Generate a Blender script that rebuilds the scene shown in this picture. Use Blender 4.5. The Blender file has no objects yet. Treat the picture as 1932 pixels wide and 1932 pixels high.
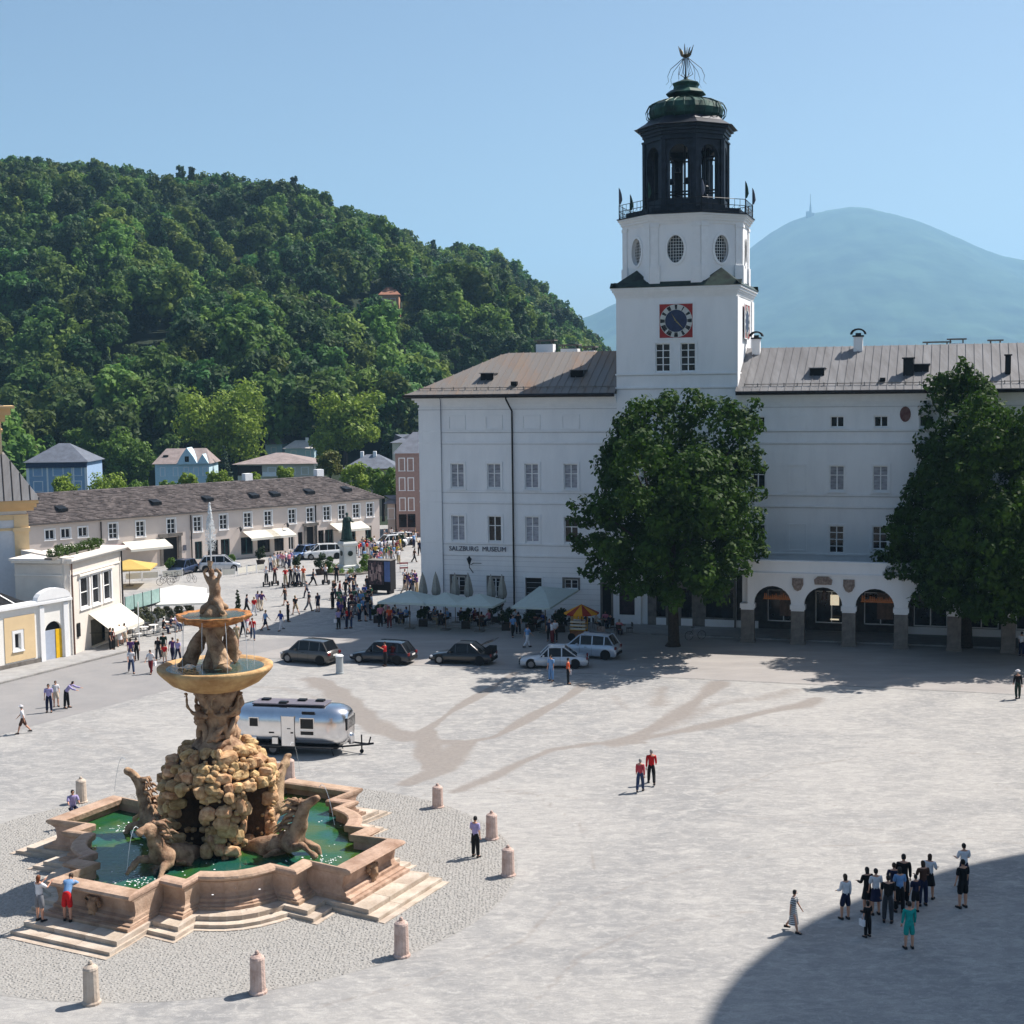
import bpy, bmesh, math, random
import numpy as np
from mathutils import Vector, Matrix, noise as mnoise
random.seed(7)
PI = math.pi
SC = bpy.context.scene
COL = SC.collection

# ------------------------------------------------------------------ camera
FPX, PITCH, ROLL, CAMH = 2688.7, 0.087445, -0.0126323, 19.145     # focal length in 1932ths of the picture width
cam_data = bpy.data.cameras.new('camera')
cam = bpy.data.objects.new('camera', cam_data); COL.objects.link(cam)
_R = Vector((1, 0, 0)); _F = Vector((0, math.cos(PITCH), -math.sin(PITCH))); _U = Vector((0, math.sin(PITCH), math.cos(PITCH)))
_c, _s = math.cos(ROLL), math.sin(ROLL)
_right = _R * _c + _U * _s; _up = _U * _c - _R * _s
_m = Matrix((_right, _up, -_F)).transposed().to_4x4(); _m.translation = Vector((0, 0, CAMH))
cam.matrix_world = _m
cam_data.sensor_width = 36.0; cam_data.lens = FPX / 1932 * 36
cam_data.clip_start = 0.5; cam_data.clip_end = 30000
SC.camera = cam

# ------------------------------------------------------------------ sun and sky
SUN_EL = math.radians(52.8); SUN_AZ = math.radians(28.0)          # azimuth of the sun, counted from +X towards +Y
w = bpy.data.worlds.new('World'); SC.world = w; w.use_nodes = True
_nt = w.node_tree; _nt.nodes.clear()
_sky = _nt.nodes.new('ShaderNodeTexSky'); _sky.sky_type = 'NISHITA'; _sky.sun_disc = False
_sky.sun_elevation = SUN_EL; _sky.sun_rotation = PI / 2 - SUN_AZ
_sky.altitude = 400; _sky.air_density = 1.0; _sky.dust_density = 2.2; _sky.ozone_density = 1.8
_bg = _nt.nodes.new('ShaderNodeBackground'); _bg.inputs['Strength'].default_value = 0.067
_wo = _nt.nodes.new('ShaderNodeOutputWorld')
_nt.links.new(_sky.outputs[0], _bg.inputs[0]); _nt.links.new(_bg.outputs[0], _wo.inputs[0])
_sd = bpy.data.lights.new('sun', 'SUN'); _sd.energy = 5.0; _sd.angle = math.radians(0.53); _sd.color = (1.0, 0.93, 0.85)
sun = bpy.data.objects.new('sun', _sd); COL.objects.link(sun)
_sv = Vector((math.cos(SUN_EL) * math.cos(SUN_AZ), math.cos(SUN_EL) * math.sin(SUN_AZ), math.sin(SUN_EL)))
sun.rotation_euler = _sv.to_track_quat('Z', 'Y').to_euler(); sun.location = (40, 20, 90)
SC.view_settings.view_transform = 'Standard'; SC.view_settings.look = 'None'
SC.view_settings.exposure = 0.76; SC.view_settings.gamma = 1.0
SC.view_settings.use_curve_mapping = False
SC.cycles.use_denoising = True
SC.cycles.max_bounces = 6; SC.cycles.diffuse_bounces = 3; SC.cycles.glossy_bounces = 3
SC.cycles.transmission_bounces = 4; SC.cycles.transparent_max_bounces = 12; SC.cycles.volume_bounces = 1
SC.cycles.volume_step_rate = 8

# ------------------------------------------------------------------ where things stand
def ray(x, y):
    a = x - 966.0; b = y - 966.0
    X = (_c * a + _s * b) / FPX; Y = (-_s * a + _c * b) / FPX
    return Vector((X, math.cos(PITCH) - Y * math.sin(PITCH), -math.sin(PITCH) - Y * math.cos(PITCH)))
def G(x, y, z=0.0):                      # point of the level z seen at a pixel of the 1932-wide photograph
    d = ray(x, y); t = (z - CAMH) / d.z
    return Vector((d.x * t, d.y * t, z))
def AT(x, y, Y):                         # point at the distance Y seen at that pixel
    d = ray(x, y); t = Y / d.y
    return Vector((d.x * t, Y, CAMH + d.z * t))
FA = -0.2984; FY = 116.154               # the palace front: origin (0, FY), turned by FA
FD = Vector((math.cos(FA), math.sin(FA), 0)); FN = Vector((-math.sin(FA), math.cos(FA), 0))
def FW(u, wd, z=0.0): return Vector((0, FY, 0)) + FD * u + FN * wd + Vector((0, 0, z))

# ------------------------------------------------------------------ mesh helpers
class MB:
    def __init__(s): s.v = []; s.f = []; s.m = []; s.mi = 0
    def add(s, vs, fs):
        n = len(s.v); s.v += [tuple(p) for p in vs]
        for f in fs: s.f.append(tuple(i + n for i in f)); s.m.append(s.mi)
        return s
    def box(s, x0, x1, y0, y1, z0, z1):
        return s.add([(x0,y0,z0),(x1,y0,z0),(x1,y1,z0),(x0,y1,z0),(x0,y0,z1),(x1,y0,z1),(x1,y1,z1),(x0,y1,z1)],
              [(0,3,2,1),(4,5,6,7),(0,1,5,4),(1,2,6,5),(2,3,7,6),(3,0,4,7)])
    def prism(s, pts, z0, z1):           # pts counter-clockwise from above
        n = len(pts)
        return s.add([(p[0],p[1],z0) for p in pts] + [(p[0],p[1],z1) for p in pts],
              [tuple(range(n-1,-1,-1)), tuple(range(n,2*n))] + [(i,(i+1)%n,n+(i+1)%n,n+i) for i in range(n)])
    def prismy(s, pts, y0, y1):          # pts (x,z), extruded along y
        n = len(pts)
        return s.add([(p[0],y0,p[1]) for p in pts] + [(p[0],y1,p[1]) for p in pts],
              [tuple(range(n)), tuple(range(2*n-1,n-1,-1))] + [(i,n+i,n+(i+1)%n,(i+1)%n) for i in range(n)])
    def lathe(s, prof, n=16, cx=0, cy=0, ph=0, cap=True, sq=None):   # prof (r,z) from bottom to top
        vs = []; fs = []
        for r, z in prof:
            for i in range(n):
                a = ph + 2*PI*i/n; k = 1 if sq is None else sq(a)
                vs.append((cx + r*k*math.cos(a), cy + r*k*math.sin(a), z))
        for j in range(len(prof)-1):
            for i in range(n):
                fs.append((j*n+i, j*n+(i+1)%n, (j+1)*n+(i+1)%n, (j+1)*n+i))
        if cap:
            fs.append(tuple(range(n-1,-1,-1))); k = (len(prof)-1)*n; fs.append(tuple(range(k,k+n)))
        return s.add(vs, fs)
    def tube(s, pts, r, n=6, cap=True):  # r number or list
        pts = [Vector(p) for p in pts]; vs = []; fs = []
        rr = r if isinstance(r, (list, tuple)) else [r]*len(pts)
        up = None
        for i, p in enumerate(pts):
            d = (pts[min(i+1,len(pts)-1)] - pts[max(i-1,0)])
            d = d.normalized() if d.length > 1e-9 else Vector((0,0,1))
            if up is None: up = Vector((0,0,1)) if abs(d.z) < .9 else Vector((1,0,0))
            a = d.cross(up)
            if a.length < 1e-6: a = d.orthogonal()
            a.normalize(); b = d.cross(a).normalized(); up = -b if False else up
            for k in range(n):
                t = 2*PI*k/n; vs.append(p + (a*math.cos(t) + b*math.sin(t))*rr[i])
        for j in range(len(pts)-1):
            for k in range(n): fs.append((j*n+k, (j+1)*n+k, (j+1)*n+(k+1)%n, j*n+(k+1)%n))
        if cap: fs.append(tuple(range(n))); q = (len(pts)-1)*n; fs.append(tuple(range(q+n-1,q-1,-1)))
        return s.add(vs, fs)
    def bar(s, a, b, r, n=6): return s.tube([a, b], r, n)
    def wall_open(s, x0, x1, z0, z1, y0, y1, holes):
        """a wall from y0 (front) to y1 with rectangular holes (x0,x1,z0,z1)"""
        xs = sorted(set([x0, x1] + [h[0] for h in holes] + [h[1] for h in holes])); xs = [x for x in xs if x0 <= x <= x1]
        zs = sorted(set([z0, z1] + [h[2] for h in holes] + [h[3] for h in holes])); zs = [z for z in zs if z0 <= z <= z1]
        def solid(i, j):
            if i < 0 or j < 0 or i >= len(xs)-1 or j >= len(zs)-1: return False
            cx = (xs[i]+xs[i+1])/2; cz = (zs[j]+zs[j+1])/2
            return not any(h[0] < cx < h[1] and h[2] < cz < h[3] for h in holes)
        for i in range(len(xs)-1):
            for j in range(len(zs)-1):
                if not solid(i, j): continue
                a, b, c, d = xs[i], xs[i+1], zs[j], zs[j+1]
                s.add([(a,y0,c),(b,y0,c),(b,y0,d),(a,y0,d)], [(0,1,2,3)])
                s.add([(a,y1,c),(b,y1,c),(b,y1,d),(a,y1,d)], [(3,2,1,0)])
                if not solid(i-1, j): s.add([(a,y0,c),(a,y1,c),(a,y1,d),(a,y0,d)], [(3,2,1,0)])
                if not solid(i+1, j): s.add([(b,y0,c),(b,y1,c),(b,y1,d),(b,y0,d)], [(0,1,2,3)])
                if not solid(i, j-1): s.add([(a,y0,c),(b,y0,c),(b,y1,c),(a,y1,c)], [(3,2,1,0)])
                if not solid(i, j+1): s.add([(a,y0,d),(b,y0,d),(b,y1,d),(a,y1,d)], [(0,1,2,3)])
        return s
    def xf(s, M):
        s.v = [tuple(M @ Vector(p)) for p in s.v]; return s
    def mesh(s, name, smooth=False):
        me = bpy.data.meshes.new(name); me.from_pydata(s.v, [], s.f); me.update()
        if smooth: me.shade_smooth()
        return me

def link(name, data, parent=None, loc=(0,0,0), rz=0.0, scale=None, mats=None):
    o = bpy.data.objects.new(name, data); COL.objects.link(o)
    o.location = loc; o.rotation_euler = (0, 0, rz)
    if scale is not None: o.scale = scale if hasattr(scale, '__len__') else (scale,)*3
    if parent is not None: o.parent = parent
    return o
def obj(name, mb, mat, parent=None, loc=(0,0,0), rz=0.0, smooth=False, bevel=0, **kw):
    me = mb.mesh(name, smooth) if isinstance(mb, MB) else mb
    if mat is not None and len(me.materials) == 0:
        for q in (mat if isinstance(mat, (list, tuple)) else [mat]): me.materials.append(q)
        if isinstance(mb, MB) and isinstance(mat, (list, tuple)):
            me.polygons.foreach_set('material_index', mb.m)
    if bevel:
        bm = bmesh.new(); bm.from_mesh(me); bmesh.ops.remove_doubles(bm, verts=bm.verts, dist=1e-5)
        es = [e for e in bm.edges if len(e.link_faces) == 2 and e.calc_face_angle(0) > .5]
        bmesh.ops.bevel(bm, geom=es, offset=bevel, segments=1, affect='EDGES'); bm.to_mesh(me); bm.free()
    o = link(name, me, parent, loc, rz, **kw)
    return o
def tag(o, label=None, cat=None, group=None, kind=None):
    if label: o['label'] = label
    if cat: o['category'] = cat
    if group: o['group'] = group
    if kind: o['kind'] = kind
    return o
def thing(name, label, cat, loc=(0,0,0), rz=0.0, group=None, scale=None):
    return tag(link(name, None, None, loc, rz, scale), label, cat, group)
def struct(o): o['kind'] = 'structure'; return o
def dup(src, parent=None, loc=None, rz=None, scale=None):
    c = src.copy(); COL.objects.link(c)
    if loc is not None: c.location = loc
    if rz is not None: c.rotation_euler = (0, 0, rz)
    if scale is not None: c.scale = scale if hasattr(scale, '__len__') else (scale,)*3
    c.parent = parent
    for ch in src.children: dup(ch, c)
    return c

# ------------------------------------------------------------------ materials
def srgb(r, g, b):
    f = lambda c: (c/255/12.92) if c/255 <= .04045 else ((c/255+.055)/1.055)**2.4
    return (f(r), f(g), f(b))
_mc = {}
def mat(name, col, rough=.8, metal=0.0, var=.12, scale=3.0, bump=0.0, bscale=None, col2=None, world=False,
        stretch=None, trans=0.0, spec=.3, rnd=0.0, detail=6, coat=0, lo=.35, hi=.65, alpha=1.0, emit=None):
    if name in _mc: return _mc[name]
    m = bpy.data.materials.new(name); m.use_nodes = True; nt = m.node_tree; N = nt.nodes; L = nt.links
    b = N['Principled BSDF']; out = N['Material Output']
    b.inputs['Roughness'].default_value = rough; b.inputs['Metallic'].default_value = metal
    b.inputs['Specular IOR Level'].default_value = spec; b.inputs['Coat Weight'].default_value = coat
    if emit: b.inputs['Emission Color'].default_value = (*emit[0], 1); b.inputs['Emission Strength'].default_value = emit[1]
    c2 = col2 if col2 else tuple(max(0, c*(1-var*2.2)) for c in col)
    tc = N.new('ShaderNodeTexCoord'); vec = tc.outputs['Object']
    if world:
        ge = N.new('ShaderNodeNewGeometry'); vec = ge.outputs['Position']
    mp = N.new('ShaderNodeMapping'); L.new(vec, mp.inputs[0])
    if stretch: mp.inputs['Scale'].default_value = stretch
    nz = N.new('ShaderNodeTexNoise'); nz.inputs['Scale'].default_value = scale; nz.inputs['Detail'].default_value = detail
    nz.inputs['Roughness'].default_value = .65
    L.new(mp.outputs[0], nz.inputs['Vector'])
    mr = N.new('ShaderNodeMapRange'); mr.inputs[1].default_value = lo; mr.inputs[2].default_value = hi
    L.new(nz.outputs['Fac'], mr.inputs[0])
    mx = N.new('ShaderNodeMix'); mx.data_type = 'RGBA'
    mx.inputs['A'].default_value = (*col, 1); mx.inputs['B'].default_value = (*c2, 1)
    L.new(mr.outputs[0], mx.inputs['Factor']); cur = mx.outputs['Result']
    if rnd:
        oi = N.new('ShaderNodeObjectInfo'); hs = N.new('ShaderNodeHueSaturation')
        r1 = N.new('ShaderNodeMapRange'); r1.inputs[3].default_value = 1-rnd; r1.inputs[4].default_value = 1+rnd
        L.new(oi.outputs['Random'], r1.inputs[0]); L.new(r1.outputs[0], hs.inputs['Value'])
        r2 = N.new('ShaderNodeMath'); r2.operation = 'MULTIPLY'; r2.inputs[1].default_value = 7.31
        r3 = N.new('ShaderNodeMath'); r3.operation = 'FRACT'; L.new(oi.outputs['Random'], r2.inputs[0]); L.new(r2.outputs[0], r3.inputs[0])
        r4 = N.new('ShaderNodeMapRange'); r4.inputs[3].default_value = .5-.06*rnd; r4.inputs[4].default_value = .5+.06*rnd
        L.new(r3.outputs[0], r4.inputs[0]); L.new(r4.outputs[0], hs.inputs['Hue'])
        L.new(cur, hs.inputs['Color']); cur = hs.outputs[0]
    L.new(cur, b.inputs['Base Color'])
    if bump:
        n2 = N.new('ShaderNodeTexNoise'); n2.inputs['Scale'].default_value = bscale or scale*4; n2.inputs['Detail'].default_value = 5
        L.new(mp.outputs[0], n2.inputs['Vector'])
        bp = N.new('ShaderNodeBump'); bp.inputs['Strength'].default_value = min(1, bump); bp.inputs['Distance'].default_value = .05
        L.new(n2.outputs['Fac'], bp.inputs['Height']); L.new(bp.outputs[0], b.inputs['Normal'])
    if trans:
        tl = N.new('ShaderNodeBsdfTranslucent'); ms = N.new('ShaderNodeMixShader'); ms.inputs[0].default_value = trans
        L.new(cur, tl.inputs['Color']); L.new(b.outputs[0], ms.inputs[1]); L.new(tl.outputs[0], ms.inputs[2]); L.new(ms.outputs[0], out.inputs[0])
    if alpha < 1: b.inputs['Alpha'].default_value = alpha
    _mc[name] = m; return m

M_PLASTER = mat('white_plaster', (.84,.845,.85), .9, col2=(.72,.73,.745), lo=.45, hi=.8, scale=.55, stretch=(1,1,.28), world=True, bump=.15, bscale=6, detail=9)
M_PLASTER2 = mat('white_trim', (.84,.845,.85), .85, var=.03, scale=2)
M_GROOVE = mat('grey_plaster_joint', (.60,.61,.63), .9, var=.06, scale=2)  # greyer than the wall, for strips under string courses and plaster grooves
M_ROOF = mat('grey_sheet_roof', srgb(124,124,126), .6, .1, col2=srgb(102,101,102), scale=.5, stretch=(3,.5,.5), world=True, bump=.05, rnd=.07)
M_ROOFRUST = mat('rusty_sheet_roof', srgb(124,119,115), .6, .1, col2=srgb(140,112,88), scale=.22, stretch=(1.4,.35,.5), world=True, lo=.48, hi=.75, rnd=.06)
M_GUTTER = mat('dark_gutter', srgb(52,50,52), .5, .6, var=.2)
M_COPPER = mat('green_copper', srgb(42,82,70), .55, .2, col2=srgb(16,34,30), scale=1.2, bump=.1)
M_COPPERDK = mat('dark_copper', srgb(52,70,62), .5, .3, col2=srgb(24,32,32), scale=1.5, bump=.1)
M_LANTERN = mat('blackened_metal', srgb(40,46,58), .5, .3, col2=srgb(22,26,34), scale=1.4, bump=.15)
M_IRON = mat('black_iron', (.02,.022,.026), .5, .5, var=.2)
M_GILT = mat('gilded_metal', (.45,.36,.16), .35, .9, var=.2)
M_GLASS = mat('dark_window_glass', (.02,.023,.03), .12, var=.4, scale=.9, spec=.35, world=True)
M_BLIND = mat('window_with_blind', srgb(172,174,184), .5, var=.25, scale=1.4, spec=.5, rnd=.2, stretch=(1,1,4))
M_WFRAME = mat('white_window_wood', (.88,.88,.87), .5, var=.03)
M_STONEG = mat('grey_stone', srgb(128,122,116), .85, var=.2, scale=2, bump=.3)
M_RED = mat('red_clock_field', srgb(166,54,52), .7, var=.15, scale=3)
M_BOLL = mat('pale_pink_bollard_stone', srgb(206,184,174), .85, col2=srgb(172,146,134), scale=3, bump=.5, bscale=18)
M_STONEDK = mat('shaded_grey_stone', srgb(74,70,68), .85, var=.25, scale=2, bump=.3)  # grey stone darkened in colour for the shade behind the arcade
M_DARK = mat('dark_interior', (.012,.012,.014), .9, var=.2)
# ------------------------------------------------------------------ the ground
def smooth(a, b, x): t = np.clip((x-a)/(b-a), 0, 1); return t*t*(3-2*t)
SIL = [(-700,330),(-300,300),(0,290),(100,288),(200,292),(300,305),(400,322),(500,345),(600,376),(700,410),(760,448),(800,470),(860,470),(900,474),
       (960,495),(1020,528),(1080,572),(1130,614),(1160,640),(1230,690),(1300,725),(3000,760)]
sil_az = np.array([ray(x, y).x/ray(x, y).y for x, y in SIL]); sil_t = np.array([ray(x, y).z/ray(x, y).y for x, y in SIL])
RIDGE = 820.0
def terrain(X, Y):
    X = np.asarray(X, float); Y = np.asarray(Y, float)
    R = np.hypot(X, Y); az = np.where(Y > 1, X/np.maximum(Y, 1), 10)
    z = -7.5*smooth(205, 300, Y)
    top = CAMH + np.interp(az, sil_az, sil_t)*RIDGE - np.interp(az, [-.4,-.36,-.29,-.219,-.149,-.078,-.008,.03,.062,.12], [26,28,34,42,32,25,26,29,33,33])
    base0 = 350 + 60*np.sin(az*9)
    s = np.clip((Y-base0)/(RIDGE-base0), 0, 1.25)
    prof = np.where(s <= 1, np.sin(np.minimum(s,1)*PI/2)**1.15, 1-(s-1)*1.2)
    bumps = 9*np.sin(X*.021+1.3)*np.sin(Y*.017+.4)+6*np.sin(X*.045+Y*.03)+4*np.sin(X*.09-Y*.05+2)
    h = np.maximum(top+7.5, 0)*prof + bumps*np.clip(s*3, 0, 1)*np.clip((1-s)*1.6, 0, 1)*np.clip(top/60, 0, 1)
    return z + np.where(s > 0, h, 0)
def gridmesh(name, xs, ys, zf):
    X, Y = np.meshgrid(xs, ys); Z = zf(X, Y); nx, ny = len(xs), len(ys)
    v = np.stack([X, Y, Z], -1).reshape(-1, 3)
    i = np.arange(nx*ny).reshape(ny, nx)
    f = np.stack([i[:-1,:-1], i[:-1,1:], i[1:,1:], i[1:,:-1]], -1).reshape(-1, 4)
    me = bpy.data.meshes.new(name); me.from_pydata(v.tolist(), [], f.tolist()); me.update(); me.shade_smooth()
    return me
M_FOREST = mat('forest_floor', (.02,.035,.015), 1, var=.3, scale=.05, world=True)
xs = np.concatenate([[-8400,-5000,-3000,-1500], np.arange(-800, 801, 20), [1500,3000,5000,8400]])
ys = np.concatenate([[-1500,-600,-200,0,60,110,150,190], np.arange(200, 1060, 20), [1300,2000,4000,8000,13400]])
def zground(X, Y):
    z = terrain(X, Y); far = (Y > 1050) | (np.abs(X) > 900)
    return np.where(far, -8.0*smooth(205, 300, Y), z) - .03
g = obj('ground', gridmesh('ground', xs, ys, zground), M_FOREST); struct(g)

# plaza: a fine sheet whose gravel has been worn off in tracks (mask painted by distance to the tracks)
TRK = [  # (polyline of photo points, half width in m, strength)
 ([(455+.4167*x, 1157+.4167*y) for x, y in [(340,300),(430,350),(480,400),(540,470),(640,530),(760,560)]], 1.3, .9),
 ([(455+.4167*x, 1157+.4167*y) for x, y in [(1240,270),(1100,360),(960,440),(850,520),(770,570)]], .5, 1),
 ([(455+.4167*x, 1157+.4167*y) for x, y in [(1560,320),(1440,400),(1300,480),(1150,560),(1020,585),(900,580),(760,560)]], .6, 1),
 ([(455+.4167*x, 1157+.4167*y) for x, y in [(850,540),(840,620),(860,700)]], 1.0, .9),
 ([(455+.4167*x, 1157+.4167*y) for x, y in [(1030,590),(950,640),(900,710),(760,770)]], 1.1, .9),
 ([(455+.4167*x, 1157+.4167*y) for x, y in [(1830,585),(1600,590),(1400,620),(1260,680),(1150,740),(960,810)]], .6, .75),
 ([(1157+.401*x, 1157+.401*y) for x, y in [(0,610),(120,575),(300,480),(440,380),(500,330)]], 1.1, .8),
 ([(1157+.401*x, 1157+.401*y) for x, y in [(0,612),(250,570),(480,520),(700,470),(900,430),(960,400)]], .9, .8),
 ([(1157+.401*x, 1157+.401*y) for x, y in [(90,590),(250,530),(480,430),(700,400),(850,360)]], 1.3, .55),
 ([(1157+.401*x, 1157+.401*y) for x, y in [(240,350),(210,430)]], 1.1, .6),
 ([(1157+.401*x, 1157+.401*y) for x, y in [(0,390),(60,450)]], .6, .5),
 ([(452.8+.4167*x, 1157.2+.4167*y) for x, y in [(20,330),(200,340),(330,380),(380,420)]], .8, .5),
 ([(.20834*x, 1182.3+.20834*y) for x, y in [(560,850),(780,920),(950,1020),(1130,1150)]], .45, .45),
 ([(.20834*x, 1182.3+.20834*y) for x, y in [(780,780),(1100,860),(1400,960)]], .4, .45),
 ([(.20834*x, 1182.3+.20834*y) for x, y in [(200,1010),(500,1050),(850,1100)]], .4, .45),
 ([(.20834*x, 1182.3+.20834*y) for x, y in [(1100,740),(1400,790),(1720,830)]], .4, .45),
 ([(470,1440),(700,1462),(900,1482),(1200,1520),(1500,1550),(1932,1592)], .32, .5),
 ([(0,1350),(200,1323),(360,1292)], .25, .35),
 ([(700,1520),(850,1490),(1010,1500),(1100,1560),(1120,1640)], .22, .55),
 ([(1000,1380),(1200,1400),(1450,1480),(1700,1560),(1932,1640)], .22, .55),
 ([(1100,1700),(1300,1640),(1500,1600),(1750,1585)], .22, .55),
 ([(600,1900),(800,1850),(980,1780),(1060,1700)], .22, .55),
 ([(1250,1350),(1500,1370),(1750,1430),(1932,1500)], .22, .55),
 ([(1000,1900),(1100,1800),(1250,1740),(1420,1720)], .22, .55),
 ([(1350,1500),(1480,1450),(1700,1420),(1932,1425)], .22, .55),

]
xs = np.arange(-62, 62.1, .3); ys = np.arange(28, 200.1, .35)
pm = gridmesh('plaza', xs, ys, lambda X, Y: X*0)
X, Y = np.meshgrid(xs, ys)
mask = np.zeros_like(X)
for pl, hw, st in TRK:
    P = [G(*p) for p in pl]
    d = np.full_like(X, 1e9)
    for a, b in zip(P[:-1], P[1:]):
        ax, ay, bx, by = a.x, a.y, b.x, b.y; L2 = (bx-ax)**2+(by-ay)**2
        t = np.clip(((X-ax)*(bx-ax)+(Y-ay)*(by-ay))/L2, 0, 1)
        d = np.minimum(d, np.hypot(X-ax-t*(bx-ax), Y-ay-t*(by-ay)))
    hwn = hw*.72*(1+.3*np.sin(X*.7+Y*.4)+.2*np.sin(X*1.9-Y*1.3))
    mask = np.maximum(mask, st*np.clip(1.25-d/hwn, 0, 1)**.6)
at = pm.attributes.new('wear', 'FLOAT', 'POINT'); at.data.foreach_set('value', mask.ravel().astype(np.float32))
def plaza_mat():
    m = bpy.data.materials.new('worn_gravel_asphalt'); m.use_nodes = True; N = m.node_tree.nodes; L = m.node_tree.links
    b = N['Principled BSDF']; b.inputs['Roughness'].default_value = .92; b.inputs['Specular IOR Level'].default_value = .2
    ge = N.new('ShaderNodeNewGeometry')
    def noise(sc, det=6, st=(1,1,1), rot=0, dist=0, rough=.65):
        mp = N.new('ShaderNodeMapping'); mp.inputs['Scale'].default_value = st; mp.inputs['Rotation'].default_value = (0,0,rot)
        nz = N.new('ShaderNodeTexNoise'); nz.inputs['Scale'].default_value = sc; nz.inputs['Detail'].default_value = det
        nz.inputs['Distortion'].default_value = dist; nz.inputs['Roughness'].default_value = rough
        L.new(ge.outputs['Position'], mp.inputs[0]); L.new(mp.outputs[0], nz.inputs['Vector']); return nz.outputs['Fac']
    def mr(s, a, b_, c=0., d=1.):
        r = N.new('ShaderNodeMapRange'); r.inputs[1].default_value = a; r.inputs[2].default_value = b_; r.inputs[3].default_value = c; r.inputs[4].default_value = d
        L.new(s, r.inputs[0]); return r.outputs[0]
    def mix(f, a, b_, mode='MIX'):
        x = N.new('ShaderNodeMix'); x.data_type = 'RGBA'; x.blend_type = mode
        for k, q in (('Factor', f), ('A', a), ('B', b_)):
            if isinstance(q, tuple): x.inputs[k].default_value = (*q, 1)
            elif isinstance(q, float): x.inputs[k].default_value = q
            else: L.new(q, x.inputs[k])
        return x.outputs['Result']
    base = mix(mr(noise(.09, 6, dist=1.2), .40, .60), (.355,.345,.33), (.25,.25,.25))
    base = mix(mr(noise(.9, 8, (1,1.6,1), .25, 1.0), .45, .75), base, (.45,.435,.41))
    base = mix(mr(noise(1.6, 9, (.45,1.5,1), -.35, 1.6, .75), .48, .70, 0., .8), base, (.21,.21,.215))
    base = mix(mr(noise(3.2, 9, (.8,1.2,1), 0, .8, .85), .5, .68, 0., .75), base, (.54,.525,.495))
    base = mix(mr(noise(22., 5), .35, .7, 0., .42), base, (.17,.165,.16))
    wa = N.new('ShaderNodeAttribute'); wa.attribute_name = 'wear'
    ad = N.new('ShaderNodeMath'); ad.operation = 'MULTIPLY_ADD'; L.new(noise(2.2, 6, dist=1.), ad.inputs[0]); ad.inputs[1].default_value = .9; ad.inputs[2].default_value = -.45
    a2 = N.new('ShaderNodeMath'); a2.operation = 'ADD'; L.new(ad.outputs[0], a2.inputs[0]); L.new(wa.outputs['Fac'], a2.inputs[1])
    f = mr(a2.outputs[0], .3, .62, 0., .85)
    mu = N.new('ShaderNodeMath'); mu.operation = 'MULTIPLY'; L.new(f, mu.inputs[0]); L.new(mr(wa.outputs['Fac'], 0.05, .7), mu.inputs[1])
    base = mix(mu.outputs[0], base, mix(mr(noise(4., 6), .3, .7), (.20,.178,.162), (.25,.225,.205)))
    L.new(base, b.inputs['Base Color'])
    bp = N.new('ShaderNodeBump'); bp.inputs['Strength'].default_value = .5; bp.inputs['Distance'].default_value = .02
    L.new(noise(14., 6), bp.inputs['Height']); L.new(bp.outputs[0], b.inputs['Normal'])
    return m
pl = obj('plaza', pm, plaza_mat()); struct(pl)

# roads, kerbs and pavements
M_ROAD = mat('pale_road_asphalt', (.335,.315,.30), .92, col2=(.27,.255,.245), scale=.5, world=True, stretch=(.5,1.4,1), bump=.3, bscale=18, detail=9)
M_ROAD2 = mat('grey_road_asphalt', (.27,.26,.255), .92, col2=(.225,.22,.22), scale=.4, world=True, bump=.3, bscale=18, detail=9)
M_PAVE = mat('pavement_flags', (.34,.335,.33), .9, var=.1, scale=1.2, world=True, bump=.2)
M_KERB = mat('granite_kerb', (.30,.29,.28), .85, var=.15, scale=5, rnd=.12)
def sheet(name, pts, z, m, th=.0):
    mb = MB()
    if th: mb.prism([(p[0], p[1]) for p in pts], z-th, z)
    else: mb.add([(p[0], p[1], z) for p in pts], [tuple(range(len(pts)))])
    return struct(obj(name, mb, m))
_a = [FW(-14.5,-19.6), FW(75,-19.6), FW(75,-4.4), FW(-9,-4.4)]
sheet('road', _a, .004, M_ROAD)
K0, K1 = G(-260,1357), G(240,1231); R1, R0 = G(344,1295), G(-260,1455)
sheet('side_road', [(R0.x,R0.y),(R1.x,R1.y),(FW(-14.5,-19.6).x,FW(-14.5,-19.6).y),(FW(-10,-7).x,FW(-10,-7).y),(K1.x+4,K1.y+2),(K1.x,K1.y),(K0.x,K0.y)], .004, M_ROAD2)
def kerb(a, b, w, z, parent):
    a = Vector(a); b = Vector(b); L_ = (b-a).length; n = int(L_/1.5); d = (b-a)/L_; ang = math.atan2(d.y, d.x)
    me = MB().box(.008, L_/n-.008, 0, w, -.05, z).mesh('kerb_stone'); me.materials.append(M_KERB)
    for i in range(n): link('kerb_stone', me, parent, tuple(a + d*(i*L_/n)), ang)
# palace pavement
pv = MB(); pts = [FW(-9,-4.1), FW(75,-4.1), FW(75,1), FW(-9,1)]
pave = sheet('pavement', [(p.x,p.y) for p in pts], .115, M_PAVE, .16)
kerb(FW(-9,-4.4), FW(75,-4.4), .29, .12, pave)
dK = (K1-K0).normalized(); nK = Vector((-dK.y, dK.x, 0))
p2 = [K0+nK*.29, K1+nK*.29, K1+nK*6, K0+nK*6]
pave2 = sheet('side_pavement', [(p.x,p.y) for p in p2], .115, M_PAVE, .16)
kerb(K0, K1, .28, .12, pave2)
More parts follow.
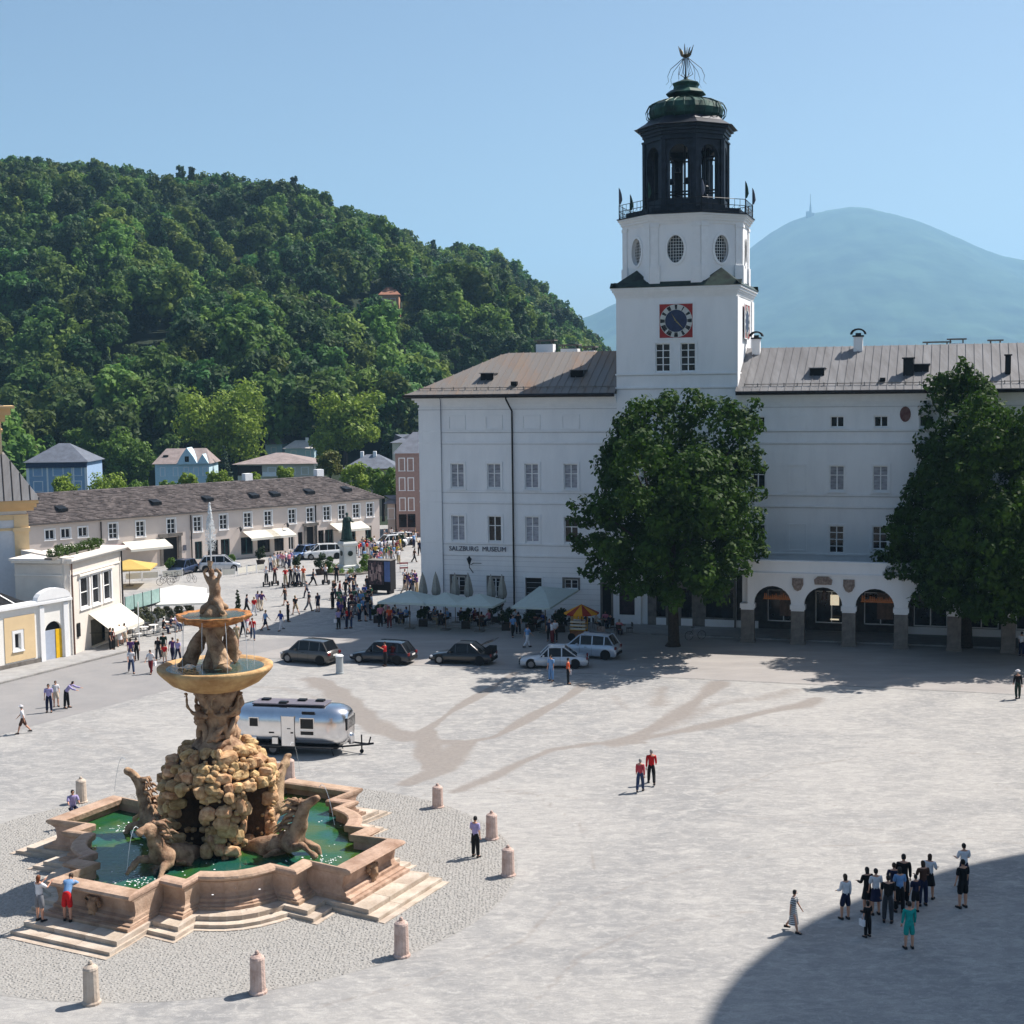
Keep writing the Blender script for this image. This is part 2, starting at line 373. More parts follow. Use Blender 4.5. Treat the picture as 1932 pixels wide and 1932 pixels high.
# flush stone edging between road and square
edge = MB()
e0, e1 = FW(-14.5,-19.9), FW(75,-19.9); me = MB().box(.01, 1.19, 0, .28, -.05, .010).mesh('edging_stone'); me.materials.append(M_KERB)
pk = struct(obj('road_edging', MB().box(0, (e1-e0).length, .02, .26, -.05, .005), M_STONEG, None, tuple(e0), FA))
for i in range(74): link('edging_stone', me, pk, (i*1.2, 0, 0), 0)

# ------------------------------------------------------------------ windows (shared builder)
def window_mesh(wd, h, cols, rows, glassmat, name_pad=0, trim=.16, depth=.18, rows_split=None, tmat=None, sill=True):
    """surround, frame, pane meshes centred on x=0 with the sill at z=0; the wall face is y=0"""
    tr = MB(); hw = wd/2
    tr.box(-hw-trim, -hw, -.05, depth, -trim*.6, h+trim); tr.box(hw, hw+trim, -.05, depth, -trim*.6, h+trim)
    tr.box(-hw, hw, -.05, depth, h, h+trim)
    fr = MB(); t = .075; y0, y1 = depth-.09, depth-.02
    fr.box(-hw, -hw+t, y0, y1, 0, h); fr.box(hw-t, hw, y0, y1, 0, h); fr.box(-hw+t, hw-t, y0, y1, 0, t); fr.box(-hw+t, hw-t, y0, y1, h-t, h)
    for i in range(1, cols): x = -hw+wd*i/cols; fr.box(x-t*.55, x+t*.55, y0+.005, y1-.005, t, h-t)
    rs = rows_split or [j/rows for j in range(1, rows)]
    for k in rs: fr.box(-hw+t, hw-t, y0+.01, y1-.01, h*k-t*.4, h*k+t*.4)
    pn = MB().box(-hw+.01, hw-.01, y1+.003, y1+.02, .01, h-.01)
    sl = MB().box(-hw-trim-.05, hw+trim+.05, -.12, depth, -trim*.6-.08, -trim*.6) if sill else None
    ms = {}
    for k, mb_, mt in (('trim', tr, tmat or M_PLASTER2), ('frame', fr, M_WFRAME), ('pane', pn, glassmat), ('sill', sl, M_PLASTER2)):
        if mb_ is not None: me = mb_.mesh(k); me.materials.append(mt); ms[k] = me
    return ms
def put_window(ms, parent, loc, rz=0, name='window'):
    wn = link(name, ms['trim'], parent, loc, rz)
    link('frame', ms['frame'], wn); link('pane', ms['pane'], wn)
    if 'sill' in ms: link('sill', ms['sill'], wn)
    return wn

# ------------------------------------------------------------------ the palace, left wing
T0, T1 = 8.83, 18.33                      # tower from u=T0 to u=T1
UL = [-4.68,-1.5,1.71,5.0]; UR = [20.0,22.98,25.97,29.2,32.5,35.7,38.9,42.1,45.3,48.5,51.7,54.9,58.1]
wing = thing('museum_building', 'white four-storey museum wing left of the clock tower, behind the cafe parasols', 'building', (0,FY,0), FA)
holes = []
for u in UL: holes += [(u-.6,u+.6,10.9,12.93)]
for u in UL[:3] + [5.0]: holes += [(u-.6,u+.6,6.5,8.62)]
holes += [(1.08,2.46,0.1,3.58),(-5.35,-4.1,1.9,3.55),(-2.1,-.9,1.9,3.5),(4.35,5.55,2.75,3.55)]
wl = MB().wall_open(-7.95, T0, 0, 18.5, 0, .45, holes)
wl.box(-7.95, -7.5, .451, 12, 0, 18.5); wl.box(-7.499, T0, 11.55, 12, 0, 18.5)
obj('wall', wl, M_PLASTER, wing)
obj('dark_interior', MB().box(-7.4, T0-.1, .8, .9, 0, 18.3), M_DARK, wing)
st = MB()
for z in (17.45,15.58,14.62,10.62,9.72,6.33,5.38): st.box(-8.03, T0-.01, -.07, -.001, z-.07, z+.07)
obj('string_course', st, M_PLASTER2, wing)
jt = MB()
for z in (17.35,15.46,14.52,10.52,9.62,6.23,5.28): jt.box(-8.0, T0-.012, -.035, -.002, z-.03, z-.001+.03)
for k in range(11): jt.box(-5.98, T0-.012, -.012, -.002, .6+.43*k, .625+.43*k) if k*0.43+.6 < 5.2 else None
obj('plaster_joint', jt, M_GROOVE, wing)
obj('corner_pilaster', MB().box(-8.0, -6.05, -.055, -.004, 0, 17.3), M_PLASTER, wing)
cn = MB()
for k, (d, z0, z1) in enumerate([(.12,17.75,17.95),(.28,17.95,18.15),(.48,18.15,18.36),(.7,18.36,18.5)]): cn.box(-7.95-d, T0-.01, -d, .4, z0, z1)
obj('cornice', cn, M_PLASTER2, wing)
wmid = window_mesh(1.16, 2.0, 2, 2, M_BLIND, rows_split=[.6]); wlow = window_mesh(1.16, 2.1, 2, 2, M_GLASS, rows_split=[.62])
wmidD = window_mesh(1.16, 2.0, 2, 2, M_GLASS, rows_split=[.6]); wlowB = window_mesh(1.16, 2.1, 2, 2, M_BLIND, rows_split=[.62])
for i, u in enumerate(UL): put_window(wmid if i != 1 else wmid, wing, (u, 0, 10.92))
for i, u in enumerate(UL): put_window(wlow if i in (1,3) else wlowB, wing, (u, 0, 6.51))
bl = MB().box(-.62, .62, -.022, .0, 0, .95); bl2 = MB()
bm_ = MB().box(-.78,-.62,-.05,-.003,-.1,1.08).box(.62,.78,-.05,-.003,-.1,1.08).box(-.62,.62,-.05,-.003,.95,1.08).box(-.62,.62,-.05,-.003,-.1,0)
mbl = bm_.mesh('blind_window'); mbl.materials.append(M_PLASTER2)
for u in UL + [8.05]: link('blind_window', mbl, wing, (u, 0, 15.8)) if u < 8 else None
wg = window_mesh(1.2, 1.62, 2, 1, M_GLASS, tmat=M_STONEG); wg2 = window_mesh(1.15, .78, 2, 1, M_GLASS, tmat=M_STONEG)
put_window(wg, wing, (-4.72,0,1.91)); put_window(wg, wing, (-1.5,0,1.89)); put_window(wg2, wing, (4.95,0,2.76))
dr = obj('door', MB().box(1.1,2.44,.25,.32,.1,3.56), mat('dark_door_wood',(.02,.018,.016),.6,var=.2), wing)
obj('door_frame', MB().box(.93,1.08,-.05,.3,.1,3.72).box(2.46,2.61,-.05,.3,.1,3.72).box(1.08,2.46,-.05,.3,3.58,3.72), M_PLASTER2, wing)
# hipped sheet metal roof, laid in panels
def roof_panels(parent, x0, x1, y0, y1, z0, z1, step, hip=None, m=M_ROOF, yh=None):
    """front slope from the eave (y0,z0) to the ridge (y1,z1) in standing-seam panels"""
    n = int((x1-x0)/step); st_ = (x1-x0)/n; L_ = math.hypot(y1-y0, z1-z0)
    full = None
    for i in range(n):
        a = x0+i*st_; b = a+st_
        def rise(x): return 1.0 if hip is None else max(0.02, min(1, (x-x0)/hip))
        ra, rb = rise(a), rise(b)
        mb = MB()
        def P(x, t, o): return (x-a, y0+(y1-y0)*t - (z1-z0)/L_*o, z0+(z1-z0)*t + (y1-y0)/L_*o)
        e = .02
        if full is not None and ra == rb == 1: link('roof_panel', full, parent, (a,0,0)); continue
        mb.add([P(a,0,0),P(b-e,0,0),P(b-e,rb,0),P(a,ra,0),P(a,0,.05),P(b-e,0,.05),P(b-e,rb,.05),P(a,ra,.05)],
               [(0,3,2,1),(4,5,6,7),(0,1,5,4),(1,2,6,5),(2,3,7,6),(3,0,4,7)])
        mb.add([P(a-.015,0,.05),P(a+.035,0,.05),P(a+.035,ra,.05),P(a-.015,ra,.05),P(a-.015,0,.11),P(a+.035,0,.11),P(a+.035,ra,.11),P(a-.015,ra,.11)],
               [(0,3,2,1),(4,5,6,7),(0,1,5,4),(1,2,6,5),(2,3,7,6),(3,0,4,7)])
        me = mb.mesh('roof_panel'); me.materials.append(m)
        if ra == rb == 1: full = me
        link('roof_panel', me, parent, (a,0,0))
RZ = 22.0
roof_panels(wing, -8.85, T0-.02, -.85, 6, 18.52, RZ, .62, hip=6.6, m=M_ROOFRUST)
rf = MB(); rf.add([(-8.85,-.85,18.52),(T0,-.85,18.52),(T0,6,RZ),(-2.25,6,RZ),(-8.85,12.85,18.52),(T0,12.85,18.52)], [(0,1,2,3),(3,2,5,4),(0,3,4)])
rf.add([(-8.85,-.85,18.5),(T0,-.85,18.5),(T0,12.85,18.5),(-8.85,12.85,18.5)], [(3,2,1,0)])
obj('roof', rf, M_ROOF, wing)
obj('gutter', MB().tube([(-9.0,-.95,18.5),(T0-.03,-.95,18.5)], .11, 8), M_GUTTER, wing)
obj('gutter_board', MB().box(-8.86, T0-.03, -.84, -.78, 18.3, 18.5), M_GUTTER, wing)
sg = MB()
for k in range(17): sg.box(-7.9+k*1.0, -7.84+k*1.0, -.1, -.04, 18.92, 19.2) 
sg.tube([(-7.9,-.07,19.12),(T0-.2,-.07,19.12)], .03, 5)
obj('snow_guard', sg, M_STONEG, wing)
dp = MB().tube([(-.12,-.95,18.45),(-.12,-.95,18.2),(.14,-.16,17.2),(.14,-.16,.1)], .075, 8)
obj('downpipe', dp, M_GUTTER, wing)
obj('downpipe', MB().tube([(-5.9,-.9,18.45),(-5.9,-.5,18.2),(-6.02,-.1,17.7),(-6.02,-.1,.1)], .035, 6), mat('grey_pipe', srgb(120,125,140), .6, var=.1), wing)
def dormer(parent, x, t, wd=1.1, y0=-.85, z0=18.52, y1=6, z1=RZ, dark=True):
    y = y0+(y1-y0)*t; z = z0+(z1-z0)*t; sl = (z1-z0)/(y1-y0)
    mb = MB(); h = .62; dpt = h/sl*.9
    mb.add([(-wd/2,0,0),(wd/2,0,0),(wd/2,0,h),(-wd/2,0,h),(-wd/2,dpt,dpt*sl),(wd/2,dpt,dpt*sl)], [(0,3,4),(1,5,2)])
    mb.box(-wd/2-.1, wd/2+.1, -.14, dpt*1.02, h, h+.06)
    d = obj('dormer', mb, M_ROOF, parent, (x,y,z))
    obj('dormer_opening', MB().box(-wd/2, wd/2, .0, .04, 0, h), M_DARK, d)
dormer(wing, -2.45, .33); dormer(wing, 5.15, .37)
obj('roof_vent', MB().box(-.25,.25,-.1,.3,0,.3), M_IRON, wing, (.2,.35,19.3))
def chimney(parent, x, y, z0, z1, wx, wy, cap='flat', m=M_PLASTER):
    c = obj('chimney', MB().box(-wx/2,wx/2,-wy/2,wy/2,z0,z1), m, parent, (x,y,0))
    if cap == 'flat':
        mb = MB().box(-wx/2-.15,wx/2+.15,-wy/2-.1,wy/2+.1,z1+.28,z1+.38)
        for sx in (-1,1):
            for sy in (-1,1): mb.box(sx*wx*.4-.05,sx*wx*.4+.05,sy*wy*.35-.05,sy*wy*.35+.05,z1,z1+.28)
        obj('chimney_cap', mb, M_STONEG, c)
    else:
        mb = MB(); k = 8
        for j in range(k):
            a0, a1 = PI-PI*j/k, PI-PI*(j+1)/k; R = wx*.66
            for r0, r1 in ((R, R+.16),):
                mb.add([(r0*math.cos(a0),-wy*.55,z1+.2+r0*math.sin(a0)*.75),(r0*math.cos(a1),-wy*.55,z1+.2+r0*math.sin(a1)*.75),
                        (r1*math.cos(a1),-wy*.55,z1+.2+r1*math.sin(a1)*.75),(r1*math.cos(a0),-wy*.55,z1+.2+r1*math.sin(a0)*.75),
                        (r0*math.cos(a0),wy*.55,z1+.2+r0*math.sin(a0)*.75),(r0*math.cos(a1),wy*.55,z1+.2+r0*math.sin(a1)*.75),
                        (r1*math.cos(a1),wy*.55,z1+.2+r1*math.sin(a1)*.75),(r1*math.cos(a0),wy*.55,z1+.2+r1*math.sin(a0)*.75)],
                       [(0,1,2,3),(7,6,5,4),(0,4,5,1),(3,2,6,7)])
        mb.box(-wx*.62,wx*.62,-wy*.6,wy*.6,z1+.0,z1+.12); mb.box(-wx*.3,wx*.3,-wy*.3,wy*.3,z1+.12,z1+.3)
        obj('chimney_cap', mb, M_IRON, c)
    return c
chimney(wing, 1.0, 7.2, 20.5, 22.75, 1.5, .9); chimney(wing, 2.9, 8.2, 20.5, 22.35, 1.5, .9); chimney(wing, 4.6, 8.2, 20.5, 22.15, 1.0, .9)
# lettering on the wall
def text_mesh(s, size, ext=.02, align='LEFT'):
    cu = bpy.data.curves.new('lettering', 'FONT'); cu.body = s; cu.size = size; cu.extrude = ext; cu.align_x = align; cu.resolution_u = 2
    ob = bpy.data.objects.new('tmp', cu); COL.objects.link(ob)
    dg = bpy.context.evaluated_depsgraph_get(); me = bpy.data.meshes.new_from_object(ob.evaluated_get(dg))
    bpy.data.objects.remove(ob); me.name = 'lettering'; return me
M_LETTER = mat('grey_metal_letters', srgb(98,100,112), .5, .3, var=.1)
tm = text_mesh('SALZBURG  MUSEUM', .56, .03); tm.transform(Matrix.Scale(4.95/max(v.co.x for v in tm.vertices), 4, (1,0,0)))
lt = obj('lettering', tm, M_LETTER, wing, (-5.5,-.06,5.68)); lt.rotation_euler = (PI/2,0,0)
# ------------------------------------------------------------------ the clock tower
TC = (T0+T1)/2; TW = (T1-T0)/2
tw = thing('bell_tower', 'tall white clock tower with dark open belfry and green onion dome', 'tower', tuple(FW(TC, TW-.06)), FA)
A = TW                                     # apothem of the square and of the octagon
CT, CB = 25.5, 22.8                        # clock
wx = [(-1.02,.585),(.97,.59)]
hl = [(x-h, x+h, 20.2, 22.4) for x, h in wx]
body = MB().wall_open(-A, A, 0, 26.1, -A, -A+.5, hl)
body.box(-A, -A+.5, -A+.501, A, 0, 26.1); body.box(A-.5, A, -A+.501, A, 0, 26.1); body.box(-A+.501, A-.501, A-.5, A, 0, 26.1)
obj('wall', body, M_PLASTER, tw)
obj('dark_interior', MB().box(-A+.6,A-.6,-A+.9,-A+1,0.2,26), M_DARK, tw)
s_ = MB()
for z in (20.02, 18.95):
    for d, h in ((.09,.06),): s_.box(-A-d,A+d,-A-d,A+d,z-h,z+h)
s_.box(-A-.05,A+.05,-A-.05,A+.05,26.0,26.1)
obj('string_course', s_, M_PLASTER2, tw)
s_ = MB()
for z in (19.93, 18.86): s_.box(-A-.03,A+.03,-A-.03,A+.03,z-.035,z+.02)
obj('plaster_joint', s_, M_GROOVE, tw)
c_ = MB()
for d, z0, z1 in ((.08,26.1,26.25),(.16,26.25,26.42),(.26,26.42,26.62),(.36,26.62,26.78)): c_.box(-A-d,A+d,-A-d,A+d,z0,z1)
obj('cornice', c_, M_PLASTER2, tw)
# corner pilaster on the lit right side
obj('corner_pilaster', MB().box(A+.001,A+.1,-A-.04,-A+1.3,17.5,25.9), M_PLASTER2, tw); obj('corner_pilaster', MB().box(A+.001,A+.1,A-1.3,A,17.5,25.9), M_PLASTER2, tw)
for (x, h) in wx:
    ms = window_mesh(h*2, 2.2, 2, 1, M_GLASS, rows_split=[.25,.5,.75], trim=.13)
    fr = MB(); 
    ms2 = dict(ms); put_window(ms2, tw, (x, -A, 20.2))
def octo(ap, z, n=8):
    r = ap/math.cos(PI/8); return [(r*math.cos(PI/8+2*PI*k/8), r*math.sin(PI/8+2*PI*k/8), z) for k in range(8)]
# copper skirt over the four corners
sk = MB(); E_ = A+.42; b0 = [(-E_,-E_,26.79),(E_,-E_,26.79),(E_,E_,26.79),(-E_,E_,26.79)]
oc = octo(A+.02, 27.25); ocT = octo(A-.9, 28.6)
# order octo: k=0 at 22.5deg
sk.add([(-E_,-E_,26.79),(E_,-E_,26.79),(E_,-A,27.2),(-E_,-A,27.2)], [(0,1,2,3)])
sk.add([(E_,-E_,26.79),(E_,E_,26.79),(A,E_,27.2),(A,-E_,27.2)], [(0,1,2,3)])
sk.add([(E_,E_,26.79),(-E_,E_,26.79),(-E_,A,27.2),(E_,A,27.2)], [(0,1,2,3)])
sk.add([(-E_,E_,26.79),(-E_,-E_,26.79),(-A,-E_,27.2),(-A,E_,27.2)], [(0,1,2,3)])
h8 = A*math.tan(PI/8)
for sx in (-1,1):
    for sy in (-1,1):
        m_ = (sx*(A+h8)/2*1.0, sy*(A+h8)/2*1.0, 28.25)
        p0 = (sx*E_, sy*E_, 26.8); p1 = (sx*h8*.95, sy*E_, 26.8); p2_ = (sx*E_, sy*h8*.95, 26.8)
        q1 = (sx*h8, sy*A, 27.12); q2 = (sx*A, sy*h8, 27.12)
        sk.add([p0,p1,p2_,m_,q1,q2], [(0,1,3),(0,3,2),(1,4,3),(2,3,5)] if sx*sy < 0 else [(0,3,1),(0,2,3),(1,3,4),(2,5,3)])
sk.box(-E_,E_,-E_,E_,26.77,26.80)
obj('copper_skirt', sk, M_COPPERDK, tw)
# octagonal storey
def octface(k): # centre direction of face k
    a = k*PI/4 - PI/2; return a
def ellipse(rx, rz, cz, n=20): return [(rx*math.cos(2*PI*i/n), cz+rz*math.sin(2*PI*i/n)) for i in range(n)]
oz0, oz1 = 27.0, 32.15
ofm = MB(); hw = h8
n = 28; el = ellipse(.66, 1.06, 29.68, n)
# wall face with an oval hole: ring between ellipse and rectangle
def ringface(mb, hw, z0, z1, el, y, depth):
    n = len(el); rect = []
    cz = sum(p[1] for p in el)/n
    for (x, z) in el:
        dx, dz = x, z-cz
        t = min((hw/abs(dx)) if abs(dx) > 1e-6 else 1e9, ((z1-cz)/dz if dz > 1e-6 else ((z0-cz)/dz if dz < -1e-6 else 1e9)))
        rect.append([dx*t, cz+dz*t])
    # snap corners
    for cx_, cz_ in ((hw,z1),(-hw,z1),(-hw,z0),(hw,z0)):
        i = min(range(n), key=lambda i: (rect[i][0]-cx_)**2+(rect[i][1]-cz_)**2); rect[i] = [cx_, cz_]
    vs = [(p[0],y,p[1]) for p in el] + [(p[0],y,p[1]) for p in rect] + [(p[0],y+depth,p[1]) for p in el]
    mb.add(vs, [(n+i, n+(i+1)%n, (i+1)%n, i)[::-1] for i in range(n)] + [(i,(i+1)%n,2*n+(i+1)%n,2*n+i) for i in range(n)])
ringface(ofm, hw, oz0, oz1, el, 0, .4)
me_w = ofm.mesh('drum_wall'); me_w.materials.append(M_PLASTER)
rim = MB(); e2 = ellipse(.86, 1.26, 29.68, n)
rim.add([(p[0],-.07,p[1]) for p in el]+[(p[0],-.07,p[1]) for p in e2]+[(p[0],0.01,p[1]) for p in e2]+[(p[0],.1,p[1]) for p in el],
        [(n+i,i,(i+1)%n,n+(i+1)%n) for i in range(n)]+[(2*n+i,n+i,n+(i+1)%n,2*n+(i+1)%n) for i in range(n)]+[(i,3*n+i,3*n+(i+1)%n,(i+1)%n) for i in range(n)])
me_r = rim.mesh('oval_window'); me_r.materials.append(M_PLASTER2)
gl = MB(); gl.add([(p[0],.3,p[1]) for p in el], [tuple(range(n))]); me_g = gl.mesh('pane'); me_g.materials.append(M_GLASS)
gr = MB()
for i in range(1,6):
    x = -.66+1.32*i/6; q = 1.06*math.sqrt(max(0,1-(x/.66)**2)); gr.box(x-.012,x+.012,.24,.27,29.68-q,29.68+q)
for i in range(1,9):
    z = -1.06+2.12*i/9; q = .66*math.sqrt(max(0,1-(z/1.06)**2)); gr.box(-q,q,.245,.275,29.68+z-.012,29.68+z+.012)
me_gr = gr.mesh('lattice'); me_gr.materials.append(M_WFRAME)
pil = MB().box(-hw+.02,-hw+.62,-.09,-.004,27.1,31.6).box(hw-.62,hw-.02,-.09,-.004,27.1,31.6).box(-hw-.05,-hw+.75,-.16,-.003,27.0,28.45).box(hw-.75,hw+.05,-.16,-.003,27.0,28.45).box(-hw-.03,-hw+.7,-.14,-.003,31.4,31.62).box(hw-.7,hw+.03,-.14,-.003,31.4,31.62)
pils = []
for sx in (-1,1):
    q_ = MB()
    for (xa,xb,y,z0,z1) in ((hw-.62,hw-.02,-.09,27.1,31.6),(hw-.75,hw+.05,-.16,27.0,28.45),(hw-.7,hw+.03,-.14,31.4,31.62)): q_.box(min(sx*xa,sx*xb),max(sx*xa,sx*xb),y,-.004,z0,z1)
    q_ = q_.mesh('pilaster'); q_.materials.append(M_PLASTER2); pils.append(q_)
for k in range(8):
    a = k*PI/4; loc = (A*math.sin(a), -A*math.cos(a), 0)
    wf = link('drum_wall', me_w, tw, loc, a)
    link('pilaster', pils[0], tw, loc, a); link('pilaster', pils[1], tw, loc, a)
    ow = link('oval_window', me_r, tw, loc, a); link('pane', me_g, ow); link('lattice', me_gr, ow)
oc_ = MB()
for d, z0, z1 in ((.08,31.62,31.85),(.2,31.85,32.05),(.3,32.05,32.22),(.42,32.22,32.36)):
    p = octo(A+d, 0); oc_.prism(p, z0, z1)
obj('drum_cornice', oc_, M_PLASTER2, tw)
fl = MB(); fl.prism(octo(A+.5,0), 32.365, 32.44); fl.prism(octo(A-.2,0), 32.442, 32.9)
obj('gallery_floor', fl, M_LANTERN, tw)
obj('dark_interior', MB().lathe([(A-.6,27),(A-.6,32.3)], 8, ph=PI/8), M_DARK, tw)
# railing round the gallery and flags
rg = octo(A+.3, 32.44)
for k in range(8):
    a, b = Vector(rg[k]), Vector(rg[(k+1)%8]); mb = MB()
    for h in (.12,.62,1.1): mb.bar(a+Vector((0,0,h)), b+Vector((0,0,h)), .028, 5)
    nn = 8
    for i in range(nn+1):
        p = a.lerp(b, i/nn); mb.bar(p, p+Vector((0,0,1.1)), .018 if i not in (0,nn) else .045, 4)
    for i in range(nn): mb.bar(a.lerp(b,i/nn)+Vector((0,0,.12)), a.lerp(b,(i+1)/nn)+Vector((0,0,.62)), .012, 4)
    obj('gallery_railing', mb, M_IRON, tw)
for k in (0,1,2,3,4,5,6,7):
    p = Vector(rg[k]); pole = obj('flag_pole', MB().bar((0,0,0),(0,0,2.5),.03,6), M_IRON, tw, tuple(p))
    obj('furled_flag', MB().tube([(0.05,0,2.4),(.09,.02,2.0),(.12,.03,1.55),(.07,.02,1.2)],[.03,.11,.14,.05],7), [M_LETTER, M_COPPER][k%2], pole)
# lantern (belfry): piers, arches, bells
ZF = 1.038; zt = lambda z: CAMH + (z-CAMH)*ZF
lz0, lz1 = 32.9, 38.75; LA = 3.18; lh = LA*math.tan(PI/8)
zs0, zs1, zs2 = 33.75, 37.1, 37.95          # sill, springing, crown
ow_ = .80
fm = MB(); m_ = 10
arc = [(ow_*math.cos(PI*i/m_), zs1+(zs2-zs1)*math.sin(PI*i/m_)) for i in range(m_+1)]
for y0, y1 in ((0,.42),):
    fm.box(-lh,-ow_,y0,y1,zs0,zs1); fm.box(ow_,lh,y0,y1,zs0,zs1); fm.box(-lh,lh,y0,y1,lz0,zs0)
    for i in range(m_):
        (xa,za),(xb,zb) = arc[i],arc[i+1]
        fm.add([(xa,y0,za),(xb,y0,zb),(xb,y0,lz1),(xa,y0,lz1),(xa,y1,za),(xb,y1,zb),(xb,y1,lz1),(xa,y1,lz1)],
               [(0,1,2,3)[::-1],(4,5,6,7),(0,4,5,1)[::-1]][::-1])
    fm.box(-lh,-ow_,y0,y1,zs1,lz1); fm.box(ow_,lh,y0,y1,zs1,lz1)
me_l = fm.mesh('belfry_arch'); me_l.materials.append(M_LANTERN)
pb = MB().box(-lh-.05,-lh+.28,-.12,-.004,lz0,lz1-.4).box(lh-.28,lh+.05,-.12,-.004,lz0,lz1-.4).box(-lh-.1,lh+.1,-.16,-.005,lz1-.4,lz1-.25).box(-ow_-.12,-ow_,-.06,-.004,zs0,zs1).box(ow_,ow_+.12,-.06,-.004,zs0,zs1).box(-lh-.08,lh+.08,-.18,-.005,lz0,lz0+.35)
me_pb = pb.mesh('belfry_pilaster'); me_pb.materials.append(M_LANTERN)
for k in range(8):
    a = k*PI/4; loc = (LA*math.sin(a), -LA*math.cos(a), 0)
    link('belfry_arch', me_l, tw, loc, a); link('belfry_pilaster', me_pb, tw, loc, a)
cp = MB()
for ap, z0, z1 in ((LA+.12,lz1,lz1+.25),(LA+.24,lz1+.25,lz1+.5),(LA+.44,lz1+.5,lz1+.72)): cp.prism(octo(ap,0), z0, z1)
cp.lathe([( (LA+.75)/math.cos(PI/8),lz1+.72),((LA+.52)/math.cos(PI/8),lz1+.8),((LA-.1)/math.cos(PI/8),lz1+1.2),((LA-.45)/math.cos(PI/8),zt(39.5))], 8, ph=PI/8)
obj('belfry_cornice', cp, M_LANTERN, tw)
bc = MB().prism(octo(LA-.35,0), 38.2, 38.6); obj('belfry_ceiling', bc, M_LANTERN, tw)
def bell(r, x, y, z):
    o = obj('bell', MB().lathe([(r*1.05,0),(r,.05*r),(r*.75,.5*r),(r*.62,1.1*r),(r*.5,1.35*r),(r*.15,1.5*r)],14), M_GILT if False else M_LANTERN, tw, (x,y,z), smooth=True)
    return o
frm = MB()
for z in (34.6,37.2):
    frm.bar((-2.4,-.6,z),(2.4,-.6,z),.07,5); frm.bar((-2.4,1.2,z),(2.4,1.2,z),.07,5)
for x in (-1.6,0,1.6):
    for y in (-.6,1.2): frm.bar((x,y,33),(x,y,38.2),.09,5)
obj('bell_frame', frm, M_LANTERN, tw)
for i,(x,y,z,r) in enumerate([(-1.5,-.6,33.7,.42),(-.5,-.6,33.8,.34),(.7,-.6,33.6,.46),(1.7,-.6,33.8,.33),(-1.1,-.6,35.2,.3),(.2,-.6,35.2,.33),(1.3,1.2,35.1,.36),(-.3,1.2,33.7,.4),(1.0,-.6,36.5,.24),(-.9,1.2,36.4,.26),(-1.8,1.2,35.2,.3)]): bell(r,x,y,z)
# domes
k8 = 1/math.cos(PI/8)
z = [zt(v) for v in (39.35,39.7,40.15,40.55,40.85,41.05,41.2)]
prof = [(2.75,z[0]),(3.06,z[1]),(3.14,z[2]),(2.95,z[3]),(2.3,z[4]),(1.5,z[5]),(1.1,z[6])]
def gore(n=5):
    mb = MB(); 
    for j in range(len(prof)-1): pass
    vs = []; fs = []; m = 6
    for (r, zz) in prof:
        for i in range(m+1):
            a = -PI/8 + PI/4*i/m; rr = r*math.cos(PI/8)/math.cos(a)*(1+.035*math.cos(a*8*1.0)) if True else r
            vs.append((rr*math.sin(a), -rr*math.cos(a), zz))
    for j in range(len(prof)-1):
        for i in range(m): q = j*(m+1)+i; fs.append((q,q+1,q+m+2,q+m+1))
    mb.add(vs, fs)
    for i in (2,4): # standing ribs
        a = -PI/8+PI/4*i/m
        mb.tube([(r*1.03*math.sin(a),-r*1.03*math.cos(a),zz) for r, zz in prof], .035, 4)
    a = PI/8; mb.tube([(r*1.01*math.sin(a),-r*1.01*math.cos(a),zz) for r, zz in prof], .06, 5)
    return mb
gm = gore().mesh('dome_segment'); gm.materials.append(M_COPPER)
for k in range(8): link('dome_segment', gm, tw, (0,0,0), k*PI/4)
obj('dome_base', MB().lathe([(2.62*k8*1.06,zt(39.2)),(2.6*k8*1.06,zt(39.45)),(2.5,zt(39.5))],8,ph=PI/8), M_COPPERDK, tw)
up = MB().lathe([(.98*k8,zt(41.1)),(1.0*k8,zt(41.25)),(1.5*k8,zt(41.42)),(1.5*k8,zt(41.5)),(1.18*k8,zt(41.75)),(.95*k8,zt(41.85)),(.92*k8,zt(42.05)),(1.02*k8,zt(42.2)),(1.02*k8,zt(42.3)),(.5*k8,zt(42.5)),(.2,zt(42.62)),(.12,zt(42.8))],8,ph=PI/8)
obj('dome_lantern', up, M_COPPER, tw)
fb = MB()
zc = zt(44.35)
for k in range(6):
    a = 2*PI*k/6+.3; ca, sa = math.cos(a), math.sin(a)
    fb.tube([(.12*ca,.12*sa,zt(42.75)),(.55*ca,.55*sa,zt(43.0)),(.30*ca,.3*sa,zt(43.7)),(.2*ca,.2*sa,zc)], .028, 4)
for k in range(7):
    a = 2*PI*k/7; ca, sa = math.cos(a), math.sin(a)
    fb.tube([(.2*ca,.2*sa,zt(44.2)),(.7*ca,.7*sa,zt(43.8)),(1.25*ca,1.25*sa,zt(43.35)),(1.5*ca,1.5*sa,zt(42.8)),(1.42*ca,1.42*sa,zt(42.4)),(1.65*ca,1.65*sa,zt(42.15))], [.03,.028,.024,.02,.017,.01], 4)
fb.bar((0,0,zt(42.7)),(0,0,zc),.05,6)
obj('wire_finial', fb, M_IRON, tw)
cr = MB().lathe([(.16,zc-.1),(.36,zc),(.34,zc+.1),(.2,zc+.1)],10)
for k in range(8):
    a = 2*PI*k/8; ca, sa = math.cos(a), math.sin(a)
    cr.tube([(.34*ca,.34*sa,zc+.05),(.48*ca,.48*sa,zc+.45),(.62*ca,.62*sa,zc+.62 if k%2 else zc+.85)],[.07,.05,.015],4)
obj('crown', cr, mat('aged_gilding', (.16,.13,.08), .45, .7, var=.3), tw)
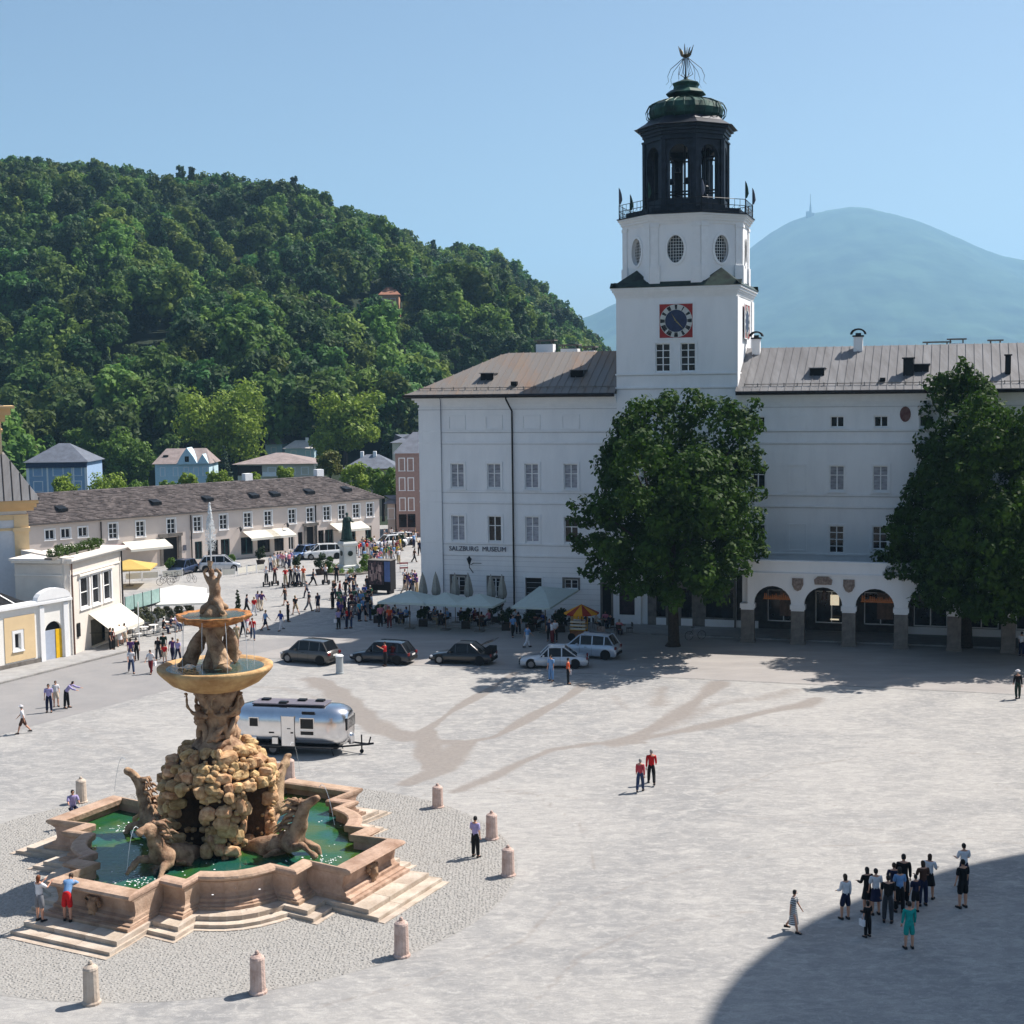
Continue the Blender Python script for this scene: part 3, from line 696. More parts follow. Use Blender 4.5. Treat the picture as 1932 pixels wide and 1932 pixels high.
# clocks
def clock(loc, rz, wd):
    s = wd/2
    cf = obj('clock_face', MB().box(-s,s,-.05,.0,-s,s), M_RED, tw, loc, rz)
    def disc(r, y, n=40, r0=0):
        mb = MB()
        if r0: mb.add([(r*math.cos(2*PI*i/n),y,r*math.sin(2*PI*i/n)) for i in range(n)]+[(r0*math.cos(2*PI*i/n),y,r0*math.sin(2*PI*i/n)) for i in range(n)],[(i,(i+1)%n,n+(i+1)%n,n+i) for i in range(n)])
        else: mb.add([(r*math.cos(2*PI*i/n),y,r*math.sin(2*PI*i/n)) for i in range(n)],[tuple(range(n))])
        return mb
    obj('dial_ring', disc(s*.98,-.06,r0=s*.66), mat('pale_dial', srgb(205,205,200), .6, var=.08), cf)
    obj('dial', disc(s*.66,-.062), mat('blue_dial', srgb(52,62,92), .5, var=.15), cf)
    nm = MB()
    for q in range(12):
        a = PI/2-2*PI*q/12; n_ = (2,1,2,3,3,2,3,4,5,3,2,3)[q]; 
        for j in range(n_):
            t = a+(j-(n_-1)/2)*.085; ca, sa = math.cos(t), math.sin(t); r0, r1 = s*.68, s*.95; d = (-sa*.032, ca*.032)
            nm.add([(r0*ca-d[0]*1,-.068,r0*sa-d[1]),(r1*ca-d[0]*1.6,-.068,r1*sa-d[1]*1.6),(r1*ca+d[0]*1.6,-.068,r1*sa+d[1]*1.6),(r0*ca+d[0],-.068,r0*sa+d[1])],[(0,1,2,3)])
    obj('numerals', nm, M_IRON, cf)
    hd = MB()
    for ang, ln in ((math.radians(-47),.8),(math.radians(122),.55)):
        c_, s2 = math.cos(ang), math.sin(ang)
        hd.add([(-s2*.05-c_*.15,-.085,c_*.05-s2*.15),(s*ln*c_,-.085,s*ln*s2),(s2*.05-c_*.15,-.085,-c_*.05-s2*.15)],[(0,2,1)])
    obj('hands', hd, M_GILT, cf)
    fr_ = MB().box(-s-.09,s+.09,-.08,-.002,s,s+.09).box(-s-.09,s+.09,-.08,-.002,-s-.09,-s).box(-s-.09,-s,-.08,-.002,-s,s).box(s,s+.09,-.08,-.002,-s,s)
    obj('clock_frame', fr_, M_PLASTER2, cf)
clock((13.62-TC, -A-.003, 24.13), 0, 2.62)
clock((A+.12, 0, 24.13), PI/2, 2.62)
# ground floor poster panel at the foot of the tower
pp_ = obj('poster_frame', MB().box(-1.13,1.13,-.18,-.004,.12,4.1), M_PLASTER2, tw, (9.62-TC,-A,0))
obj('poster', MB().box(-.62,.62,-.2,-.185,.85,3.3), mat('dark_poster', srgb(62,40,52), .4, col2=srgb(24,22,30), scale=2.2), pp_)

nic = MB(); nic.wall_open(-.55,.55,.12,3.3,-.1,-.004,[]); m_ = 8
nic.prismy([(.55*math.cos(PI*i/m_),3.3+.55*math.sin(PI*i/m_)) for i in range(m_+1)][::-1],-.1,-.004)
obj('arched_niche', nic, M_STONEG, tw, (7.95-TC,-A,0)); obj('niche_panel', MB().box(7.6-TC,8.3-TC,-A-.12,-A-.101,.3,3.3), M_DARK, tw)  # flat dark panel on the front of the arched stone
# ------------------------------------------------------------------ the palace, right wing
rw = thing('museum_building', 'long white museum wing right of the clock tower, behind the arcade and dark trees', 'building', (0,FY,0), FA)
X1 = 66.0
holes = []
kinds = {}
for i, u in enumerate(UR):
    b = (i == 1)
    kinds[i] = b
    if b: continue
    holes += [(u-.54,u+.54,15.78,16.62),(u-.58,u+.58,10.95,12.86)]
    holes += [(u-.58,u+.58,6.15,8.28)] if i in (2,6,9) else [(u-.58,u+.58,6.5,8.28)]
gh = [(11.9,12.75,.75,2.9),(14.1,14.9,.75,2.9),(15.95,18.45,.85,2.9)]
for i in range(9): gh.append((20.3+i*3.66+.45, 20.3+i*3.66+2.9, .7, 3.2))
T1b = T1+.012
wr = MB().wall_open(T1b, X1, 4.2, 18.5, 0, .45, holes)
wr.box(X1-.45,X1,.451,12,4.2,18.5); wr.box(T1b,X1-.46,11.55,12,4.2,18.5)
obj('wall', wr, M_PLASTER, rw)
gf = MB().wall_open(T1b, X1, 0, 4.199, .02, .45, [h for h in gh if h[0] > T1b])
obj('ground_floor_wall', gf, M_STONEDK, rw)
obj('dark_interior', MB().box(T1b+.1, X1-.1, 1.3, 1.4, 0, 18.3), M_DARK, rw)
s_ = MB()
for z in (17.45,15.58,14.62,10.62,9.72,6.05): s_.box(T1b, X1, -.07, -.001, z-.07, z+.07)
obj('string_course', s_, M_PLASTER2, rw)
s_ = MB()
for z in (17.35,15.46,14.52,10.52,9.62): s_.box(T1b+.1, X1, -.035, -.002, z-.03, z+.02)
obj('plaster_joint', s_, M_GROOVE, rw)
cn = MB()
for d, z0, z1 in [(.12,17.75,17.95),(.28,17.95,18.15),(.48,18.15,18.36),(.7,18.36,18.5)]: cn.box(T1b, X1, -d, .4, z0, z1)
obj('cornice', cn, M_PLASTER2, rw)
wtop = window_mesh(1.04, .84, 2, 1, M_GLASS, trim=.13); wm = window_mesh(1.12, 1.9, 2, 2, M_BLIND, rows_split=[.62])
wmd = window_mesh(1.12, 1.9, 2, 2, M_GLASS, rows_split=[.62]); wl_ = window_mesh(1.12, 1.76, 2, 3, M_GLASS); wl2 = window_mesh(1.12, 2.1, 2, 4, M_GLASS)
mbl2 = MB().box(-.74,-.58,-.05,-.003,-.1,2.02).box(.58,.74,-.05,-.003,-.1,2.02).box(-.58,.58,-.05,-.003,1.9,2.02).box(-.58,.58,-.05,-.003,-.1,0).mesh('blind_window'); mbl2.materials.append(M_PLASTER2)
for i, u in enumerate(UR):
    if kinds[i]:
        link('blind_window', mbl, rw, (u,0,15.72), 0, (.9,1,.9)); link('blind_window', mbl2, rw, (u,0,10.95)); link('blind_window', mbl2, rw, (u,0,6.35)); continue
    put_window(wtop, rw, (u,0,15.79)); put_window(wm if i in (2,3) else wmd, rw, (u,0,10.96)); put_window(wl2 if i in (2,6,9) else wl_, rw, (u,0,6.16 if i in (2,6,9) else 6.51))
lz = MB().lathe([(.35,0),(.35,.04)], 20)
roof_panels(rw, T1+.02, X1+.6, -.85, 6, 18.52, RZ, .62)
rf = MB(); rf.add([(T1+.02,-.86,18.5),(X1+.6,-.86,18.5),(X1+.6,6,RZ-.02),(T1+.02,6,RZ-.02),(T1+.02,12.85,18.5),(X1+.6,12.85,18.5)], [(0,1,2,3),(3,2,5,4),(1,5,2),(0,3,4),(0,4,5,1)])
obj('roof', rf, M_ROOF, rw)
obj('gutter', MB().tube([(T1+.05,-.95,18.5),(X1+.6,-.95,18.5)], .11, 8), M_GUTTER, rw)
obj('gutter_board', MB().box(T1+.03, X1+.5, -.84, -.78, 18.3, 18.5), M_GUTTER, rw)
sg = MB()
for k in range(47): sg.box(T1+.6+k*1.0, T1+.66+k*1.0, -.1, -.04, 18.92, 19.2)
sg.tube([(T1+.6,-.07,19.12),(X1,-.07,19.12)], .03, 5)
obj('snow_guard', sg, M_STONEG, rw)
def uat(x, y, wd=0):                        # u on the palace front (shifted by wd) under a pixel
    d = ray(x, y); o = FW(0, wd); n = FN; t = n.dot(Vector((o.x, o.y, 0)))/(n.x*d.x+n.y*d.y); P = d*t
    return FD.dot(Vector((P.x, P.y, 0))-Vector((0,FY,0))), CAMH+P.z
u_, z_ = uat(1541, 700, 1.2); dormer(rw, u_, .33)
u_, z_ = uat(1738, 694, 1.2); dormer(rw, u_, .38)
obj('roof_vent', MB().box(-.2,.2,-.1,.3,0,.25), M_IRON, rw, (uat(1666,712,1)[0],.3,19.25))
u_, _ = uat(1428, 640, 5.5); chimney(rw, u_, 5.2, 20.8, 22.75, .62, .6, 'arc')
u_, _ = uat(1620, 635, 5.8); chimney(rw, u_, 5.4, 21, 22.75, .7, .6, 'arc')
u_, _ = uat(1714, 700, 1.6); obj('roof_vent', MB().box(-.38,.38,-.3,.3,19.2,20.9).box(-.48,.48,-.4,.4,20.9,21.0), M_IRON, rw, (u_,1.5,0))
u_, _ = uat(1902, 690, 1.2); obj('roof_vent', MB().box(-.2,.2,-.2,.2,19.2,21.0).box(-.28,.28,-.28,.28,21.0,21.1), M_IRON, rw, (u_,1.4,0))
for px, wdt, z1 in ((1768,1.9,22.2),(1805,1.2,22.4),(1878,.9,22.25)):
    u_, _ = uat(px, 640, 8); chimney(rw, u_, 8, 20, z1-.25, wdt, .8)
ov = MB().lathe([(.4,0),(.4,.05)], 20); o_ = obj('oval_plaque', ov, mat('dark_red_plaque', srgb(92,52,52), .7, col2=srgb(120,90,84), scale=3), rw, (30.95,-.003,16.75)); o_.rotation_euler = (PI/2,0,0); o_.scale = (1,1.45,1)
for h in gh:
    if h[0] < T1b: continue
    mw = window_mesh(h[1]-h[0], h[3]-h[2], 2 if h[1]-h[0] > 1 else 1, 1, M_GLASS, trim=.1, tmat=M_STONEDK, sill=False); put_window(mw, rw, ((h[0]+h[1])/2, .02, h[2]), name='shop_window')
plm = MB().box(-.5,.5,-.12,-.0,.12,.68); mplm = plm.mesh('plinth'); mplm.materials.append(M_PLASTER2)
for u, sx in ((17.2,2.6),(19.4,1.2),(32.6,3.0),(36.4,3.0),(40,3.0)): link('plinth', mplm, rw, (u+.2 if u > 19 else u+1.5 if u > 18 else u+1.3,.01,0), 0, (sx if u > 20 else .9,1,1))
# tower foot: dark stone bays either side of the poster panel
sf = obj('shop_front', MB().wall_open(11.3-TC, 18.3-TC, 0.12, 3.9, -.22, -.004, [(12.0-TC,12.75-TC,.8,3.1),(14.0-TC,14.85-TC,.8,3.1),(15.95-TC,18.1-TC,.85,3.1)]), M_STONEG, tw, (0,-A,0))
obj('pane', MB().box(11.4-TC,18.2-TC,-.06,-.03,.8,3.1), M_GLASS, sf)
for xa, xb in ((12.0,12.8),(14.0,14.9),(15.9,18.2)): obj('plinth', MB().box(xa-TC,xb-TC,-.28,-.223,.15,.72), M_PLASTER2, sf)
# ------------------------------------------------------------------ the arcade in front of the right wing
AO = -6.0
ar = thing('arcade', 'white arcade of three round arches on stone pillars before the museum', 'arcade', (0,FY,0), FA)
a0, a1 = 19.2, 49.0; bay = 3.66; pw = .96; zi, zc_, ztop = 2.95, 4.32, 6.2
def arch_bay(w, hwid, d0, d1):
    mb = MB(); m = 12; r = hwid
    arc = [(r*math.cos(PI*i/m), zi+(zc_-zi)*math.sin(PI*i/m)) for i in range(m+1)]
    for i in range(m):
        (xa,za),(xb,zb) = arc[i],arc[i+1]; tz = 5.15
        mb.add([(xa,d0,za),(xb,d0,zb),(xb,d0,tz),(xa,d0,tz),(xa,d1,za),(xb,d1,zb),(xb,d1,tz),(xa,d1,tz)],[(0,3,2,1),(4,5,6,7),(0,1,5,4)])
    mb.box(-w/2,-r,d0,d1,zi,5.15); mb.box(r,w/2,d0,d1,zi,5.15)
    return mb
bm1 = arch_bay(bay, bay/2-pw/2+.02, 0, .55).mesh('arch'); bm1.materials.append(M_PLASTER)
pm1 = MB().box(-pw/2,pw/2,0,.6,.0,2.62).mesh('pillar'); pm1.materials.append(M_STONEG)
pc1 = MB().box(-pw/2-.07,pw/2+.07,-.07,.67,2.62,2.95).box(-pw/2-.0,pw/2+.0,-.03,.63,2.5,2.615).mesh('pillar_capital'); pc1.materials.append(M_PLASTER2)
pb1 = MB().box(-pw/2-.06,pw/2+.06,-.06,.66,-.02,.25).mesh('pillar_base'); pb1.materials.append(M_STONEG)
U0 = 20.0; NB = 8
for i in range(NB+1):
    p = link('pillar', pm1, ar, (U0+bay*i, AO, 0)); link('pillar_capital', pc1, p); link('pillar_base', pb1, p)
    if i < NB: link('arch', bm1, ar, (U0+bay*(i+.5), AO, 0))
eb = U0+bay*NB
obj('parapet', MB().box(U0-pw/2,eb+pw/2,AO-.0,AO+.55,5.151,5.2).box(U0-pw/2-.1,eb+pw/2+.1,AO-.14,AO+.6,5.2,5.32).box(U0-pw/2,eb+pw/2,AO+.02,AO+.5,5.321,6.1).box(U0-pw/2-.05,eb+pw/2+.05,AO-.04,AO+.55,6.1,6.2), M_PLASTER, ar)
obj('flat_roof', MB().box(U0-pw/2,eb+pw/2,AO+.56,-.08,5.3,5.5), M_ROOF, ar)
obj('side_wall', MB().box(U0-pw/2,U0-pw/2+.4,AO+.7,-.1,2.96,5.29).box(U0-pw/2-.02,U0-pw/2+.42,-3.4,-2.6,.1,2.95), M_PLASTER, ar)
obj('ceiling', MB().box(U0-pw/2+.41,eb,AO+.56,-.01,4.75,4.85), M_STONEG, ar)
M_SHELF = mat('lit_orange_shelf', srgb(150,78,44), .6, var=.3, emit=((1.0,.42,.15), .03))  # glow put into shelf and goods stands in for shop lighting
M_SHOPL = mat('lit_shop_display', srgb(84,62,58), .6, col2=srgb(26,22,24), scale=2.5, emit=((1,.7,.5), .004))
for i in range(3):
    uc = U0+bay*(i+.5)
    if i != 1:
        obj('lit_shelf', MB().box(-1.25,1.25,-.15,.15,2.62,2.67), M_SHELF, ar, (uc,-1.2,0))
        gd = MB(); rq = random.Random(i)
        for q in range(17):
            x = -1.15+q*.145; hh = rq.uniform(.12,.42); gd.lathe([(.05,2.675),(.06,2.7+hh*.4),(.03,2.7+hh*.7),(.045,2.7+hh)],6,cx=x)
        obj('shelf_goods', gd, M_SHELF, ar, (uc,-1.2,0))
        obj('display', MB().box(-.1,1.1,0,.1,1.2,3.2), M_SHOPL, ar, (uc,-.35,0))
    else:
        obj('lit_display', MB().box(.1,.75,0,.06,2.2,3.0).box(.1,.75,0,.06,1.05,1.16), mat('lit_white_notice', (.8,.75,.65), .5, emit=((1,.85,.6),.35)), ar, (uc,-.6,0))
        lamp = obj('hanging_lantern', MB().lathe([(.02,3.75),(.22,3.6),(.2,3.1),(.06,3.0)],6), M_SHOPL, ar, (uc-.1,-3.5,0))
# coats of arms on the spandrels
def shield(w, h):
    pts = [(-w/2,h/2),(w/2,h/2),(w/2*1.02,0),(w*.3,-h*.38),(0,-h/2),(-w*.3,-h*.38),(-w/2*1.02,0)][::-1]
    mb = MB().prismy(pts, -.1, 0.0); mb.lathe([(w*.16,0)],3) if False else None
    return mb
M_ARMS = mat('weathered_relief', srgb(165,150,140), .8, col2=srgb(110,92,84), scale=6, bump=.8, bscale=9)
for u, z_ in ((U0+bay*1,4.62),(U0+bay*2,4.62)):
    sh = obj('coat_of_arms', shield(.8,.95), M_ARMS, ar, (u,AO-.003,z_-.15)); obj('relief', shield(.5,.6), M_ARMS, sh, (0,-.1,0))
obj('coat_of_arms', MB().prismy([(-.6,-.25),(.6,-.25),(.66,.1),(.4,.33),(-.4,.33),(-.66,.1)],-.12,0).box(-.25,.25,-.2,-.121,-.15,.25), M_ARMS, ar, (U0+bay*1.5,AO-.003,4.78))
# ------------------------------------------------------------------ figures: continuous skinned bodies
def skin_mesh(name, V, Ed, Rr, sub=1, root=0, smooth=True):
    me = bpy.data.meshes.new(name); me.from_pydata([tuple(v) for v in V], Ed, [])
    o = bpy.data.objects.new('tmp', me); COL.objects.link(o)
    m = o.modifiers.new('Skin', 'SKIN'); m.use_smooth_shade = smooth; m.branch_smoothing = .6
    sv = me.skin_vertices[0].data
    for i, r in enumerate(Rr): sv[i].radius = r if isinstance(r, tuple) else (r, r)
    sv[root].use_root = True
    if sub: s2 = o.modifiers.new('Sub', 'SUBSURF'); s2.levels = sub; s2.render_levels = sub
    dg = bpy.context.evaluated_depsgraph_get(); r = bpy.data.meshes.new_from_object(o.evaluated_get(dg))
    bpy.data.objects.remove(o); bpy.data.meshes.remove(me); r.name = name
    return r
class Fig:
    """joints of a standing figure 1.75 m tall looking towards -Y; pose angles in degrees"""
    def __init__(s, lean=0, hipL=0, hipR=0, kneeL=0, kneeR=0, armL=(5,6,10), armR=(5,6,10), spread=4, headdown=5, twist=0, sit=False, fem=False):
        R = math.radians; J = {}
        def dirv(fwd, out, side): # pointing down, swung forward by fwd and out by out
            return Vector((side*math.sin(R(out)), -math.sin(R(fwd))*math.cos(R(out)), -math.cos(R(fwd))*math.cos(R(out))))
        hz = .93
        J['pel'] = Vector((0,0,hz+.03)); up = Vector((0,-math.sin(R(lean)),math.cos(R(lean))))
        J['waist'] = J['pel']+up*.16; J['chest'] = J['pel']+up*.34; J['ubase'] = J['pel']+up*.46; J['neck'] = J['pel']+up*.53
        hd = Vector((0,-math.sin(R(lean+headdown)),math.cos(R(lean+headdown))))
        J['hl'] = J['neck']+hd*.06; J['hm'] = J['neck']+hd*.14+Vector((0,-.012,0)); J['ht'] = J['neck']+hd*.215
        sw = .165 if fem else .19
        for sd, side, hip, knee, arm in (('L',1,hipL,kneeL,armL),('R',-1,hipR,kneeR,armR)):
            h = Vector((side*.09,0,hz-.03)); d1 = dirv(hip, spread, side); k = h+d1*.42; d2 = dirv(hip-knee, spread*.3, side); a = k+d2*.41
            f = Vector((side*.02,-math.cos(R(max(-40,min(40,(knee-hip)*.5))))*.15,-.045))
            J['hip'+sd]=h; J['knee'+sd]=k; J['ank'+sd]=a; J['toe'+sd]=a+f
            s0 = J['ubase']+Vector((side*sw,0,-.0)); e = s0+dirv(arm[0]-0, arm[1], side)*.28; w_ = e+dirv(arm[0]+arm[2], arm[1]*.5 if arm[2] < 60 else arm[1]*-.6, side)*.25
            J['sh'+sd]=s0; J['el'+sd]=e; J['wr'+sd]=w_; J['pa'+sd]=w_+(w_-e).normalized()*.07; J['hd'+sd]=(w_-e).normalized()
        mz = min(J['ankL'].z,J['ankR'].z)-.085
        for k_ in J:
            if not k_.startswith('hd'): J[k_].z -= mz
        s.J = J; s.fem = fem
    def body(s, fingers=True):
        J = s.J; V=[];R=[];E=[]
        def a(p, r, par=None): V.append(J[p] if isinstance(p,str) else p); R.append(r); i=len(V)-1; (E.append((par,i)) if par is not None else None); return i
        p=a('pel',(.135,.1)); w=a('waist',(.12,.09) if not s.fem else (.105,.085),p); c=a('chest',(.145,.1),w); u=a('ubase',(.13,.085),c); n=a('neck',.052,u)
        hl=a('hl',(.056,.062),n); hm=a('hm',(.074,.088),hl); a('ht',(.055,.066),hm)
        for sd in 'LR':
            h=a('hip'+sd,.085,p); k=a('knee'+sd,.064,h); k2=a(J['knee'+sd].lerp(J['ank'+sd],.35),.066,k); an=a('ank'+sd,.038,k2); a('toe'+sd,(.04,.03),an)
            q=a('sh'+sd,.055,u); e=a('el'+sd,.04,q); wr=a('wr'+sd,(.026,.022),e); pa=a('pa'+sd,(.036,.016),wr)
            if fingers:
                d=J['hd'+sd]; side=1 if sd=='L' else -1; b=Vector((0,1,0)).cross(d).normalized() if abs(d.y)<.9 else Vector((1,0,0))
                f=d.cross(b).normalized()
                for j,(off,ln) in enumerate(((-.028,.055),(-.01,.065),(.009,.062),(.027,.048))):
                    m1=a(J['pa'+sd]+b*off+d*.03,.009,pa); m2=a(J['pa'+sd]+b*off*1.1+d*(.03+ln*.55)-f*.006,.008,m1); a(J['pa'+sd]+b*off*1.1+d*(.03+ln)-f*.02,.007,m2)
                t1=a(J['pa'+sd]-b*.042-d*.03,.010,pa); a(J['pa'+sd]-b*.058+d*.012,.008,t1)
        return skin_mesh('body',V,E,R,1)
    def shirt(s, long=False):
        J=s.J;V=[];R=[];E=[]
        def a(p, r, par=None): V.append(J[p] if isinstance(p,str) else p); R.append(r); i=len(V)-1; (E.append((par,i)) if par is not None else None); return i
        p=a(J['pel'].lerp(J['waist'],-.75),(.168,.138)); w=a('waist',(.158,.128) if not s.fem else (.142,.118),p); c=a('chest',(.178,.135),w); u=a('ubase',(.165,.115),c); a(J['ubase'].lerp(J['neck'],1.0),.085,u)
        for sd in 'LR':
            q=a('sh'+sd,.08,u)
            if long: e=a('el'+sd,.06,q); a(J['el'+sd].lerp(J['wr'+sd],1.0),.05,e)
            else: a(J['sh'+sd].lerp(J['el'+sd],.95),.07,q)
        return skin_mesh('shirt',V,E,R,1)
    def legs(s, cut=1.0):
        J=s.J;V=[];R=[];E=[]
        def a(p, r, par=None): V.append(J[p] if isinstance(p,str) else p); R.append(r); i=len(V)-1; (E.append((par,i)) if par is not None else None); return i
        p=a(J['pel']+Vector((0,0,.17)),(.15,.12)); p0=a(J['pel']+Vector((0,0,-.03)),(.165,.14),p)
        for sd in 'LR':
            h=a('hip'+sd,.118,p0)
            if cut<.6: a(J['hip'+sd].lerp(J['knee'+sd],1.05),.11,h)
            else:
                k=a('knee'+sd,.09,h); a(J['knee'+sd].lerp(J['ank'+sd],1.0),.075,k)
        return skin_mesh('trousers',V,E,R,1,root=0)
    def skirt(s, ln=.5):
        J=s.J; mb=MB(); z=J['pel'].z; c=(J['kneeL']+J['kneeR'])/2
        n=12; rings=[(.125,.1,z+.12,0),(.155,.125,z,0),(.19,.16,z-ln*.5,.3),(.23,.20,z-ln,.6)]
        vs=[]; fs=[]
        for rx,ry,zz,t in rings:
            for i in range(n):
                a_=2*PI*i/n; vs.append((rx*math.cos(a_)*(1+.06*math.cos(5*a_)*t)+c.x*t, ry*math.sin(a_)*(1+.06*math.sin(4*a_)*t)+c.y*t, zz))
        for j in range(3):
            for i in range(n): fs.append(((j+1)*n+i,(j+1)*n+(i+1)%n,j*n+(i+1)%n,j*n+i))
        mb.add(vs,fs); return mb.mesh('skirt',True)
    def hair(s, long=False):
        J=s.J; bm=bmesh.new(); bmesh.ops.create_icosphere(bm,subdivisions=2,radius=1)
        d=(J['ht']-J['hl']).normalized(); c=J['hm']+d*.012
        for v in bm.verts:
            q=v.co.copy(); x=q.x*.083; y=q.y*.1+.008; z=q.z*.1
            if q.y<-.35 and q.z<.45: y=-.045
            if q.z<-.2: z = -.03-(.05 if q.y>-.2 else 0)
            if long and q.z<.0 and q.y>-.35: z=-.03+q.z*.22; x*=1.05; y=y*.8+.02
            v.co=c+Vector((x,y,z))
        me=bpy.data.meshes.new('hair'); bm.to_mesh(me); bm.free(); me.shade_smooth(); return me
    def shoes(s):
        J=s.J; out=[]
        for sd in 'LR':
            mb=MB(); a=J['ank'+sd]; t=J['toe'+sd]; f=(t-a); f.z=0; f=f.normalized() if f.length>1e-4 else Vector((0,-1,0)); sdv=Vector((-f.y,f.x,0)); b=a-Vector((0,0,.085))
            for (l0,l1,w0,w1,h) in ((-.07,.1,.04,.048,.085),(.1,.19,.048,.03,.055)):
                vs=[b+f*l0-sdv*w0,b+f*l1-sdv*w1,b+f*l1+sdv*w1,b+f*l0+sdv*w0]
                vs+=[v+Vector((0,0,h)) for v in vs]; mb.add(vs,[(0,1,2,3),(7,6,5,4),(4,5,1,0),(5,6,2,1),(6,7,3,2),(7,4,0,3)])
            out.append(mb.mesh('shoe'))
        return out
    def face(s):
        J=s.J; mb=MB(); d=(J['ht']-J['hl']).normalized(); f=Vector((0,-1,0)); f=(f-d*f.dot(d)).normalized(); c=J['hm']-d*.002
        for sx in (-1,1):
            p=c+f*.086+Vector((sx*.03,0,0))+d*.008; mb.add([p+Vector((-.014,0,0)),p+d*-.007,p+Vector((.014,0,0)),p+d*.007],[(0,1,2,3)])
        p=c+f*.083-d*.052; mb.add([p+Vector((-.024,0,0)),p-d*.006,p+Vector((.024,0,0)),p+d*.005],[(0,1,2,3)])
        p=c+f*.088; mb.add([p+Vector((-.012,0,0))-d*.025,p+Vector((.012,0,0))-d*.025,p+d*.01,p+f*.02-d*.022],[(0,3,2),(3,1,2),(0,1,3)])
        return mb.mesh('face')
POSES = {}
def build_pose(n, parts, **kw):
    f = Fig(**kw); d = {'body': f.body(kw.get('sit') is None and n not in ('far',))}
    d['shoes'] = f.shoes(); d['face'] = f.face()
    d['hs'] = f.hair(); d['hl'] = f.hair(True)
    d['ss'] = f.shirt(); d['sl'] = f.shirt(True); d['tr'] = f.legs(); d['sh'] = f.legs(.5); d['sk'] = f.skirt(.42); d['dr'] = f.skirt(.62)
    d['wr'] = f.J['wrL'].copy(); d['cap'] = f.J['ht'].copy(); d['bk'] = f.J['chest'].copy()
    POSES[n] = d
build_pose('stand', 0)
build_pose('stand2', 0, hipL=8, kneeL=10, armL=(6,9,62), armR=(-2,6,15), fem=True, headdown=12)
build_pose('crossed', 0, armL=(14,9,72), armR=(12,9,78), headdown=10)
build_pose('walk', 0, hipL=24, hipR=-20, kneeL=8, kneeR=22, armL=(-22,6,12), armR=(24,6,20), lean=4)
build_pose('walk2', 0, hipL=-14, hipR=16, kneeL=26, kneeR=4, armL=(16,6,16), armR=(-14,7,8), lean=3, fem=True)
build_pose('lean', 0, lean=38, hipL=4, hipR=-4, armL=(62,8,20), armR=(55,8,24), headdown=6)
build_pose('sit', 0, hipL=84, hipR=80, kneeL=84, kneeR=80, armL=(30,10,60), armR=(35,10,50), lean=6, sit=True)
build_pose('photo', 0, armL=(45,10,80), armR=(45,10,80), headdown=-4, fem=True)
M_SKIN = mat('skin', srgb(200,150,125), .6, var=.05); M_SKIN2 = mat('tanned_skin', srgb(160,112,88), .6, var=.05)
M_SHOE = mat('dark_shoes', (.02,.02,.022), .6, var=.1); M_FACE = mat('facial_features', (.07,.03,.025), .6, var=.1)
CLC = {'white':(222,222,226),'black':(20,20,24),'red':(200,30,34),'dark red':(110,28,34),'blue':(44,70,150),'navy':(26,32,62),'light blue':(120,160,205),
 'grey':(120,122,128),'dark grey':(52,54,60),'khaki':(178,160,128),'teal':(24,158,150),'green':(60,110,80),'dark green':(28,50,40),'pink':(214,130,150),
 'purple':(96,62,120),'lilac':(170,160,205),'orange':(222,90,44),'brown':(84,58,46),'beige':(205,190,170),'cyan':(70,180,200),'jeans':(52,66,98),'red checked':(190,70,80),'striped':(120,118,130),'yellow':(210,180,60)}
def cloth(c): return mat(c.replace(' ','_')+'_cloth', srgb(*CLC[c]), .85, var=.1, scale=9, bump=.3)
def striped():
    if 'striped_cloth' in _mc: return _mc['striped_cloth']
    m = bpy.data.materials.new('striped_cloth'); m.use_nodes=True; N=m.node_tree.nodes; L=m.node_tree.links; b=N['Principled BSDF']; b.inputs['Roughness'].default_value=.85
    tc=N.new('ShaderNodeTexCoord'); w_=N.new('ShaderNodeTexWave'); w_.bands_direction='Z'; w_.inputs['Scale'].default_value=4.2; r=N.new('ShaderNodeValToRGB')
    r.color_ramp.interpolation='CONSTANT'; r.color_ramp.elements[0].color=(.02,.02,.03,1); r.color_ramp.elements[1].position=.5; r.color_ramp.elements[1].color=(.7,.7,.7,1)
    L.new(tc.outputs['Object'],w_.inputs[0]); L.new(w_.outputs['Fac'],r.inputs[0]); L.new(r.outputs[0],b.inputs['Base Color']); _mc['striped_cloth']=m; return m
HAIRC = {'black':(.012,.01,.009),'brown':(.05,.028,.016),'fair':(.30,.20,.09),'grey':(.3,.29,.28),'red':(.2,.06,.02)}
def hairm(c): return mat(c+'_hair', HAIRC[c], .6, var=.15, scale=30)
def setm(o, m):
    if len(o.data.materials) == 0: o.data.materials.append(m)
    o.material_slots[0].link = 'OBJECT'; o.material_slots[0].material = m
PEOPLE = []
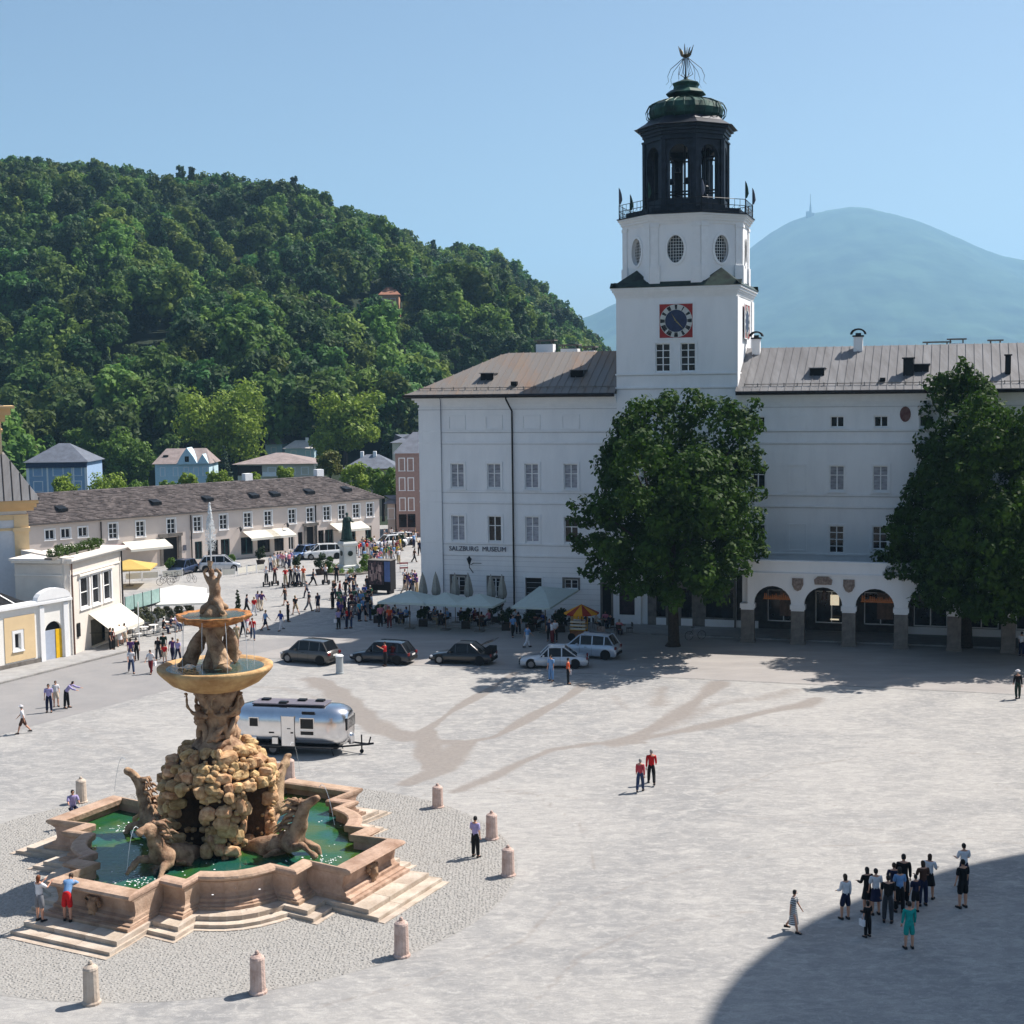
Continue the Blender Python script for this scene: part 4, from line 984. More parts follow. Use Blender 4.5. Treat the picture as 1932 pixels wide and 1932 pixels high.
def person(loc, pose, top, bottom, hair='brown', long=False, legs='tr', sleeve='s', face=0, h=1.72, label='', group=None, extra=None, skin=0, cat='person'):
    d = POSES[pose]; p = thing('person', label, cat, tuple(loc), math.radians(face), group, h/1.75)
    sk = M_SKIN2 if skin else M_SKIN
    b = link('body', d['body'], p); setm(b, sk)
    f_ = link('face', d['face'], p); setm(f_, M_FACE)
    hh = link('hair', d['hl' if long else 'hs'], p); setm(hh, hairm(hair))
    if pose == 'sit': hh.name = 'hair'
    s_ = link('dress_top' if legs == 'dr' else 'shirt', d['s'+sleeve], p); setm(s_, striped() if top == 'striped' else cloth(top))
    nm = {'tr':'trousers','sh':'shorts','sk':'skirt','dr':'dress_skirt'}[legs]
    t_ = link(nm, d[legs], p); setm(t_, striped() if bottom == 'striped' else cloth(bottom))
    for q_ in d['shoes']: setm(link('shoe', q_, p), M_SHOE)
    if extra == 'backpack':
        q = d['bk']; e = obj('backpack', MB().box(-.14,.14,.1,.26,-.18,.2), cloth('white' if top in ('black','navy') else 'dark grey'), p, tuple(q), bevel=.03)
    if extra == 'bag': obj('shoulder_bag', MB().box(-.05,.05,-.16,.16,-.34,-.04).tube([(0,-.12,-.04),(0,0,.2),(0,.12,-.04)],.01,4), cloth('white'), p, tuple(d['wr']+Vector((.04,0,.0))))
    if extra == 'darkbag': obj('shoulder_bag', MB().box(-.05,.05,-.15,.15,-.3,-.04).tube([(0,-.12,-.04),(0,0,.2),(0,.12,-.04)],.01,4), cloth('black'), p, tuple(d['wr']+Vector((.04,0,.0))))
    if extra in ('hat','sunhat'):
        q = d['cap']; obj('hat', MB().lathe([(.15,.0),(.15,.01),(.1,.015),(.09,.07),(.05,.085)],12), cloth('white' if extra == 'hat' else 'beige'), p, (q.x,q.y,q.z-.01))
    PEOPLE.append(p); return p

# ------------------------------------------------------------------ the fountain
FC = Vector((-11.88, 55.95, 0)); FR = math.radians(-72)
fo = thing('fountain', 'tall baroque stone fountain with sea horses, boulders and two bowls in a green pool', 'fountain', tuple(FC))
def stone(name, c1, c2, sc=1.6, **k): return mat(name, srgb(*c1), .85, col2=srgb(*c2), scale=sc, bump=.6, bscale=sc*7, detail=9, **k)
M_ST = stone('pink_marble', (184,158,138), (132,104,84), 1.1, rnd=.09, lo=.38, hi=.7)
M_STEP = stone('pale_step_marble', (200,188,174), (164,148,132), .9, rnd=.06)
M_ROCK = stone('tufa_boulder', (214,182,138), (158,118,80), 1.7, rnd=.25)
M_ROCKDK = stone('dark_rock', (84,62,44), (40,30,22), 2)  # core rock, plainly darker than the boulders
M_FIG = stone('weathered_sculpture_stone', (190,160,130), (112,84,64), 2.2, rnd=.08)
M_BOWL = stone('ochre_bowl_stone', (206,172,124), (158,118,76), 1.2)
# outline of the basin in units of its own size
side = [(-3.78,6.42),(-2.68,5.07),(-1.97,5.86),(-1.36,5.12)]
arc_ = [(-1.36+2.72*t, 5.12+.42*math.sin(PI*t)) for t in (.14,.32,.5,.68,.86)]
side = side + arc_ + [(-x, y) for x, y in side[::-1]]
OUT = []
for k in range(4):
    a = FR + k*PI/2; n_ = Vector((math.cos(a), math.sin(a))); t_ = Vector((-math.sin(a), math.cos(a)))
    OUT += [n_*r + t_*s for s, r in side]
def ringpts(sc): return [p*sc for p in OUT]
NP = len(OUT)
def ring_course(name, s0, s1, z0, z1, m, parent, maxlen=1.45, gap=.010, sh=None, inner=None):
    """blocks between the outline scaled by s0 (inner) and s1 (outer)"""
    pi, po = ringpts(s0), ringpts(s1)
    for i in range(NP):
        j = (i+1)%NP; L_ = (po[j]-po[i]).length; n = max(1, round(L_/maxlen))
        for k in range(n):
            ta, tb = k/n+gap/L_/2*(k>0), (k+1)/n-gap/L_/2*(k<n-1)
            a, b, c, d = po[i].lerp(po[j],ta), po[i].lerp(po[j],tb), pi[i].lerp(pi[j],tb), pi[i].lerp(pi[j],ta)
            o = (a+b+c+d)/4
            mb = MB(); dz = random.uniform(-.004,.004)
            mb.prism([p-o for p in (a,b,c,d)], z0, z1+dz)
            obj(name, mb, m, parent, (o.x,o.y,0), bevel=0)
def sweep(name, prof, m, parent):
    """profile of (scale, z) swept round the outline, one piece for each side of the outline"""
    for i in range(NP):
        j = (i+1)%NP; vs = []
        o = (OUT[i]+OUT[j])/2
        for sc, z in prof:
            for q in (OUT[i], OUT[j]): p = q*sc-o; vs.append((p.x,p.y,z))
        n = len(prof); fs = [(2*k,2*k+1,2*((k+1)%n)+1,2*((k+1)%n)) for k in range(n)]
        fs += [tuple(2*k for k in range(n))[::-1], tuple(2*k+1 for k in range(n))]
        mb = MB().add(vs, fs); obj(name, mb, m, parent, (o.x,o.y,0))
sweep('basin_wall', [(.965,.30),(1.035,.30),(1.035,.52),(1.005,.55),(1.005,.66),(.985,.72),(.975,.85),(.985,1.25),(1.005,1.33),(.965,1.33)][::-1], M_ST, fo)
sweep('rim_stone', [(.935,1.335),(1.0,1.335),(1.03,1.40),(1.042,1.48),(1.035,1.56),(1.01,1.60),(.94,1.60),(.93,1.55)][::-1], M_ST, fo)
ring_course('plinth_block', .94, 1.06, .19, .34+.12, M_STONEG if False else M_ST, fo)
ring_course('step_stone', .94, 1.165, .005, .34, M_STEP, fo, gap=.016)
ring_course('step_stone', 1.166, 1.235, .0, .17, M_STEP, fo, gap=.016)
ring_course('border_stone', 1.236, 1.275, -.02, .035, M_STEP, fo)
# water
def water_mat():
    m = bpy.data.materials.new('green_pool_water'); m.use_nodes=True; N=m.node_tree.nodes; L=m.node_tree.links; b=N['Principled BSDF']
    b.inputs['Roughness'].default_value=.07; b.inputs['IOR'].default_value=1.33; b.inputs['Specular IOR Level'].default_value=.6
    ge=N.new('ShaderNodeNewGeometry'); nz=N.new('ShaderNodeTexNoise'); nz.inputs['Scale'].default_value=.42; nz.inputs['Detail'].default_value=3
    L.new(ge.outputs['Position'],nz.inputs['Vector']); r=N.new('ShaderNodeValToRGB'); e=r.color_ramp.elements
    e[0].position=.36; e[0].color=(.06,.095,.008,1); e[1].position=.62; e[1].color=(.012,.075,.06,1)
    q=r.color_ramp.elements.new(.5); q.color=(.018,.085,.025,1)
    L.new(nz.outputs['Fac'],r.inputs[0]); L.new(r.outputs[0],b.inputs['Base Color'])
    n2=N.new('ShaderNodeTexNoise'); n2.inputs['Scale'].default_value=5; n2.inputs['Detail'].default_value=4; L.new(ge.outputs['Position'],n2.inputs['Vector'])
    bp=N.new('ShaderNodeBump'); bp.inputs['Strength'].default_value=.35; bp.inputs['Distance'].default_value=.03; L.new(n2.outputs['Fac'],bp.inputs['Height']); L.new(bp.outputs[0],b.inputs['Normal'])
    return m
M_WATER = water_mat()
obj('pool_water', MB().add([(p.x,p.y,1.02) for p in ringpts(.97)],[tuple(range(NP))]), M_WATER, fo)
# rock body with four grottoes
ph0 = [FR+PI/4+k*PI/2 for k in range(4)]         # grotto directions (towards the horses)
def grot(a, z):
    d = min(abs((a-p+PI)%(2*PI)-PI) for p in ph0); 
    return max(0, 1-(d/.40)**4) * (1 if z < 3.15 else max(0, 1-(z-3.15)/.7)) if z > .0 else 0
def rockr(a, z):
    base = np.interp(z, [0.3,1.0,2.0,3.0,3.8,4.4,4.8,5.15], [1.85,1.9,1.98,2.15,2.2,1.85,1.5,1.05])
    return base*(1-.52*grot(a, z))
vs = []; nA, nZ = 48, 20
for j in range(nZ):
    z = .5+4.55*j/(nZ-1)
    for i in range(nA):
        a = 2*PI*i/nA; r = rockr(a, z)-.18+.06*math.sin(a*7+z*5); vs.append((r*math.cos(a), r*math.sin(a), z))
fs = [(j*nA+i,j*nA+(i+1)%nA,(j+1)*nA+(i+1)%nA,(j+1)*nA+i) for j in range(nZ-1) for i in range(nA)] + [tuple((nZ-1)*nA+i for i in range(nA))]
obj('rock_core', MB().add(vs, fs), M_ROCKDK, fo)
def boulder_mesh(seed, sub=2):
    rr = random.Random(seed); bm = bmesh.new(); bmesh.ops.create_icosphere(bm, subdivisions=sub, radius=1)
    pl_ = [(Vector((rr.uniform(-1,1),rr.uniform(-1,1),rr.uniform(-1,1))).normalized(), rr.uniform(.66,.95)) for _ in range(9)]
    for v in bm.verts:
        v.co = Vector([math.copysign(abs(c_)**.62, c_) for c_ in v.co])*.86
        for n_, d in pl_:
            t = v.co.dot(n_)
            if t > d: v.co -= n_*(t-d)*.9
        v.co *= 1+.10*mnoise.noise(v.co*2.3+Vector((seed,0,0)))
    me = bpy.data.meshes.new('boulder'); bm.to_mesh(me); bm.free(); me.materials.append(M_ROCK); return me
BM = [boulder_mesh(i) for i in range(10)]
rr = random.Random(3); cnt = 0
z = .95
while z < 5.05:
    hgt = rr.uniform(.40,.58); a = rr.uniform(0,.5)
    while a < 2*PI+.1:
        r = rockr(a, z); wd = rr.choice([.3,.38,.46,.56,.7,.88]); g_ = grot(a, z)
        if g_ < .5 and cnt < 300:
            s = (wd*.56, rr.uniform(.26,.46), hgt*rr.uniform(.44,.74))
            rad = r-.12+rr.uniform(-.2,.26)
            o = link('boulder', BM[rr.randrange(10)], fo, (rad*math.cos(a),rad*math.sin(a),z+rr.uniform(-.12,.12)), 0, s)
            o.rotation_euler = (rr.uniform(-.22,.22), rr.uniform(-.25,.25), a+PI/2+rr.uniform(-.3,.3)); cnt += 1
        a += wd*.86/r
    z += hgt*.8
# small stones between the boulders: one joined mass
sm = MB(); ico = boulder_mesh(99, 1); iv = [v.co.copy() for v in ico.vertices]; if_ = [tuple(p.vertices) for p in ico.polygons]
for k in range(520):
    z = rr.uniform(.9,5.1); a = rr.uniform(0,2*PI); r = rockr(a,z)-.03+rr.uniform(-.05,.2); s = rr.uniform(.06,.17)
    if grot(a,z) > .6: r -= .1
    M_ = Matrix.Translation((r*math.cos(a),r*math.sin(a),z)) @ Matrix.Rotation(rr.uniform(0,6),4,'Z') @ Matrix.Diagonal((s*1.3,s,s,1))
    sm.add([M_@v for v in iv], if_)
tag(obj('small_stones', sm, M_ROCK, fo, smooth=True), kind='stuff')
def roughen(me, amt, sc, seed=0):
    me.calc_normals_split() if hasattr(me,'calc_normals_split') else None
    ns = [v.normal.copy() for v in me.vertices]
    for v, n in zip(me.vertices, ns):
        p = v.co*sc+Vector((seed,seed*.3,0)); v.co += n*(mnoise.noise(p)+.5*mnoise.noise(p*2.1))*amt
    me.update(); return me
# sea horses
def seahorse(rot, var, dist=3.05):
    sh = obj('sea_horse', roughen(skin_mesh('sea_horse',
        [(1.7,0,.5),(1.0,0,.75),(.25,0,.95),(-.45,0,1.15),(-.8,0,1.75),(-1.0,0,2.35),(-1.12,0,2.75),(-1.5,.0,3.05),(-1.85,0,3.3),(2.1,.3,.2),
         (-.75,.42,1.05),(-1.35,.55,1.3),(-1.75,.5,.95),(-1.95,.5,.8),
         (-.7,-.42,1.0),(-1.3,-.6,.85),(-1.55,-.62,.3),(-1.75,-.62,.2),
         (-1.02,.12,3.0),(-1.02,-.12,3.0),(.3,.5,.4),(.3,-.5,.4)] if var == 0 else
        [(1.7,0,.5),(1.0,0,.8),(.3,0,1.0),(-.35,0,1.15),(-.75,.0,1.6),(-.95,0,2.1),(-1.1,0,2.45),(-1.4,.05,2.55),(-1.75,.08,2.45),(2.1,.3,.2),
         (-.7,.42,1.0),(-1.2,.6,1.15),(-1.7,.6,.85),(-1.9,.6,.72),
         (-.6,-.42,.95),(-1.2,-.6,.7),(-1.45,-.75,.25),(-1.65,-.8,.15),
         (-1.0,.12,2.7),(-1.0,-.12,2.7),(.35,.5,.4),(.35,-.5,.4)],
        [(0,1),(1,2),(2,3),(3,4),(4,5),(5,6),(6,7),(7,8),(0,9),(3,10),(10,11),(11,12),(12,13),(3,14),(14,15),(15,16),(16,17),(6,18),(6,19),(2,20),(2,21)],
        [.4,.55,(.62,.55),(.55,.5),(.38,.42),(.28,.33),(.25,.27),.2,(.13,.15),.2,.24,.14,.1,.1,.24,.14,.1,.1,.05,.05,.22,.22], 2, root=2), .09, 2.2, rot), M_FIG, fo,
        (FCd(rot, dist)[0], FCd(rot, dist)[1], .50), rot+PI, scale=(1.0,.92,.92))
    # mane: locks along the neck; fins on the chest
    mn = MB(); rq = random.Random(int(rot*100))
    pts = [(-.2,1.45),(-.42,1.8),(-.55,2.1),(-.68,2.4),(-.8,2.7),(-.9,2.95)] if var == 0 else [(-.1,1.4),(-.35,1.7),(-.5,1.95),(-.65,2.2),(-.78,2.45),(-.85,2.65)]
    for (x, z) in pts:
        for k in range(5):
            y = rq.uniform(-.22,.22); p = Vector((x+.05,y,z)); d = Vector((rq.uniform(.2,.55),y*1.2+rq.uniform(-.1,.1),rq.uniform(-.25,.12)))
            mn.tube([p-d*.3,p,p+d*.6+Vector((0,0,.06)),p+d*1.1-Vector((0,0,.12))],[.09,.1,.07,.015],5)
    obj('mane', mn, M_FIG, sh, smooth=True)
    fn_ = MB()
    for sy in (-1,1):
        for k in range(7):
            p = Vector((-.25+k*.1,sy*.5,.9-k*.05)); d = Vector((.55,sy*(.25+.05*k),-.25-.08*k)); fn_.tube([p,p+d*.5+Vector((0,0,.05)),p+d],[.1,.08,.02],5)
    obj('fin', fn_, M_FIG, sh, smooth=True)
    return sh
def FCd(a, r): return (r*math.cos(a), r*math.sin(a))
for k, a in enumerate(ph0): seahorse(a, [0,0,0,1][k] if True else 0, 3.0)
# jets from the horses' mouths
M_SPRAY = mat('falling_water', (.82,.86,.9), .15, var=.05, alpha=.55, spec=.6)
M_FOAM = mat('white_foam', (.85,.87,.88), .5, var=.06)
# the three giants that carry the bowl
f1 = Fig(hipL=12,hipR=-10,kneeL=25,kneeR=10,armL=(150,25,40),armR=(165,20,30),lean=8)
gi_me = roughen(f1.body(), .03, 6, 2)
hp = [v for v in gi_me.vertices]
for k in range(4):
    a = -PI/2+.5+k*PI/2
    o = link('giant_figure', gi_me, fo, (.62*math.cos(a),.62*math.sin(a),4.72), a-PI/2+PI+.25*k, (1.75,1.75,1.2)); 
    if not gi_me.materials: gi_me.materials.append(M_FIG)
rkc = roughen(MB().lathe([(1.25,4.8),(1.05,5.05),(.62,5.4),(.5,5.9),(.55,6.4),(.7,6.9),(.95,7.35)],18).mesh('figure_column', True), .16, 2.5, 5); obj('figure_column', rkc, M_FIG, fo)
dr_ = MB(); rq = random.Random(11)
for k in range(26):
    a = rq.uniform(0,2*PI); z0 = rq.uniform(4.85,6.8); r = .55+abs(z0-5.9)*.25
    p = Vector((r*math.cos(a),r*math.sin(a),z0)); t = Vector((-math.sin(a),math.cos(a),rq.uniform(-.3,1.2)))*rq.uniform(.4,.7)
    dr_.tube([p-t*.6,p+Vector((math.cos(a),math.sin(a),0))*.18,p+t*.7],[.08,.17,.07],6)
obj('drapery', roughen(dr_.mesh('drapery',True),.03,5), M_FIG, fo)
# great bowl
bw = obj('great_bowl', MB().lathe([(.9,7.3),(1.25,7.38),(1.75,7.62),(2.1,7.95),(2.22,8.08),(2.27,8.16),(2.27,8.27),(2.18,8.31),(2.02,8.27),(1.9,8.2),(1.5,8.1),(.2,8.02)],64), M_BOWL, fo, smooth=True)
M_BW = mat('bowl_water', (.06,.10,.10), .08, col2=(.03,.07,.05), scale=2, spec=.6, bump=.4, bscale=8)
obj('bowl_water', MB().lathe([(.05,8.20),(1.93,8.21)],48,cap=False), M_BW, fo)
# dolphins
def dolphin(a):
    c, s = math.cos(a), math.sin(a)
    def P(r, z, t=0): return (r*c-t*s, r*s+t*c, z)
    return roughen(skin_mesh('dolphin', [P(1.28,8.35,.1),P(1.0,8.5,.05),P(.85,8.75),P(.72,9.15,-.12),P(.55,9.5,-.3),P(.35,9.75,-.2),P(.3,9.95,.1),P(1.42,8.32,.3),P(1.15,8.62,.35),P(1.1,8.62,-.25)],
        [(0,1),(1,2),(2,3),(3,4),(4,5),(5,6),(0,7),(1,8),(1,9)], [.16,.3,.36,.32,.24,.18,.16,.07,.08,.08], 2, root=2), .03, 5, a)
for k in range(3): obj('dolphin', dolphin(-PI/2+.45+k*2*PI/3), M_FIG, fo)
obj('dolphin_rock', roughen(MB().lathe([(.6,8.1),(.42,8.5),(.25,8.9),(.3,9.4),(.55,9.7),(.62,9.95)],14).mesh('r',True),.08,4), M_FIG, fo)
# upper scalloped shell
sc_ = lambda a: 1+.05*math.cos(12*a)
obj('shell_bowl', MB().lathe([(.45,9.86),(.8,9.93),(1.1,10.02),(1.3,10.12),(1.4,10.2),(1.46,10.3),(1.42,10.34),(1.3,10.3),(.9,10.22),(.1,10.2)],96,sq=sc_), mat('orange_shell_stone', srgb(196,138,84), .8, col2=srgb(128,78,44), scale=3, bump=.5), fo, smooth=True)
obj('bowl_water', MB().lathe([(.05,10.285),(1.3,10.29)],40,cap=False), M_BW, fo)
# triton
tr_ = roughen(skin_mesh('triton', [(.04,.02,10.75),(.06,0,11.05),(.09,-.03,11.3),(.06,-.02,11.52),(.0,0,11.72),(-.02,-.02,11.86),(-.04,-.04,12.02),(-.05,-.05,12.14),
   (.3,-.2,10.72),(.42,-.45,10.5),(.5,-.35,10.35),(-.2,-.12,10.72),(-.36,-.35,10.6),(-.42,-.3,10.38),
   (.24,0,11.74),(.34,-.1,11.98),(.14,-.2,12.16),(-.24,0,11.74),(-.32,-.12,12.0),(-.14,-.2,12.2),(.3,.25,10.6),(.55,.35,10.5)],
   [(0,1),(1,2),(2,3),(3,4),(4,5),(5,6),(6,7),(0,8),(8,9),(9,10),(0,11),(11,12),(12,13),(4,14),(14,15),(15,16),(4,17),(17,18),(18,19),(0,20),(20,21)],
   [(.27,.25),(.24,.21),(.25,.22),(.26,.21),(.22,.17),.09,(.125,.14),.1,.17,.13,.08,.17,.12,.07,.095,.07,.055,.095,.07,.055,.2,.1], 2), .03, 5)
obj('conch', MB().tube([(-.02,-.2,12.12),(-.04,-.26,12.3),(-.02,-.2,12.45)],[.03,.09,.12],8), M_FIG, fo)
obj('triton', tr_, M_FIG, fo)
obj('triton_rock', roughen(MB().lathe([(.6,10.22),(.5,10.4),(.36,10.6),(.22,10.8)],14).mesh('r',True),.1,3.5), M_FIG, fo)
# water: central jet and threads from the shell
jt = MB(); rq = random.Random(5)
jt.tube([(-.03,-.02,12.4),(-.03,-.02,13.3),(-.02,-.02,14.3),(-.02,-.02,14.72)],[.03,.04,.035,.02],6)
for k in range(900):
    t = rq.random()**.8; z = 14.75-t*1.9; r = .02+.20*min(1,(t*1.5))*rq.random()**.6; a = rq.uniform(0,2*PI); s = rq.uniform(.008,.02)*(1.5-t)
    x, y = r*math.cos(a)-.03, r*math.sin(a)-.02
    jt.add([(x-s,y,z),(x,y-s,z),(x+s,y,z),(x,y+s,z),(x,y,z+s*2.6),(x,y,z-s*2.6)],[(0,1,4),(1,2,4),(2,3,4),(3,0,4),(1,0,5),(2,1,5),(3,2,5),(0,3,5)])
tag(obj('water_jet', jt, M_FOAM, fo), kind='stuff')
th = MB()
for k in range(10):
    a = 2*PI*k/10+.2; r = 1.42; c, s = math.cos(a), math.sin(a)
    th.tube([(r*c,r*s,10.2),((r+.08)*c,(r+.08)*s,9.7),((r+.11)*c,(r+.11)*s,9.0),((r+.12)*c,(r+.12)*s,8.22)],[.014,.012,.010,.008],4)
for k, a in enumerate(ph0):
    r0 = 3.0+(1.85 if k != 3 else 1.75); z0 = .55+(3.35 if k != 3 else 2.45); c, s = math.cos(a), math.sin(a)
    th.tube([((r0+.28*t)*c,(r0+.28*t)*s,z0+.30*t*1.4-.42*t*t) for t in [0,.4,.8,1.2,1.6,2.0,2.4]][:7],[.02,.018,.016,.014,.014,.012,.01],4)
tag(obj('water_threads', th, M_SPRAY, fo), kind='stuff')
fm_ = MB()
for k in range(260):
    a = ph0[k%4]+rq.uniform(-.12,.12); r = 4.9+rq.uniform(-.5,.6) if k%3 else rq.uniform(2.2,6); a = a if k%3 else rq.uniform(0,2*PI); s = rq.uniform(.015,.05)
    fm_.lathe([(s,1.022),(s*.6,1.03)],5,cx=r*math.cos(a),cy=r*math.sin(a))
tag(obj('foam_flecks', fm_, M_FOAM, fo), kind='stuff')
# carved masks on the short sides of the basin
mk_me = roughen(skin_mesh('carved_mask', [(0,0,1.3),(0,-.06,1.0),(0,-.02,.7),(.22,0,1.2),(-.22,0,1.2),(.3,0,.85),(-.3,0,.85),(.12,0,.5),(-.12,0,.5)],[(0,1),(1,2),(0,3),(0,4),(3,5),(4,6),(2,7),(2,8)],[.16,.2,.16,.1,.1,.07,.07,.07,.07],2),.06,6)
mk_me.materials.append(M_FIG)
for k, a in enumerate(ph0): link('carved_mask', mk_me, fo, (7.22*math.cos(a),7.22*math.sin(a),0), a+PI/2)
# pebble circle round the fountain
PC = Vector((-12.4, 55.75)); PR = 12.45
def inpoly(x, y, P):
    c = False; n = len(P)
    for i in range(n):
        a, b = P[i], P[(i+1)%n]
        if (a.y > y) != (b.y > y) and x < (b.x-a.x)*(y-a.y)/(b.y-a.y)+a.x: c = not c
    return c
RING = [p*1.275 for p in OUT]
bed = MB().add([(PC.x+PR*math.cos(2*PI*i/72), PC.y+PR*math.sin(2*PI*i/72), .006) for i in range(72)], [tuple(range(72))])
M_PEB = mat('river_pebbles', (.41,.395,.37), .85, col2=(.25,.24,.225), scale=9, world=True, lo=.3, hi=.62, bump=.3, bscale=30)
M_BED = mat('pebble_mortar', (.36,.348,.328), .95, var=.15, scale=6, world=True, bump=.4)
struct(obj('pebble_bed', bed, M_BED))
pb_ = []; pf = []; rq = np.random.default_rng(4)
s_ = .14; n_ = int(2*PR/s_)
for i in range(n_):
    for j in range(n_):
        x = PC.x-PR+(i+.5+rq.uniform(-.3,.3))*s_; y = PC.y-PR+(j+.5*(i%2)+rq.uniform(-.3,.3))*s_
        d = math.hypot(x-PC.x, y-PC.y)
        if d > PR-.06 or inpoly(x-FC.x, y-FC.y, RING): continue
        if y > 62 and x < -14: pass
        a = rq.uniform(0,PI); rx, ry, h = s_*rq.uniform(.36,.52), s_*rq.uniform(.27,.40), rq.uniform(.012,.028)
        b = len(pb_); ca, sa = math.cos(a), math.sin(a)
        for k in range(6):
            t = PI*k/3; u, v = rx*math.cos(t), ry*math.sin(t); pb_.append((x+u*ca-v*sa, y+u*sa+v*ca, .006))
        for k in range(3):
            t = 2*PI*k/3+.5; u, v = rx*.55*math.cos(t), ry*.55*math.sin(t); pb_.append((x+u*ca-v*sa, y+u*sa+v*ca, .006+h))
        pf += [(b+6,b+7,b+8),(b,b+1,b+6),(b+1,b+2,b+7,b+6),(b+2,b+3,b+7),(b+3,b+4,b+8,b+7),(b+4,b+5,b+8),(b+5,b,b+6,b+8)]
pme = bpy.data.meshes.new('pebbles'); pme.from_pydata(pb_, [], pf); pme.materials.append(M_PEB)
tag(link('pebbles', pme), 'ring of rounded pebbles set in the ground around the fountain', 'pebbles', kind='stuff')
# bollards
bp = [(173,1893,1.12,'pale bollard nearest the lower left corner, in front of the basin'),(487,1873,1.12,'pinkish bollard right in front of the basin near the damp pebbles'),
      (758,1804,1.1,'bollard at the front right of the basin, beyond its lowest step'),(959,1652,1.0,'bollard furthest right in the ring, just beyond the man in black trousers'),
      (928,1583,1.0,'bollard directly behind the man walking right of the fountain'),(826,1523,.9,'bollard between the caravan hitch and the walking man'),
      (547,1470,.9,'small reddish bollard below the caravan, behind the basin'),(154,1514,1.0,'grey bollard behind the seated person at the back left of the basin')]
for i, (x, y, h, lb) in enumerate(bp):
    b = thing('bollard', 'stone '+lb, 'bollard', tuple(G(x,y)), random.uniform(0,1), 'stone bollards ringed around the fountain', (1,1,h))
    mm = M_STEP if i in (0,7) else M_BOLL
    obj('post', MB().lathe([(.30,0),(.30,.06),(.255,.10),(.235,.98),(.245,1.0),(.22,1.06),(.12,1.13)],14), mm, b, smooth=False)
    obj('finial', MB().lathe([(.05,1.125),(.08,1.17),(.05,1.23),(.01,1.25)],8), mm, b)
# ------------------------------------------------------------------ the long pink building
PA = math.radians(42); P0 = Vector((-49.4,146,0)); PD = Vector((math.cos(PA),math.sin(PA),0)); PN = Vector((-PD.y,PD.x,0)); PL = 44.4
def pu(x, y, wd=0):                       # position along the pink front (moved wd behind it) and height, from a pixel
    d = ray(x, y); o = P0+PN*wd; t = PN.dot(o)/(PN.x*d.x+PN.y*d.y); P = d*t
    return PD.dot(Vector((P.x,P.y,0))-P0), CAMH+P.z
M_PINK = mat('pink_grey_plaster', srgb(214,200,190), .9, var=.05, scale=.5, world=True)
M_SHING = mat('weathered_shingles', srgb(106,98,96), .85, col2=srgb(64,58,58), scale=1.2, world=True, bump=.3, bscale=6, detail=9)
M_AWN = mat('cream_awning_cloth', srgb(236,232,220), .8, var=.03, scale=2, trans=.25)
M_DOORDK = mat('dark_doorway', (.015,.015,.017), .7, var=.2)
pk = thing('town_house_row', 'long low pink-grey house row with a dark shingled roof, shops and cream awnings', 'building', tuple(P0), PA)
wxs = [92,122,154.7,212,263.5,322,372,421,466.8,505.4,550.7,584.8,616.6,645,672,698]
pus = [pu(x, 960)[0] for x in wxs]
hol = [(u-.5,u+.5,3.5,5.15) for u in pus[3:]] + [(u-.5,u+.5,4.0,5.0) for u in pus[:3]]
doors = []
for x0, x1, z1 in ((578.8,594.4,2.9),(303.6+4,340.8-4,3.1)): a, b = pu(x0,1040)[0], pu(x1,1040)[0]; doors.append((a,b,z1))
shops = []
for x0, x1 in ((368,382),(392,412),(417,434),(455,478),(486,510),(518,536),(545,556),(563,572),(601,612),(614,630),(660,672),(690,702)):
    shops.append((pu(x0,1040)[0], pu(x1,1040)[0], 2.35))
hol += [(a,b,.02,z) for a,b,z in doors] + [(a,b,.35,z) for a,b,z in shops]
obj('wall', MB().wall_open(-6, PL, 0, 5.72, 0, .4, hol).box(PL-.4,PL,.41,9,0,5.72).box(-6,-5.6,.41,9,0,5.72), M_PINK, pk)
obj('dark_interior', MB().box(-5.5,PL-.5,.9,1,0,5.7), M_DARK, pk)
wp = window_mesh(1.0,1.65,2,3,M_GLASS,trim=.12); wp2 = window_mesh(1.0,1.0,2,1,M_GLASS,trim=.12)
for i, u in enumerate(pus): put_window(wp2 if i < 3 else wp, pk, (u,0,4.0 if i < 3 else 3.5))
for a, b, z in shops:
    obj('shop_window', MB().wall_open(a,b,.35,z,.16,.22,[(a+.07,(a+b)/2-.04,.45,z-.08),((a+b)/2+.04,b-.07,.45,z-.08)]), [mat('teal_shop_frame', srgb(60,96,96), .6, var=.1), M_WFRAME, M_IRON][int(a)%3], pk)
    obj('pane', MB().box(a+.05,b-.05,.24,.26,.4,z-.05), M_GLASS, pk)
for a, b, z in doors:
    obj('door', MB().box(a,b,.3,.34,.0,z), M_DOORDK, pk)
    obj('door_surround', MB().box(a-.35,a,-.1,.2,0,z+.1).box(b,b+.35,-.1,.2,0,z+.1).box(a-.5,b+.5,-.2,.15,z+.1,z+.45), M_STONEG, pk)
obj('eaves', MB().box(-6.6,PL+.6,-.28,0,5.6,5.72).tube([(-6.6,-.32,5.66),(PL+.6,-.32,5.66)],.06,6), M_GUTTER, pk)
for x in (360,595.5,190): u = pu(x,1000)[0]; obj('downpipe', MB().bar((u,-.1,0),(u,-.1,5.4),.07,6), M_GUTTER, pk)
